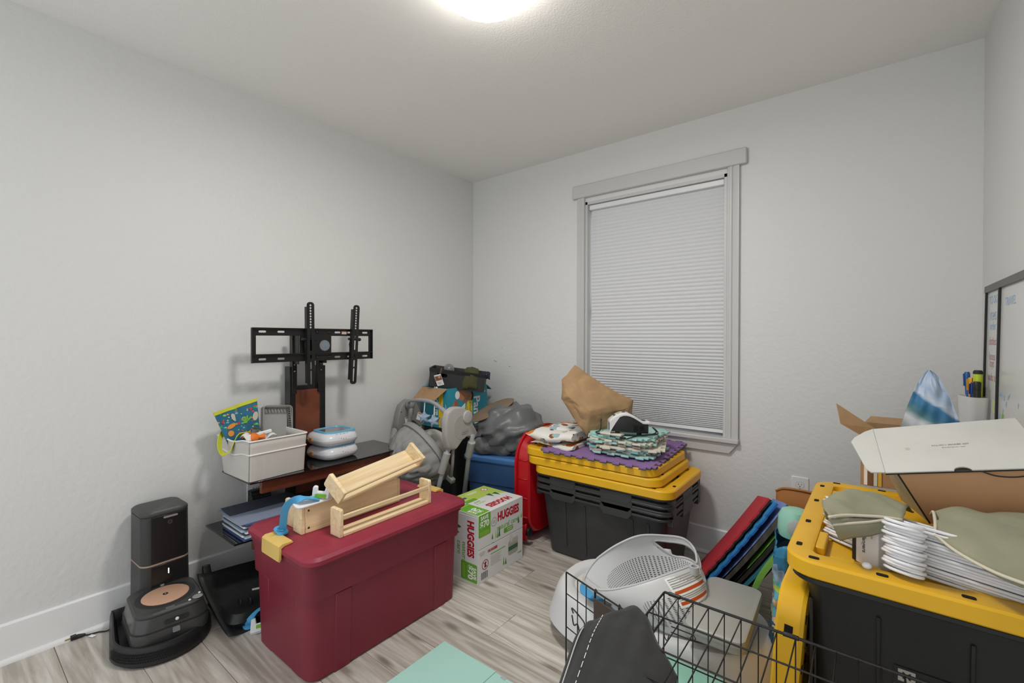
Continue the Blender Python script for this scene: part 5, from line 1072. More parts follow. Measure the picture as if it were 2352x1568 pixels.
def fold(z0, th, x0, x1, y0, y1, k):
    """one fold: a soft slab rounded on its left end"""
    n = 14; rings = []
    for i in range(n+1):
        u = i/n; x = x0+(x1-x0)*u
        hh = th*(math.sin(min(1, u*5+0.08)*PI/2))*(1-0.15*u)
        wob = 0.006*math.sin(7*u+k)
        zc = z0+th/2+wob+0.010*NZ.noise(V((u*3, k, 2)))
        rings.append([(x, y0+(y1-y0)*s+0.014*math.sin(5*u+k*2)+(0.03*u if k else 0), zc+hh/2*c+0.006*NZ.noise(V((u*5, s*4, k)))) for s, c in ((0, -0.3), (0, 0.3), (0.06, 0.9), (0.3, 1.05), (0.6, 0.95), (0.94, 0.9), (1, 0.3), (1, -0.3), (0.94, -0.8), (0.06, -0.8))])
    g = G(); g.loft(rings); return g.obj('fold', blanket_m, t, smooth=60)
fold(0.003, 0.030, -0.135, 0.150, -0.135, 0.18, 0); fold(0.030, 0.060, -0.165, 0.125, -0.155, 0.20, 1); fold(0.070, 0.030, -0.08, 0.13, -0.02, 0.19, 2)
# brown paper bag
kraft = mat('kraft_paper', '#a88862', 0.8, var=(10, 0.08), bump=(18, 0.8))
t = thing('paper_bag', 'crumpled brown paper grocery bag tipped over on the foam mats', 'paper bag', (1.33, -0.42, 0.70))
A_, B_, C_, D_ = V((1.335, -0.528, 0.809)), V((1.482, -0.308, 0.853)), V((1.470, -0.300, 0.770)), V((1.300, -0.490, 0.672))    # bottom panel
E1, F1, G1, H1 = V((1.168, -0.537, 0.960)), V((1.215, -0.48, 1.048)), V((1.155, -0.53, 0.866)), V((1.22, -0.36, 0.93))           # mouth
OB = V((1.33, -0.42, 0.70))
N_ = 26
def crum(p):
    return p+V((NZ.noise(p*9), NZ.noise(p*9+V((7, 1, 3))), NZ.noise(p*9+V((2, 9, 5)))))*0.009
def quad(a, b, c, d, sx, amp=0.03, seed=0):
    def f(u, v):
        p = (a*(1-u)+b*u)*(1-v)+(d*(1-u)+c*u)*v
        e = min(1, 6*min(u, 1-u))*min(1, 6*min(v, 1-v))
        q = 0.5*NZ.noise(p*7+V((seed, 0, 0)))+1.1*abs(NZ.noise(p*13+V((seed, 3, 0))))+0.5*abs(NZ.noise(p*30+V((seed, 5, 0))))-0.25
        return tuple(crum(p)-OB+sx*(q*amp*e+0.010*e))
    return f
g = G()
for qd in ((E1, F1, B_, A_), (A_, B_, C_, D_), (G1, E1, A_, D_), (F1, H1, C_, B_), (H1, G1, D_, C_), (E1, G1, H1, F1)):
    ce = sum(qd, V())/4-(A_+B_+C_+D_+E1+F1+G1+H1)/8
    g.grid(quad(*qd, ce.normalized(), 0.017, 2), 30, 30)
bm_ = g.obj('bag_paper', kraft, t, smooth='keep'); q = bm_.modifiers.new('weld', 'WELD'); q.merge_threshold = 0.002; q = bm_.modifiers.new('solid', 'SOLIDIFY'); q.thickness = 0.0012
nrm = (B_-A_).cross(D_-A_).normalized(); 
if nrm.dot(V((0.6, -0.78, 0))) < 0: nrm = -nrm
PBM = frame((A_*0.36+B_*0.64)*0.62+(D_*0.36+C_*0.64)*0.38-OB+nrm*0.016, B_-A_, A_-D_)
patch('bag_print', mat('bag_print_m', '#6d563d', 0.8), t, PBM @ T(0, 0.012, 0), 0.085, 0.003); patch('bag_print', MATS['bag_print_m'], t, PBM @ T(0, 0.004, 0), 0.085, 0.0025)
# black and white hand-held appliance with its cable
t = thing('handheld_appliance', 'black and white moulded appliance with a hollow handle on the foam tiles', 'appliance', mx=frame((1.535, -0.485, ZS+0.012), (0.80, 0.58, 0.0), (-0.58, 0.80, 0.0)))
def prof(x):   # height of the body along its length -0.09..0.09
    u = (x+0.095)/0.19; return 0.060+0.050*math.sin(PI*min(1, u*1.1+0.05))*(1-0.35*u), u
rings = []
for k in range(13):
    x = -0.095+0.19*k/12; h, u = prof(x); w = 0.070*(0.80+0.2*math.sin(PI*u)); zb = 0.0+0.012*(1-u)
    rings.append([(x, p[0], zb+(h-zb)/2+p[1]) for p in rr(w, h-zb, 0.014, 3)])
g = G(); g.loft(rings); g.obj('body', mat('appliance_black', '#2a2c2e', 0.35), t, smooth=50)
rings = []
for k in range(13):
    x = -0.100+0.20*k/12; h, u = prof(x); w = 0.076*(0.82+0.2*math.sin(PI*u))
    rings.append([(x, y, h+z-0.002) for y, z in ((-w/2, -0.007-0.045*max(0, 1-u*4)), (-w/2, 0.0), (-w/2+0.008, 0.006), (w/2-0.008, 0.006), (w/2, 0.0), (w/2, -0.007-0.045*max(0, 1-u*4)), (w/2-0.006, -0.006), (-w/2+0.006, -0.006))])
g = G(); g.loft(rings); cvr = g.obj('white_cover', mat('appliance_white', '#d9dadb', 0.3), t, smooth=50)
rings = []
for k in range(9):
    x = 0.0+0.085*k/8; h, u = prof(x); w = 0.050*math.sin(PI*(0.12+0.76*k/8))**0.5
    rings.append([(x, y, h+0.0045+z) for y, z in ((-w/2, 0), (w/2, 0), (w/2, 0.0012), (-w/2, 0.0012))])
g = G(); g.loft(rings); g.obj('handle_hollow', mat('hollow_grey', '#3f4042', 0.5), cvr)
for k in range(3):
    x = -0.07+0.022*k; h, u = prof(x); g = G(); g.ball((x, 0, h+0.004), (0.010, 0.010, 0.003), 12); g.obj('dial', print_black if k != 1 else mat('dial_gold', '#b9a04a', 0.4), cvr, smooth=True)
for i in range(2):
    for j in range(4):
        g = G(); g.box((0.030+0.030*i, -0.0360, 0.016+0.0085*j), (0.022, 0.003, 0.0035)); g.obj('vent_slot', void_m, t)
for x in (-0.055, 0.055):
    g = G(); g.cyl((x, 0, -0.011), (x, 0, 0.012), 0.012, n=12); g.obj('foot', black_plastic, t)
pts = [(1.37, -0.46, ZS+0.06), (1.385, -0.50, ZS+0.012), (1.375, -0.53, ZS+0.004), (1.41, -0.555, ZS+0.004), (1.50, -0.52, ZS+0.004), (1.60, -0.47, ZS+0.005), (1.645, -0.395, ZS+0.012), (1.615, -0.36, ZS+0.03), (1.66, -0.405, ZS+0.012), (1.62, -0.47, ZS+0.010), (1.585, -0.53, ZS+0.006), (1.565, -0.575, ZS+0.0)]
t = thing('appliance_cable', 'thin black cable looped over the mint foam tiles', 'cable', (1.5, -0.47, ZS))
g = G(); g.tube([p-V((1.5, -0.47, ZS)) for p in crom(pts, 8)], 0.0032, 7); g.obj('cable', black_plastic, t, smooth=True)
g = G(); g.box((0.065, -0.105, 0.004), (0.03, 0.016, 0.010), RZ(-8)); g.obj('connector', black_plastic, t, bevel=0.003)
g = G(); g.box((1.470, -0.535, ZS+0.0085), (0.115, 0.045, 0.010), None); g.obj('white_block', mat('ivory_foam', '#d8d2c3', 0.7), label='small ivory slab lying on the mint foam tiles under the appliance', cat='slab', bevel=0.002)
# ------------------------------------------------------------------ baby tub, bath seat, grey case
tubw = mat('tub_white', '#d7d8d9', 0.35); tubi = mat('tub_inner', '#d3cfca', 0.4)
t = thing('baby_bathtub', 'long white oval baby bathtub with a blue pad inside', 'baby bathtub', (1.865, -0.975, 0))
def tb(a, b, z, p=2.6): return [(q[0], q[1], z) for q in ell(a, b, 56, 0, 0, p)]
g = G(); g.loft([tb(0.300, 0.150, 0.0), tb(0.33, 0.175, 0.055), tb(0.34, 0.18, 0.066)], True, True); g.obj('base', tubw, t, smooth=40)
g = G(); g.loft([tb(0.428, 0.250, 0.060), tb(0.434, 0.256, 0.062), tb(0.432, 0.254, 0.072), tb(0.402, 0.236, 0.165), tb(0.390, 0.228, 0.192), tb(0.378, 0.218, 0.203), tb(0.345, 0.190, 0.203), tb(0.332, 0.178, 0.197), tb(0.315, 0.165, 0.165), tb(0.29, 0.145, 0.125), tb(0.24, 0.11, 0.112)], True, True); g.obj('shell', tubw, t, smooth=40)
g = G(); g.loft([[(p[0]-0.245, p[1]-0.02, z) for p in ell(a, b, 32)] for a, b, z in ((0.085, 0.12, 0.15), (0.085, 0.12, 0.186), (0.075, 0.108, 0.190))]); g.obj('inner_rest', tubi, t, smooth=40)
g = G(); g.loft([[(p[0]-0.215, p[1]-0.035, z) for p in ell(a, b, 32)] for a, b, z in ((0.075, 0.11, 0.185), (0.075, 0.11, 0.195), (0.068, 0.10, 0.199))]); g.obj('blue_pad', mat('pad_blue', '#4f9fd2', 0.45), t, smooth=40)
g = G(); g.ball((-0.075, -0.135, 0.196), (0.045, 0.022, 0.010), 16); g.obj('drain_bump', mat('tub_cool', '#d5dce6', 0.35), t, smooth=True)
g = G(); g.loft([[(p[0]+0.24, p[1]-0.02, z) for p in ell(a, b, 28)] for a, b, z in ((0.10, 0.13, 0.13), (0.10, 0.13, 0.150))]); g.obj('grey_insert', mat('insert_grey', '#6f7072', 0.5), t, smooth=40)
g = G(); g.bb((0.402, -0.06, 0.09), (0.416, 0.05, 0.16), RZ(0)); g.obj('end_grip', mat('grip_dark', '#34383b', 0.4), t, bevel=0.004)
# grey flat case on the tub
t = thing('grey_case', 'flat grey plastic case with rounded corners lying across the white bathtub', 'case', mx=frame((2.124, -1.030, 0.250), (1, 0.02, 0.0), (-0.12, 1, 0.03)))
cg = mat('case_grey', '#a9a9a4', 0.45)
g = G(); g.stack([(rr(0.165, 0.335, 0.025, 5), 0), (rr(0.175, 0.345, 0.028, 5), 0.006), (rr(0.176, 0.346, 0.028, 5), 0.022)]); g.obj('case_bottom', cg, t, smooth=35)
g = G(); g.stack([(rr(0.180, 0.350, 0.03, 5), 0.023), (rr(0.181, 0.351, 0.03, 5), 0.028), (rr(0.176, 0.346, 0.028, 5), 0.043), (rr(0.165, 0.335, 0.026, 5), 0.047)]); g.obj('case_lid', mat('case_lid_grey', '#a4a49f', 0.4), t, smooth=35)
# bath seat: tilted bucket with dotted panels
m, nt, b = node_mat('bath_seat_plastic', 0.38); N = nt.nodes.new; L = nt.links.new
uvn = N('ShaderNodeUVMap'); uvn.uv_map = 'UVMap'
sc = N('ShaderNodeVectorMath'); sc.operation = 'MULTIPLY'; sc.inputs[1].default_value = (118, 40, 1); L(uvn.outputs[0], sc.inputs[0])
fr = N('ShaderNodeVectorMath'); fr.operation = 'FRACTION'; L(sc.outputs[0], fr.inputs[0])
sb = N('ShaderNodeVectorMath'); sb.operation = 'SUBTRACT'; sb.inputs[1].default_value = (0.5, 0.5, 0); L(fr.outputs[0], sb.inputs[0])
ln = N('ShaderNodeVectorMath'); ln.operation = 'LENGTH'; L(sb.outputs[0], ln.inputs[0])
lt = N('ShaderNodeMath'); lt.operation = 'LESS_THAN'; lt.inputs[1].default_value = 0.27; L(ln.outputs['Value'], lt.inputs[0])
sx = N('ShaderNodeSeparateXYZ'); L(uvn.outputs[0], sx.inputs[0])
msk = None
for u0, u1, v0, v1 in ((0.03, 0.44, 0.42, 0.90), (0.60, 0.735, 0.38, 0.80), (0.86, 0.93, 0.45, 0.8)):
    cs = []
    for ch, lo, hi in (('X', u0, u1), ('Y', v0, v1)):
        c = (lo+hi)/2; h = (hi-lo)/2
        s1 = N('ShaderNodeMath'); s1.operation = 'SUBTRACT'; s1.inputs[1].default_value = c; L(sx.outputs[ch], s1.inputs[0])
        d1 = N('ShaderNodeMath'); d1.operation = 'DIVIDE'; d1.inputs[1].default_value = h; L(s1.outputs[0], d1.inputs[0])
        a1 = N('ShaderNodeMath'); a1.operation = 'ABSOLUTE'; L(d1.outputs[0], a1.inputs[0])
        p1 = N('ShaderNodeMath'); p1.operation = 'POWER'; p1.inputs[1].default_value = 3; L(a1.outputs[0], p1.inputs[0]); cs.append(p1)
    ad = N('ShaderNodeMath'); ad.operation = 'ADD'; L(cs[0].outputs[0], ad.inputs[0]); L(cs[1].outputs[0], ad.inputs[1])
    l1 = N('ShaderNodeMath'); l1.operation = 'LESS_THAN'; l1.inputs[1].default_value = 1.0; L(ad.outputs[0], l1.inputs[0])
    if msk is None: msk = l1
    else:
        mm = N('ShaderNodeMath'); mm.operation = 'MAXIMUM'; L(msk.outputs[0], mm.inputs[0]); L(l1.outputs[0], mm.inputs[1]); msk = mm
mu = N('ShaderNodeMath'); mu.operation = 'MULTIPLY'; L(lt.outputs[0], mu.inputs[0]); L(msk.outputs[0], mu.inputs[1])
cx = N('ShaderNodeMix'); cx.data_type = 'RGBA'; cx.inputs[6].default_value = lin('#cbcccd'); cx.inputs[7].default_value = lin('#3c3c3c'); L(mu.outputs[0], cx.inputs[0]); L(cx.outputs[2], b.inputs['Base Color']); seat_m = m
t = thing('bath_seat', 'grey-white perforated baby bath seat with a handle, tilted on the bathtub', 'bath seat', (1.92, -1.06, 0.20))
OS = V((1.92, -1.06, 0.20))
RIM = [V(p) for p in ((1.655, -1.150, 0.292), (1.672, -1.112, 0.335), (1.703, -1.088, 0.370), (1.748, -1.042, 0.405), (1.808, -0.990, 0.433), (1.882, -0.930, 0.432), (1.944, -0.902, 0.428), (1.985, -0.905, 0.402), (2.012, -0.965, 0.382), (2.010, -1.020, 0.392), (1.985, -1.062, 0.386), (1.905, -1.128, 0.350), (1.848, -1.170, 0.328), (1.786, -1.205, 0.308), (1.735, -1.222, 0.302), (1.680, -1.198, 0.292))]
rim = crom(RIM, 6, True); nr = len(rim)
cb = V((1.965, -1.075, 0.212))
def bot(i):
    a = math.atan2(rim[i].y-(-1.06), rim[i].x-1.87); return cb+V((0.105*math.cos(a), 0.090*math.sin(a), 0.0))
def sv(i, v):
    p, q = rim[i], bot(i); e = 1-(1-v)**1.0
    w = v**1.25; c = p*(1-w)+q*w
    out = V((p.x-1.88, p.y+1.06, 0)); out = out.normalized() if out.length else out
    return c+out*0.022*math.sin(PI*v)
NV = 20
g = G(); g.uv = []
vs = []
for j in range(NV+1):
    for i in range(nr+1): vs.append(sv(i % nr, j/NV)-OS); g.uv.append((i/nr, j/NV))
for k in range(3):   # floor
    s = (0.66, 0.33, 0.02)[k]
    for i in range(nr+1): vs.append(cb+(bot(i % nr)-cb)*s+V((0, 0, -0.010*(1-s)))-OS); g.uv.append((i/nr, 1.0))
fs = []
hole = lambda i, j: (0.285 < (i+0.5)/nr < 0.535) and (0.15 < (j+0.5)/NV < 0.40) and not ((i+0.5)/nr < 0.31 and (j+0.5)/NV > 0.3)
for j in range(NV+3):
    for i in range(nr):
        if j < NV and hole(i, j): continue
        a = j*(nr+1)+i; fs.append((a, a+1, a+nr+2, a+nr+1))
g.add(vs, fs); g.obj('bucket', seat_m, t, smooth='keep', solid=0.005, off=0)
g = G(); g.tube([p-OS for p in rim], 0.0048, 8, closed=True); g.obj('rim_edge', mat('seat_edge', '#b9babb', 0.35), t, smooth=True)
# handle edge along the opening
i0, i1 = int(0.285*nr), int(0.535*nr); pts = [sv(i, 0.15)-OS for i in range(i0, i1+1, 3)]+[sv(i1, 0.27)-OS]+[sv(i, 0.40)-OS for i in range(i1, i0+2, -3)]+[sv(i0, 0.24)-OS]
g = G(); g.tube(crom(pts, 3, True), 0.0050, 8, closed=True); g.obj('handle_edge', MATS['seat_edge'], t, smooth=True)
ci = RIM[9]-OS+V((0.012, -0.012, 0)); g = G(); g.loft([[(ci.x+p[0], ci.y+p[1], ci.z+z) for p in ell(a, a, 20)] for a, z in ((0.017, -0.02), (0.017, 0.006), (0.010, 0.006), (0.010, -0.015))], True, True); g.obj('hook_ring', MATS['seat_edge'], t, smooth=40)
# warning label on the outside: curved strips following the bucket
def strip(nm, m_, u0, u1, v0, v1, lift):
    g = G()
    def f(a, c):
        i = (u0+(u1-u0)*a)*nr; i0 = int(i) % nr; fr_ = i-int(i); v = v0+(v1-v0)*c
        p = sv(i0, v)*(1-fr_)+sv((i0+1) % nr, v)*fr_
        o = V((p.x-1.90, p.y+1.06, 0)).normalized(); return tuple(p-OS+o*lift)
    g.grid(f, 12, 6); return g.obj(nm, m_, t, smooth='keep')
lb = strip('warning_label', print_white, 0.548, 0.665, 0.06, 0.56, 0.0042)
for v0, v1, mm in ((0.30, 0.35, 'o'), (0.47, 0.52, 'o'), (0.09, 0.11, 'g'), (0.13, 0.145, 'g'), (0.17, 0.19, 'g'), (0.21, 0.225, 'g'), (0.24, 0.26, 'g'), (0.38, 0.395, 'g'), (0.41, 0.425, 'g'), (0.44, 0.45, 'g')):
    q = strip('orange_bar' if mm == 'o' else 'label_line', mat('bar_orange', '#c3501f', 0.5) if mm == 'o' else print_grey, 0.552, 0.662, v0, v1, 0.0052); q.parent = lb
strip('code_mark', print_grey, 0.70, 0.715, 0.80, 0.86, 0.0045)
# mint container between tub and crate
t = thing('mint_bin', 'mint green plastic bin on the floor behind the wire crate', 'bin', (2.06, -1.335, 0))
mintp = mat('mint_plastic', '#8fc4b2', 0.4)
g = G(); g.stack([(rr(0.22, 0.12, 0.02, 4), 0), (rr(0.23, 0.13, 0.02, 4), 0.190)]); g.obj('bin_body', mintp, t, smooth=40)
g = G(); g.stack([(rr(0.25, 0.145, 0.022, 4), 0.190), (rr(0.25, 0.145, 0.022, 4), 0.205), (rr(0.235, 0.13, 0.02, 4), 0.210)]); g.obj('bin_lid', mintp, t, smooth=40)
# mint board on the floor
t = thing('mint_board', 'flat mint green box with dark script lying on the floor in front', 'flat box', (1.21, -1.458, 0))
mb = mat('mint_card', '#a8d4c9', 0.5)
g = G(); g.bb((0.0, -0.42, 0), (0.52, 0, 0.018)); g.obj('box_body', mb, t, bevel=0.002)
g = G(); g.bb((0.0, -0.42, 0.0185), (0.26, 0, 0.021)); g.obj('top_flap', mb, t, bevel=0.001)
g = G(); g.bb((0.29, -0.012, 0.0182), (0.31, 0.001, 0.0195)); g.obj('silver_clip', mat('clip_silver', '#d8dadb', 0.25, metal=0.7), t)
text('Sweet', 0.085, mat('script_dark', '#2f4a4d', 0.6), t, T(0.105, -0.275, 0.0214) @ RZ(38), bold=0.003, shear=0.3)
# ------------------------------------------------------------------ wire crate
t = thing('wire_crate', 'black wire pet crate with an open side door', 'pet crate', (2.06, -1.44, 0))
wire = mat('crate_wire', '#201d1b', 0.4, var=(60, 0.2))
rust = mat('crate_wire_worn', '#4a3a31', 0.5)
CX1, CY1, CZ = 0.62, -0.335, 0.498
def rod(nm, a, b, r=0.0016, par=None, m_=wire): g = G(); g.tube([a, b], r, 6); return g.obj(nm, m_, par or t, smooth=50)
NX = 16
for k in range(NX+1):
    x = CX1*k/NX
    rod('back_wire', (x, 0, 0.01), (x, 0, CZ), 0.0022 if k in (0, NX) else 0.0016)
    rod('top_wire', (x, 0.0, CZ), (x, CY1, CZ), 0.0016)
for z in (0.01, 0.12, 0.22, 0.32, 0.425, CZ): rod('back_bar', (0, 0.003, z), (CX1, 0.003, z), 0.0034 if z == CZ else 0.0018)
for y in (-0.118, -0.24, CY1): rod('top_bar', (0, y, CZ+0.003), (CX1, y, CZ+0.003), 0.002)
for z in (0.01, 0.22, 0.32, 0.425, CZ): rod('side_bar', (0, 0, z), (0, -0.16, z), 0.003 if z == CZ else 0.0017)
for y in (-0.04, -0.08, -0.12, -0.16): rod('side_wire', (0, y, 0.01), (0, y, CZ), 0.0016)
rod('side_bar', (0, -0.16, CZ), (0, CY1, CZ), 0.003)
for y in (CY1,): rod('corner_post', (0, y, 0.01), (0, y, CZ), 0.0024)
for k in range(NX+1): rod('front_wire', (CX1*k/NX, CY1, 0.01), (CX1*k/NX, CY1, CZ), 0.0016)
for x in (0.028, 0.30): 
    g = G(); g.cyl((x-0.016, 0.003, CZ), (x+0.016, 0.003, CZ), 0.0055, n=10); g.obj('hinge_sleeve', wire, t, bevel=0.001)
g = G(); g.tube(crom([(0.0, 0.002, 0.40), (0.004, -0.008, 0.385), (0.012, -0.010, 0.375), (0.014, 0.002, 0.385)], 4), 0.0015, 6); g.obj('hook', rust, t)
g = G(); g.tube(rr_ := [(x, 0.006, z) for x, z in ((0.018, 0.408), (0.078, 0.408), (0.083, 0.400), (0.078, 0.392), (0.018, 0.392))], 0.0016, 6); g.obj('latch_loop', rust, t)
# open side door
DV = V((-0.266, 0.088, 0)); DO = V((-0.004, -0.159, 0)); dl = DV.length; du = DV/dl
dn = V((-du.y, du.x, 0))
for s in (0, 0.16, 0.25, 0.43, 0.57, 0.69, 0.82, 1.0):
    p = DO+DV*s; rod('door_wire', (p.x, p.y, 0.02), (p.x, p.y, CZ-0.001), 0.0024 if s in (0, 1.0) else 0.0016)
for z in (0.02, 0.12, 0.219, 0.333, 0.433, CZ-0.001): rod('door_bar', DO+V((0, 0, z)), DO+DV+V((0, 0, z)), 0.0024 if z > 0.48 else 0.0016)
DM = frame(DO+V((0, 0, 0)), du, (0, 0, 1))
g = G(); g.bb((dl*0.26, 0.405, -0.003), (dl*0.575, 0.478, 0.0), DM); g.obj('name_plate', mat('plate_brown', '#4a3b33', 0.5), t, bevel=0.002)
for s in (0.26, 0.575):
    g = G(); g.tube(crom([(dl*s, 0.50, 0.004), (dl*s-0.006, 0.494, 0.005), (dl*s, 0.485, 0.005), (dl*s+0.002, 0.40, 0.004), (dl*s-0.004, 0.392, 0.0)], 4), 0.0019, 6, mx=DM); g.obj('plate_hook', wire, t)
g = G(); g.tube(crom([(dl*0.90, 0.385, 0.004), (dl*0.92, 0.398, 0.004), (dl*0.75, 0.385, 0.004), (dl*0.73, 0.372, 0.004), (dl*0.75, 0.35, 0.004)], 4), 0.0021, 6, mx=DM); g.obj('slide_bolt', rust, t)
g = G(); g.tube(crom([(dl*0.93, 0.375, 0.006), (dl*0.90, 0.35, 0.006), (dl*0.84, 0.36, 0.006), (dl*0.80, 0.33, 0.006), (dl*0.76, 0.345, 0.006), (dl*0.79, 0.318, 0.004)], 4), 0.0021, 6, mx=DM); g.obj('bolt_handle', rust, t)
# black cloth over the crate corner
m = mat('black_velour', '#323232', 0.95, sheen=0.1, var=(18, 0.12), bump=(70, 0.25))
t = thing('black_cover', 'black fabric cover with white stitching draped over the crate corner', 'fabric cover', (2.05, -1.70, 0.30))
OC = V((2.05, -1.70, 0.30))
K0 = [V(p) for p in ((1.955, -1.690, 0.478), (1.985, -1.690, 0.505), (2.02, -1.655, 0.520), (2.052, -1.622, 0.525), (2.085, -1.632, 0.520), (2.125, -1.665, 0.490), (2.180, -1.70, 0.46))]
K1 = [V(p) for p in ((1.962, -1.765, 0.470), (1.995, -1.770, 0.488), (2.035, -1.775, 0.494), (2.078, -1.785, 0.494), (2.12, -1.79, 0.49), (2.165, -1.785, 0.478), (2.20, -1.78, 0.44))]
K2 = [V(p) for p in ((1.975, -1.90, 0.36), (2.01, -1.91, 0.39), (2.055, -1.92, 0.40), (2.10, -1.93, 0.40), (2.15, -1.93, 0.40), (2.205, -1.92, 0.38), (2.235, -1.88, 0.35))]
K3 = [V(p) for p in ((1.96, -1.99, 0.16), (2.0, -2.0, 0.18), (2.06, -2.02, 0.18), (2.11, -2.03, 0.18), (2.17, -2.03, 0.18), (2.22, -2.01, 0.17), (2.26, -1.96, 0.15))]
cols = [crom(k, 6) for k in (K0, K1, K2, K3)]; nc = len(cols[0]); rows = [crom([c[i] for c in cols], 8) for i in range(nc)]
g = G(); nr2 = len(rows[0])
vs = []
for j in range(nr2):
    for i in range(nc):
        p = rows[i][j]; vs.append(p-OC+V((0, 0, 0.012+0.002*math.sin(i*0.8+j*0.2)+0.006*NZ.noise(p*10))))
g.add(vs, [(j*nc+i, j*nc+i+1, (j+1)*nc+i+1, (j+1)*nc+i) for j in range(nr2-1) for i in range(nc-1)]); g.obj('cover_cloth', m, t, smooth='keep', solid=0.006)
st = [vs[j*nc+8]+V((0, 0, 0.005)) for j in range(nr2)]
for k in range(0, len(st)-1):
    d = st[k+1]-st[k]; g = G(); g.tube([st[k]+d*0.1, st[k]+d*0.75], 0.0009, 5); g.obj('stitch', print_white, t)
g = G(); g.tube([vs[j*nc+2]+V((-0.001, 0, 0.006)) for j in range(4, nr2)], 0.0018, 6); g.obj('white_piping', mat('piping_grey', '#b9b9b9', 0.8), t, smooth=True)
gl = G(); gl.grid(lambda u, v: tuple(V((1.90+0.085*u-0.02*v, -1.83-0.16*v+0.02*math.sin(5*u), 0.36-0.13*v*v-0.16*(1-u)**1.5+0.012*math.sin(9*u+4*v)))-OC), 16, 14); gl.obj('grey_lining', mat('velour_grey', '#77787a', 0.95), t, smooth='keep', solid=0.006)
# ------------------------------------------------------------------ leaning play mats
def lean_mat(label, x0, x1, zt, bend, m_, th=0.013, y0=-0.62, y1=-0.24, tabs=False, under=None, zc=0.0):
    """sheet leaning from floor x0 to x1 at height zt, bulging by bend"""
    t = thing('leaning_mat', label, 'foam mat', (x0, (y0+y1)/2, 0), group='foam mats leaning against the totes'); yc = (y0+y1)/2
    n = 14; pth = []
    for k in range(n+1):
        u = k/n; x = (x1-x0)*u; z = zt*u; nx, nz = -zt, (x1-x0); ln = math.hypot(nx, nz)
        pth.append(V((x+nx/ln*bend*math.sin(PI*u)*-1, 0, zc+z+nz/ln*bend*math.sin(PI*u)*-1+0.002)))
    def sheet(off0, off1, mm, nm):
        rings = []
        for k in range(n+1):
            tg = (pth[min(k+1, n)]-pth[max(k-1, 0)]).normalized(); nn = V((-tg.z, 0, tg.x))
            a, b_ = pth[k]+nn*off0, pth[k]+nn*off1; e, h = pth[k]*0.80+nn*off0-V((0.028, 0, 0)), pth[k]*0.80+nn*off1-V((0.028, 0, 0))
            rings.append([(a.x, y0-yc, a.z), (e.x, y1-yc, e.z), (h.x, y1-yc, h.z), (b_.x, y0-yc, b_.z)])
        g = G(); g.loft(rings)
        if tabs:
            L_ = sum((pth[k+1]-pth[k]).length for k in range(n)); pitch = 0.062
            for i in range(int(L_/pitch)):
                s = (i+0.25)/(L_/pitch)*n; k = int(s); f = s-k
                if k >= n: continue
                c = pth[k].lerp(pth[k+1], f); tg = (pth[k+1]-pth[k]).normalized(); nn = V((-tg.z, 0, tg.x)); M4 = frame(c+nn*off0, tg, (0, 1, 0))
                hh = off1-off0; g.prism([(-0.012, y0-yc), (0.012, y0-yc), (0.018, y0-yc-0.032), (-0.018, y0-yc-0.032)], 0, hh if nn.dot(V((M4[0][2], M4[1][2], M4[2][2]))) > 0 else -hh, M4)
        return g.obj(nm, mm, t, smooth=30)
    if under: sheet(0, th*0.5, under, 'under_layer'); sheet(th*0.5, th, m_, 'top_layer')
    else: sheet(0, th, m_, 'sheet')
fb = mat('foam_blue', '#1f5fa8', 0.8, bump=(300, 0.2)); fr_ = mat('foam_red', '#b72a36', 0.75, bump=(260, 0.3)); fperi = mat('foam_periwinkle', '#7f92cf', 0.8); fgrey = mat('foam_greybrown', '#59534c', 0.85); fblack = mat('foam_black', '#26231f', 0.85); fgreen = mat('foam_green', '#7cb04a', 0.85, bump=(90, 0.5)); fteal = mat('foam_petrol', '#2f6f86', 0.8); flime = mat('foam_lime', '#79b83c', 0.8)
fcy = mat('foam_cyan', '#2f86c4', 0.8)
lean_mat('red interlocking mat with tabs, uppermost of the leaning mats', 1.838, 2.198, 0.545, 0.006, fr_, 0.014, y0=-0.60, tabs=True, under=fblack)
lean_mat('blue interlocking mat just under the red one', 1.866, 2.226, 0.545, 0.006, fcy, 0.014, y0=-0.635, tabs=True, under=fb)
lean_mat('periwinkle edged grey mat third in the leaning pile', 1.896, 2.256, 0.55, 0.010, fperi, 0.007, y0=-0.63)
lean_mat('thick grey-brown mat fourth in the leaning pile', 1.908, 2.272, 0.54, 0.012, fgrey, 0.020, y0=-0.63)
lean_mat('thin lime mat between grey and black in the leaning pile', 1.938, 2.290, 0.54, 0.014, flime, 0.004, y0=-0.63)
lean_mat('black mat fifth in the leaning pile', 1.946, 2.298, 0.52, 0.016, fblack, 0.018, y0=-0.63)
lean_mat('petrol blue mat towards the back of the leaning pile', 1.974, 2.306, 0.50, 0.018, fteal, 0.013, y0=-0.63)
lean_mat('dark mat in front of the bright green one', 1.992, 2.312, 0.48, 0.022, fblack, 0.010, y0=-0.64)
lean_mat('thick bright green mat curving at the right of the leaning pile', 2.115, 2.325, 0.47, -0.045, fgreen, 0.016, y0=-0.70)
g = G(); g.tube(crom([(2.135, -0.035, 0.425), (2.17, -0.04, 0.445), (2.25, -0.05, 0.452), (2.33, -0.06, 0.450)], 5), 0.004, 6); g.grid(lambda u, v: (2.135+0.2*u, -0.035-0.02*u, 0.01+(0.415+0.030*math.sin(PI/2*min(1, u*2)))*v), 10, 4); g.obj('orange_board', mat('orange_board_m', '#b3763c', 0.7), label='thin orange-edged board standing behind the leaning foam mats', cat='board', smooth='keep', solid=0.004)
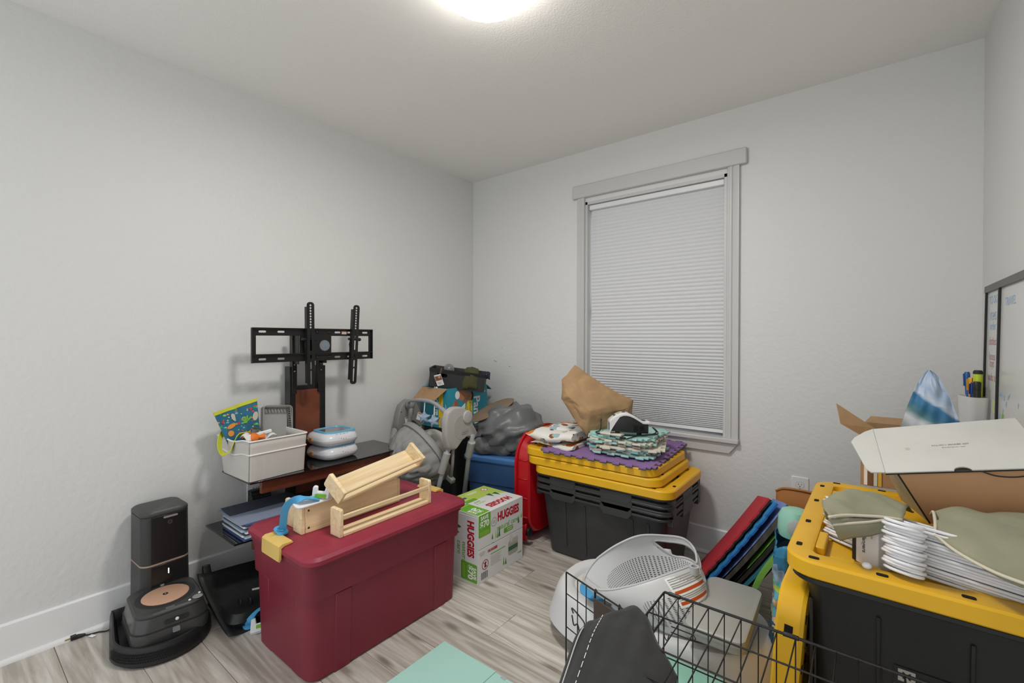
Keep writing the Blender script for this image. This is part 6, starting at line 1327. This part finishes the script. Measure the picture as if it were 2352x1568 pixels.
# ------------------------------------------------------------------ printed bag and mint tub behind the yellow lid
m, nt, b = node_mat('wave_bag_print', 0.45); N = nt.nodes.new; L = nt.links.new
tc = N('ShaderNodeTexCoord'); mp = N('ShaderNodeMapping'); mp.inputs['Scale'].default_value = (2, 2, 6.5); L(tc.outputs['Object'], mp.inputs[0])
nz = N('ShaderNodeTexNoise'); nz.inputs['Scale'].default_value = 1.2; nz.inputs['Detail'].default_value = 2; nz.inputs['Distortion'].default_value = 0.8; L(mp.outputs[0], nz.inputs['Vector'])
sx = N('ShaderNodeSeparateXYZ'); L(tc.outputs['Object'], sx.inputs[0])
ma = N('ShaderNodeMath'); ma.operation = 'MULTIPLY_ADD'; ma.inputs[1].default_value = 0.75; L(nz.outputs[0], ma.inputs[0])
mz = N('ShaderNodeMath'); mz.operation = 'MULTIPLY_ADD'; mz.inputs[1].default_value = 1.9; mz.inputs[2].default_value = -0.36; L(sx.outputs['Z'], mz.inputs[0]); L(mz.outputs[0], ma.inputs[2])
rp = N('ShaderNodeValToRGB'); cr = rp.color_ramp; cr.interpolation = 'CONSTANT'; cr.elements[0].color = lin('#17495f'); cr.elements[0].position = 0; cr.elements[1].color = lin('#1d5670'); cr.elements[1].position = 0.50
for ps, cc in ((0.54, '#d8b58c'), (0.60, '#5fa7b4'), (0.66, '#b5c93f'), (0.70, '#69b1bc'), (0.77, '#93a9bd'), (0.86, '#7f97ac'), (0.92, '#24678a'), (0.97, '#2f7fa6')):
    e = cr.elements.new(ps); e.color = lin(cc)
L(ma.outputs[0], rp.inputs[0]); L(rp.outputs[0], b.inputs['Base Color']); wavebag = m
t = thing('printed_tote_bag', 'crinkled blue bag with sand and globe print beside the yellow lid', 'bag', (2.285, -0.83, 0.0))
def bagw(u, v):
    a = 2*PI*u; z = 0.50*v
    rx = 0.052*(1-0.1*v); ry = 0.14*(1-0.15*v*v)
    q = 0.98+0.26*NZ.noise(V((math.cos(a)*2, math.sin(a)*2, v*6)))+0.24*abs(NZ.noise(V((math.cos(a)*4, math.sin(a)*4, v*11))))
    return (rx*q*math.cos(a)+0.006*v, ry*q*math.sin(a), z+(0.015*math.sin(3*a) if v > 0.9 else 0))
g = G(); g.grid(bagw, 48, 40); g.obj('bag_body', wavebag, t, smooth='keep', solid=0.002)
text('THE EARTH', 0.028, mat('bag_gold', '#c5b487', 0.5), t, frame((-0.032, -0.150, 0.245), (1, 0.05, -0.35), (0.3, 0.1, 1)), bold=0.0006, ext=0.003, align='LEFT')
t = thing('mint_jar', 'mint green jar with a grey cap above the printed blue bag', 'jar', (2.300, -0.80, 0.495))
g = G(); g.lathe([(0.03, 0), (0.050, 0.006), (0.055, 0.03), (0.052, 0.075), (0.042, 0.095), (0.03, 0.10)], 24); g.obj('jar_body', MATS['mint_plastic'], t, smooth=40)
g = G(); g.lathe([(0.03, 0), (0.03, 0.012), (0.02, 0.016), (0.0, 0.016)], 20, frame((0.012, -0.050, 0.05), (1, 0, 0), (0, 0, 1))); g.obj('grey_cap', mat('cap_grey', '#a5aca9', 0.5), t, smooth=40)
# ------------------------------------------------------------------ black tote on the right with tray-like lid
t = thing('low_bin', 'low black storage bin under the black tote near the right wall', 'bin', (2.60, -0.98, 0), 0)
g = G(); g.stack([(rr(0.40, 0.64, 0.05, 5), 0), (rr(0.42, 0.68, 0.05, 5), 0.225)]); g.obj('bin_body', tote_m, t, smooth=40)
g = G(); g.stack([(rr(0.44, 0.70, 0.05, 5), 0.225), (rr(0.44, 0.70, 0.05, 5), 0.243)]); g.obj('bin_lid', tote_m, t, bevel=0.003)
blk = mat('tote_black', '#232322', 0.42, var=(9, 0.06), bump=(160, 0.08)); sv_t = tote_m; tote_m = blk
tt = tote('black plastic tote with a 27 gallon label near the right wall', (2.607, -0.985, 0.2435), 90, foot=(0.66, 0.415), grooves=False, plates=False)
tote_m = sv_t
lid('yellow tray-like tote lid holding the clothes hangers on the right', (2.604, -0.985, 0.6185), 89)
# label on the tote's front (local +x end faces -y after the quarter turn, so work on the -x end)
FT = frame((-0.3295, 0, 0.0), (0, -1, 0), (-0.082, 0, 1))
lb = patch('tote_label', print_black, tt, FT @ T(0.063, 0.184, 0.0012), 0.24, 0.062, 0.001); F = FT @ T(0.063, 0.184, 0.0024)
patch('label_logo', mat('logo_silver', '#a9a49a', 0.4), lb, F @ T(-0.098, 0.012, 0), 0.030, 0.028); text('M', 0.022, print_black, lb, F @ T(-0.098, 0.012, 0.0006), bold=0.0004)
text('27 GALLON', 0.024, yel, lb, F @ T(0.020, 0.014, 0), bold=0.0012); text('TOUGH STORAGE TOTE', 0.010, yel, lb, F @ T(0.020, -0.004, 0), bold=0.0003); patch('label_rule', mat('label_cream', '#d9cfae', 0.5), lb, F @ T(0, -0.018, 0), 0.24, 0.010)
for y in (-0.07, 0.085, -0.205, 0.215):
    g = G(); g.loft([[(-0.330-0.115*0, y-0.004, 0.02), (-0.330, y+0.004, 0.02), (-0.337, y+0.004, 0.02), (-0.337, y-0.004, 0.02)], [(-0.354, y-0.004, 0.315), (-0.354, y+0.004, 0.315), (-0.3615, y+0.004, 0.315), (-0.3615, y-0.004, 0.315)]]); g.obj('moulded_rib', blk, tt, bevel=0.002, seg=1)
sl = lid('yellow tote lid standing on edge against the left side of the black tote', mx=frame((2.316, -0.965, 0.300), (0.03, 1, 0), (0.07, 0, 0.995)) @ MX.Diagonal((1, 1, 1.45, 1)))
for y in (-0.17, 0.0, 0.17):
    g = G(); g.bb((-0.3935, y-0.012, 0.014), (-0.3922, y+0.012, 0.027)); g.obj('end_hole', void_m, sl, bevel=0.0005)
# hangers: pile of white plastic hangers in the lid
hang_m = mat('hanger_white', '#e6e7ea', 0.3)
base_path = crom([(0.0, 0.0, 0), (0.055, -0.012, 0), (0.19, -0.060, 0), (0.208, -0.072, 0), (0.198, -0.090, 0), (-0.198, -0.090, 0), (-0.208, -0.072, 0), (-0.19, -0.060, 0), (-0.055, -0.012, 0)], 5, True)
gh = G(); gh.tube(base_path, 0.0038, 7, closed=True); gh.tube(crom([(0.0, -0.004, 0), (0.0, 0.012, 0), (0.020, 0.024, 0), (0.036, 0.046, 0), (0.022, 0.068, 0), (-0.008, 0.072, 0), (-0.030, 0.058, 0)], 4), 0.0040, 7)
h0 = None
names = ['lowest', 'second', 'third', 'fourth', 'fifth', 'sixth', 'seventh', 'eighth', 'ninth', 'tenth', 'eleventh', 'twelfth', 'thirteenth', 'fourteenth', 'fifteenth', 'topmost']
NH = 16
for k in range(NH):
    dx = 0.004*math.sin(k*2.1); dy = 0.004*math.sin(k*1.7)
    M4 = frame((2.583+dx, -1.283+dy, 0.660+0.0072*k), (0.908, -0.419, 0.0), (-0.410+0.02*math.sin(k), -0.87, 0.25))
    if h0 is None: h0 = gh.obj('hanger', hang_m, smooth=True); o = h0
    else: o = h0.copy(); COL.objects.link(o)
    o.matrix_world = M4; tag(o, 'white plastic hanger, %s in the bundle on the yellow lid' % (names[k] if k in (0, NH-1) else names[k]+' from the bottom'), 'hanger', 'white hangers bundled on the yellow lid')
t = thing('hanger_sleeve', 'grey paper sleeve with a black stripe around the white hangers', 'paper sleeve', mx=frame((2.500, -1.262, 0.640), (0.72, -0.69, 0.0), (0, 0, 1)))
g = G(); g.bb((-0.024, 0, -0.030), (0.036, 0.128, 0.008)); g.obj('sleeve_paper', mat('sleeve_grey', '#cfcdc9', 0.6), t, bevel=0.003)
g = G(); g.bb((-0.035, 0, -0.0302), (-0.024, 0.1282, 0.0082)); g.obj('black_stripe', print_black, t, bevel=0.003)
text('Plastic Hangers', 0.014, mat('print_dark_grey', '#5d5d5d', 0.6), t, T(0.0, 0.075, 0.0086) @ RZ(-90), bold=0.0003)
text('made in USA', 0.006, print_grey, t, T(0.020, 0.09, 0.0086) @ RZ(-90))
g = G(); g.ball((2.500, -1.335, 0.668), (0.010, 0.009, 0.008), 12); g.obj('clear_bead', mat('milky', '#dfe3ea', 0.2), label='small milky plastic cap on the edge of the yellow lid', cat='cap', smooth=True)
t = thing('pink_sticker', 'pink oval sticker with a black outline in the yellow lid', 'sticker', (2.445, -0.72, 0.640), 20)
g = G(); g.prism(ell(0.050, 0.034, 28), 0, 0.003); g.obj('outline', print_black, t); g = G(); g.prism(ell(0.044, 0.028, 28), 0.003, 0.0045); g.obj('pink_face', mat('sticker_pink', '#d3a9bb', 0.5), t)
# khaki garment with cream piping
khaki = mat('khaki_cotton', '#94937b', 0.9, bump=(120, 0.2), var=(10, 0.06)); creamp = mat('cream_piping', '#cfc8b4', 0.8)
def cloth_rows(rows, nu=5, nv=5):
    cs = [crom([V(p) for p in r], nu) for r in rows]; n = len(cs[0]); rs = [crom([c[i] for c in cs], nv) for i in range(n)]
    return [[rs[i][j] for i in range(n)] for j in range(len(rs[0]))]
def cloth(name, rows, m_, parent, o, amp=0.009, th=0.004):
    R = cloth_rows(rows); n = len(R[0]); g = G()
    vs = [p-o+V((0, 0, amp*NZ.noise(p*16)+amp*0.9*abs(NZ.noise(V((p.x*14+p.y*18, p.y*5, p.x*3))))*2-amp*0.5)) for r in R for p in r]
    g.add(vs, [(j*n+i, j*n+i+1, (j+1)*n+i+1, (j+1)*n+i) for j in range(len(R)-1) for i in range(n-1)]); g.obj(name, m_, parent, smooth='keep', solid=th); return R
t = thing('khaki_garment', 'khaki cotton garment with cream piping lying over the hangers', 'garment', (2.48, -1.05, 0.66)); OK_ = V((2.48, -1.05, 0.66))
R1 = cloth('body_cloth', [[(2.41, -1.13, 0.69), (2.45, -1.05, 0.71), (2.50, -1.02, 0.73), (2.55, -1.02, 0.73), (2.60, -1.04, 0.73)], [(2.405, -1.21, 0.755), (2.44, -1.16, 0.775), (2.485, -1.12, 0.785), (2.535, -1.12, 0.782), (2.580, -1.16, 0.775)], [(2.412, -1.30, 0.780), (2.445, -1.245, 0.792), (2.487, -1.21, 0.786), (2.530, -1.20, 0.784), (2.572, -1.23, 0.778)], [(2.428, -1.365, 0.772), (2.459, -1.33, 0.773), (2.492, -1.305, 0.772), (2.53, -1.285, 0.772), (2.565, -1.28, 0.772)]], khaki, t, OK_)
g = G(); g.tube([p-OK_+V((0, -0.004, 0.003)) for p in R1[-1]], 0.0035, 6); g.obj('piping', creamp, t, smooth=True)
R2 = cloth('folded_hem', [[(2.428, -1.362, 0.768), (2.459, -1.328, 0.769), (2.492, -1.303, 0.768), (2.53, -1.285, 0.769), (2.563, -1.279, 0.770)], [(2.437, -1.352, 0.745), (2.469, -1.338, 0.752), (2.505, -1.312, 0.757), (2.534, -1.292, 0.764), (2.561, -1.281, 0.768)], [(2.447, -1.310, 0.705), (2.469, -1.312, 0.717), (2.503, -1.302, 0.728), (2.533, -1.297, 0.744), (2.559, -1.284, 0.757)]], khaki, t, OK_, 0.003)
g = G(); g.tube([p-OK_+V((0, -0.002, 0.004)) for p in R2[4]], 0.003, 6); g.obj('piping', creamp, t, smooth=True)
t = thing('khaki_cushion', 'khaki cover with cream piping draped on the hangers under the kit box', 'garment', (2.72, -1.15, 0.70)); OK2 = V((2.72, -1.15, 0.70))
R3 = cloth('body_cloth', [[(2.635, -1.06, 0.735), (2.67, -1.04, 0.745), (2.71, -1.03, 0.75), (2.75, -1.03, 0.755), (2.80, -1.03, 0.76), (2.85, -1.03, 0.765)], [(2.632, -1.15, 0.768), (2.67, -1.15, 0.785), (2.71, -1.15, 0.79), (2.75, -1.15, 0.79), (2.80, -1.15, 0.79), (2.855, -1.15, 0.79)], [(2.628, -1.24, 0.768), (2.665, -1.26, 0.778), (2.70, -1.27, 0.780), (2.74, -1.28, 0.780), (2.79, -1.29, 0.780), (2.855, -1.30, 0.780)], [(2.622, -1.295, 0.757), (2.645, -1.335, 0.747), (2.68, -1.375, 0.740), (2.713, -1.405, 0.738), (2.76, -1.425, 0.738), (2.85, -1.44, 0.740)]], khaki, t, OK2)
g = G(); g.tube([r[0]-OK2+V((-0.003, -0.003, 0.002)) for r in R3]+[p-OK2+V((0, -0.003, 0.002)) for p in R3[-1][1:]], 0.0035, 6); g.obj('piping', creamp, t, smooth=True)
# ------------------------------------------------------------------ kit box with white lid
KB = frame((2.538, -1.064, 0.830), (0.26, 0.009, 0.057), (-0.026, 0.234, 0.083))
t = thing('kit_box', 'shallow white kit box with a tan front and open side flap', 'box', mx=KB)
tan = mat('tan_board', '#d3a47b', 0.75, var=(4, 0.04)); wht = mat('white_board', '#d4d3cd', 0.6, var=(8, 0.03)); edge = mat('board_edge', '#2e2b29', 0.8)
BW, BD, BHt = 0.318, 0.245, 0.165
FP = frame((0, 0.0075, 0), (1, 0, 0), (0, 0, 1))
g = G(); g.prism([(0.068, -BHt), (BW, -BHt), (BW, -0.006), (0.026, -0.006)], 0, 0.0035, FP); g.obj('front_panel', tan, t)
g = G(); g.tube([(0.026, 0.004, -0.006), (0.068, 0.004, -BHt)], 0.0022, 6); g.obj('front_edge', edge, t)
g = G(); g.loft([[(0.026, 0.004, -0.006), (-0.004, 0.11, -0.006), (0.0, 0.11, -0.006), (0.030, 0.006, -0.006)], [(0.068, 0.004, -BHt), (0.022, 0.11, -BHt), (0.026, 0.11, -BHt), (0.071, 0.006, -BHt)]]); g.obj('side_panel', mat('side_print', '#bdb9a8', 0.6, var=(14, 0.12)), t)
g = G(); g.bb((0.036, BD-0.004, -BHt), (BW, BD, -0.006)); g.obj('back_panel', wht, t)
g = G(); g.bb((0.068, 0.008, -BHt), (BW, BD-0.004, -BHt+0.003)); g.obj('bottom_panel', wht, t)
lo = [(0.0, 0.0), (BW, 0.0), (BW, BD), (0.0, BD)]; hole = [(0.158+0.017*math.cos(a), 0.0+0.016*math.sin(a)) for a in [PI*k/10 for k in range(11)]]
poly = [(0.0, 0.0)]+list(reversed(hole))+[(BW, 0.0), (BW, BD), (0.0, BD)]
g = G(); g.plate(poly, [], -0.003, 0); ldp = g.obj('lid_panel', wht, t)
g = G(); g.bb((0.0, -0.001, -0.0065), (BW, 0.006, -0.0032)); g.obj('lid_edge', edge, t)
g = G(); g.prism([(0.0, 0.002), (-0.030, 0.0), (-0.040, 0.018), (-0.062, 0.165), (-0.052, 0.190), (-0.022, 0.228), (0.0, BD)], -0.003, 0.0, RY(6)); g.obj('side_flap', wht, t)
g = G(); g.tube([(0.0, 0.0, 0.0002), (0.0, BD, 0.0002)], 0.0012, 5); g.obj('fold_line', mat('fold_grey', '#bcbbb5', 0.7), t)
text('ALL-IN-1 MAKER KIT', 0.0085, print_grey, ldp, T(0.158, 0.125, 0.0004), bold=0.0003); text('Everything you need', 0.0058, print_grey, ldp, T(0.163, 0.112, 0.0004))
g = G(); g.prism(ell(0.006, 0.0075, 12, 0.066, 0.115), 0, 0.0002); g.obj('smudge', mat('smudge_tan', '#c3bcab', 0.8), ldp)
g = G(); g.tube(crom([(0.19, -0.001, -0.004), (0.215, -0.010, -0.013), (0.25, -0.012, -0.016), (0.285, -0.008, -0.010), (0.30, 0.0, -0.003)], 5), 0.0018, 6); g.obj('elastic_cord', print_black, t, smooth=True)
# tall carton behind, with open flaps
t = thing('cardboard_carton', 'tall open cardboard carton behind the kit box', 'carton', (2.645, -0.58, 0.0))
CL, CR, CF, CB = -0.165, 0.10, -0.005, 0.22; CH = 0.86
for nm, lo, hi in (('front_wall', (CL, CF, 0.665), (CR, CF+0.004, CH)), ('left_wall', (CL, CF+0.004, 0.665), (CL+0.004, CB, CH)), ('back_wall', (CL, CB, 0.665), (CR, CB+0.004, CH)), ('right_wall', (CR-0.004, CF+0.004, 0.665), (CR, CB, CH)), ('bottom_wall', (CL+0.004, CF+0.004, 0.665), (CR-0.004, CB, 0.669))):
    g = G(); g.bb(lo, hi); g.obj(nm, cardboard, t)
g = G(); g.loft([[(CL-0.004, CF-0.004+y, CH-0.012), (CL+0.040, CF-0.004+y, CH+0.016), (-0.238, CF-0.020+y, 0.958), (-0.225, CF-0.020+y, 0.884)] for y in (0, 0.003)]); g.obj('left_flap', cardboard, t)
g = G(); g.loft([[(CL+0.01, CB, CH+z), (CR-0.03, CB, CH+z), (CR-0.05, CB+0.03, CH+0.022+z), (CL+0.03, CB+0.03, CH+0.022+z)] for z in (0, 0.003)]); g.obj('back_flap', cardboard, t)
for k, (x, mm) in enumerate(((CL+0.010, print_white), (CL+0.024, mat('carton_brown', '#7a5836', 0.8)), (CL+0.038, mat('pale_print', '#c9d0cf', 0.6)), (CL+0.05, mat('carton_yellow', '#d9b13c', 0.6)))):
    g = G(); g.bb((x, CF-0.0035, 0.668), (x+0.010, CF-0.0002, 0.80)); g.obj('printed_stripe', mm, t)
# blue wave-print bag standing in the carton
m, nt, b = node_mat('ocean_print', 0.4); N = nt.nodes.new; L = nt.links.new
tc = N('ShaderNodeTexCoord'); mp = N('ShaderNodeMapping'); mp.inputs['Rotation'].default_value = (0, math.radians(-38), 0); mp.inputs['Scale'].default_value = (3, 3, 9); L(tc.outputs['Object'], mp.inputs[0])
nz = N('ShaderNodeTexNoise'); nz.inputs['Scale'].default_value = 3; nz.inputs['Detail'].default_value = 5; nz.inputs['Distortion'].default_value = 0.5; L(mp.outputs[0], nz.inputs['Vector'])
sx = N('ShaderNodeSeparateXYZ'); L(tc.outputs['Object'], sx.inputs[0])
m1 = N('ShaderNodeMath'); m1.operation = 'MULTIPLY_ADD'; m1.inputs[1].default_value = 3.1; m1.inputs[2].default_value = -0.02; L(sx.outputs['Z'], m1.inputs[0])
m2 = N('ShaderNodeMath'); m2.operation = 'MULTIPLY_ADD'; m2.inputs[1].default_value = 2.3; L(sx.outputs['X'], m2.inputs[0]); L(m1.outputs[0], m2.inputs[2])
m3 = N('ShaderNodeMath'); m3.operation = 'MULTIPLY_ADD'; m3.inputs[1].default_value = 0.14; L(nz.outputs[0], m3.inputs[0]); L(m2.outputs[0], m3.inputs[2])
rp = N('ShaderNodeValToRGB'); cr = rp.color_ramp; cr.elements[0].color = lin('#a8adb0'); cr.elements[0].position = 0; cr.elements[1].color = lin('#8fa9c6'); cr.elements[1].position = 1.0
for ps, cc in ((0.14, '#c9ced2'), (0.24, '#4f7f86'), (0.32, '#2f6f93'), (0.42, '#3f7fae'), (0.46, '#c8d6e6'), (0.56, '#a9bfdb'), (0.66, '#b9c9de'), (0.8, '#9db6d3')):
    e = cr.elements.new(ps); e.color = lin(cc)
L(m3.outputs[0], rp.inputs[0]); L(rp.outputs[0], b.inputs['Base Color'])
t = thing('ocean_bag', 'pale blue plastic bag with an ocean wave print rising from the carton', 'bag', (2.66, -0.50, 0.86))
def oc(u, v):
    w = (1-v)**0.62; xl, xr = -0.095*w+0.012, 0.105*w+0.012
    x = xl+(xr-xl)*u; z = -0.06+0.29*v
    bul = 0.032*math.sin(PI*u)*(1-v*0.8)
    return (x, -bul+0.008*NZ.noise(V((u*5, v*6, 0)))*4*0.4-0.004*math.sin(8*u+3*v), z+0.006*math.sin(6*u))
g = G(); g.grid(oc, 24, 24); g.grid(lambda u, v: (oc(u, v)[0], -oc(u, v)[1]*0.8, oc(u, v)[2]), 24, 24); g.obj('bag_film', m, t, smooth='keep')
# ------------------------------------------------------------------ whiteboard on the right wall and pen cup
t = thing('whiteboard', 'black-framed whiteboard with faded blue writing leaning on the right wall', 'whiteboard', mx=frame((2.843, -0.205, 0.66), (0, -1, 0), (0.012, 0, 1)))
board = mat('board_white', '#d4d5d3', 0.25); fr_top = mat('frame_olive', '#57564f', 0.4)
BWd, BHh = 0.95, 0.735
g = G(); g.bb((0, 0, -0.014), (BWd, BHh, -0.004)); g.obj('panel', board, t)
for nm, lo, hi, mm in (('frame_left', (-0.006, 0, -0.016), (0.008, BHh, 0.002), print_black), ('frame_top', (-0.006, BHh-0.022, -0.016), (BWd, BHh+0.002, 0.004), fr_top), ('frame_right', (BWd-0.008, 0, -0.016), (BWd+0.006, BHh, 0.002), print_black), ('frame_bottom', (-0.006, -0.002, -0.016), (BWd, 0.02, 0.004), fr_top), ('divider', (0.215, 0.02, -0.008), (0.231, BHh-0.022, 0.002), print_black), ('divider', (0.600, 0.02, -0.008), (0.616, BHh-0.022, 0.002), print_black)):
    g = G(); g.bb(lo, hi); g.obj(nm, mm, t)
inkb = mat('ink_blue', '#8fb0d0', 0.6); inkr = mat('ink_red', '#b08585', 0.6)
random.seed(5)
for y, s, mm in ((0.68, 'TO DO', inkb), (0.62, 'ITEMS', inkb), (0.585, 'order', inkb), (0.53, 'clothes', inkr), (0.475, 'boxes', inkr), (0.45, 'toys', inkr), (0.40, 'books to', inkr)): text(s, 0.042, mm, t, T(0.11, y, -0.0038), ext=0.0001)
text('TRAVEL', 0.04, inkb, t, T(0.36, 0.66, -0.0038), ext=0.0001)
for k in range(34):
    x = 0.25+0.33*random.random(); y = 0.06+0.30*random.random()**1.3
    patch('ink_mark', inkb, t, T(x, y, -0.0039) @ RZ(random.choice((0, 30, 60, 80))), 0.012+0.03*random.random(), 0.006+0.006*random.random(), 0.0003)
for x, y in ((0.30, 0.28), (0.33, 0.265)): patch('green_note', lk_green, t, T(x, y, -0.0039), 0.03, 0.022, 0.0004)
patch('yellow_note', mat('note_yellow', '#d6d9a0', 0.7), t, T(0.17, 0.30, -0.0039), 0.07, 0.045, 0.0004)
for x, y in ((0.20, 0.23), (0.28, 0.22), (0.19, 0.19)): patch('photo_mark', print_grey, t, T(x, y, -0.0039) @ RZ(20), 0.03, 0.06, 0.0004)
pic = patch('photo_poster', mat('photo_dark', '#3c332f', 0.4), t, T(0.73, 0.47, -0.0038) @ RZ(-12), 0.20, 0.24, 0.0006)
patch('photo_warm', mat('photo_warm_m', '#8d5a43', 0.5), pic, T(0.70, 0.49, -0.003) @ RZ(-12), 0.05, 0.16, 0.0004)
g = G(); g.bb((0.62, 0.06, -0.0035), (0.80, 0.33, -0.001)); fp = g.obj('photo_frame', mat('cream_frame', '#d8d3c4', 0.6), t)
for x, y, w, h, cc in ((0.665, 0.24, 0.05, 0.13, '#3f3532'), (0.665, 0.10, 0.05, 0.05, '#463733'), (0.735, 0.11, 0.06, 0.07, '#b4525c'), (0.74, 0.25, 0.06, 0.12, '#5b4a40')): patch('framed_photo', mat('fphoto%s' % cc, cc, 0.4), fp, T(x, y, -0.0009), w, h, 0.0005)
t = thing('pen_cup', 'white magnetic pen cup on the whiteboard', 'pen cup', mx=frame((2.808, -0.285, 0.885), (0.25, -0.97, 0), (0.97, 0.25, 0)))
g = G(); g.loft([[(p[0], p[1], z) for p in rr(w, d, 0.016, 4)] for w, d, z in ((0.096, 0.050, 0), (0.106, 0.056, 0.100), (0.102, 0.052, 0.100), (0.094, 0.046, 0.004))], True, True); g.obj('cup', white_plastic, t, smooth=40)
pens = [('blue capped pen leaning left in the white cup', '#2f5f9e', -0.045, 0.180, 0.008, -6), ('yellow highlighter in the white cup', '#e3a92c', -0.022, 0.160, 0.010, -2), ('lime marker with a black cap in the white cup', '#c3d433', 0.012, 0.190, 0.013, 1), ('navy pen in front in the white cup', '#263a72', 0.006, 0.145, 0.008, 3), ('royal blue pen in the white cup', '#2a4fb0', 0.024, 0.150, 0.009, 4), ('black marker at the right of the white cup', '#26261f', 0.034, 0.150, 0.011, 2), ('dark red pen at the back of the white cup', '#7c2a2a', -0.006, 0.165, 0.005, 0)]
for lb_, cc, x, h, r, a in pens:
    M4 = frame((2.808, -0.285, 0.885), (0.25, -0.97, 0), (0.97, 0.25, 0)) @ T(x, -0.004 if h < 0.16 else 0.008, 0.008) @ RY(a)
    pn = thing('pen', lb_, 'pen', mx=M4, group='pens in the white cup')
    cf = 0.93 if 'lime' in lb_ else 0.79
    g = G(); g.lathe([(r*0.9, 0), (r, 0.01), (r, h*(cf-0.01)), (r*0.96, h*cf)], 12); g.obj('barrel', mat('pen'+cc, cc, 0.35), pn, smooth=40)
    g = G(); g.lathe([(r*1.06, h*cf), (r*1.06, h*0.97), (r*0.8, h)], 12); g.obj('cap', mat('pen'+cc, cc, 0.35) if 'lime' not in lb_ else print_black, pn, smooth=40)
    if r < 0.011: g = G(); g.bb((-0.002, -r*1.5, h*0.70), (0.002, -r*1.05, h*0.96)); g.obj('clip', mat('pen'+cc, cc, 0.35), pn)
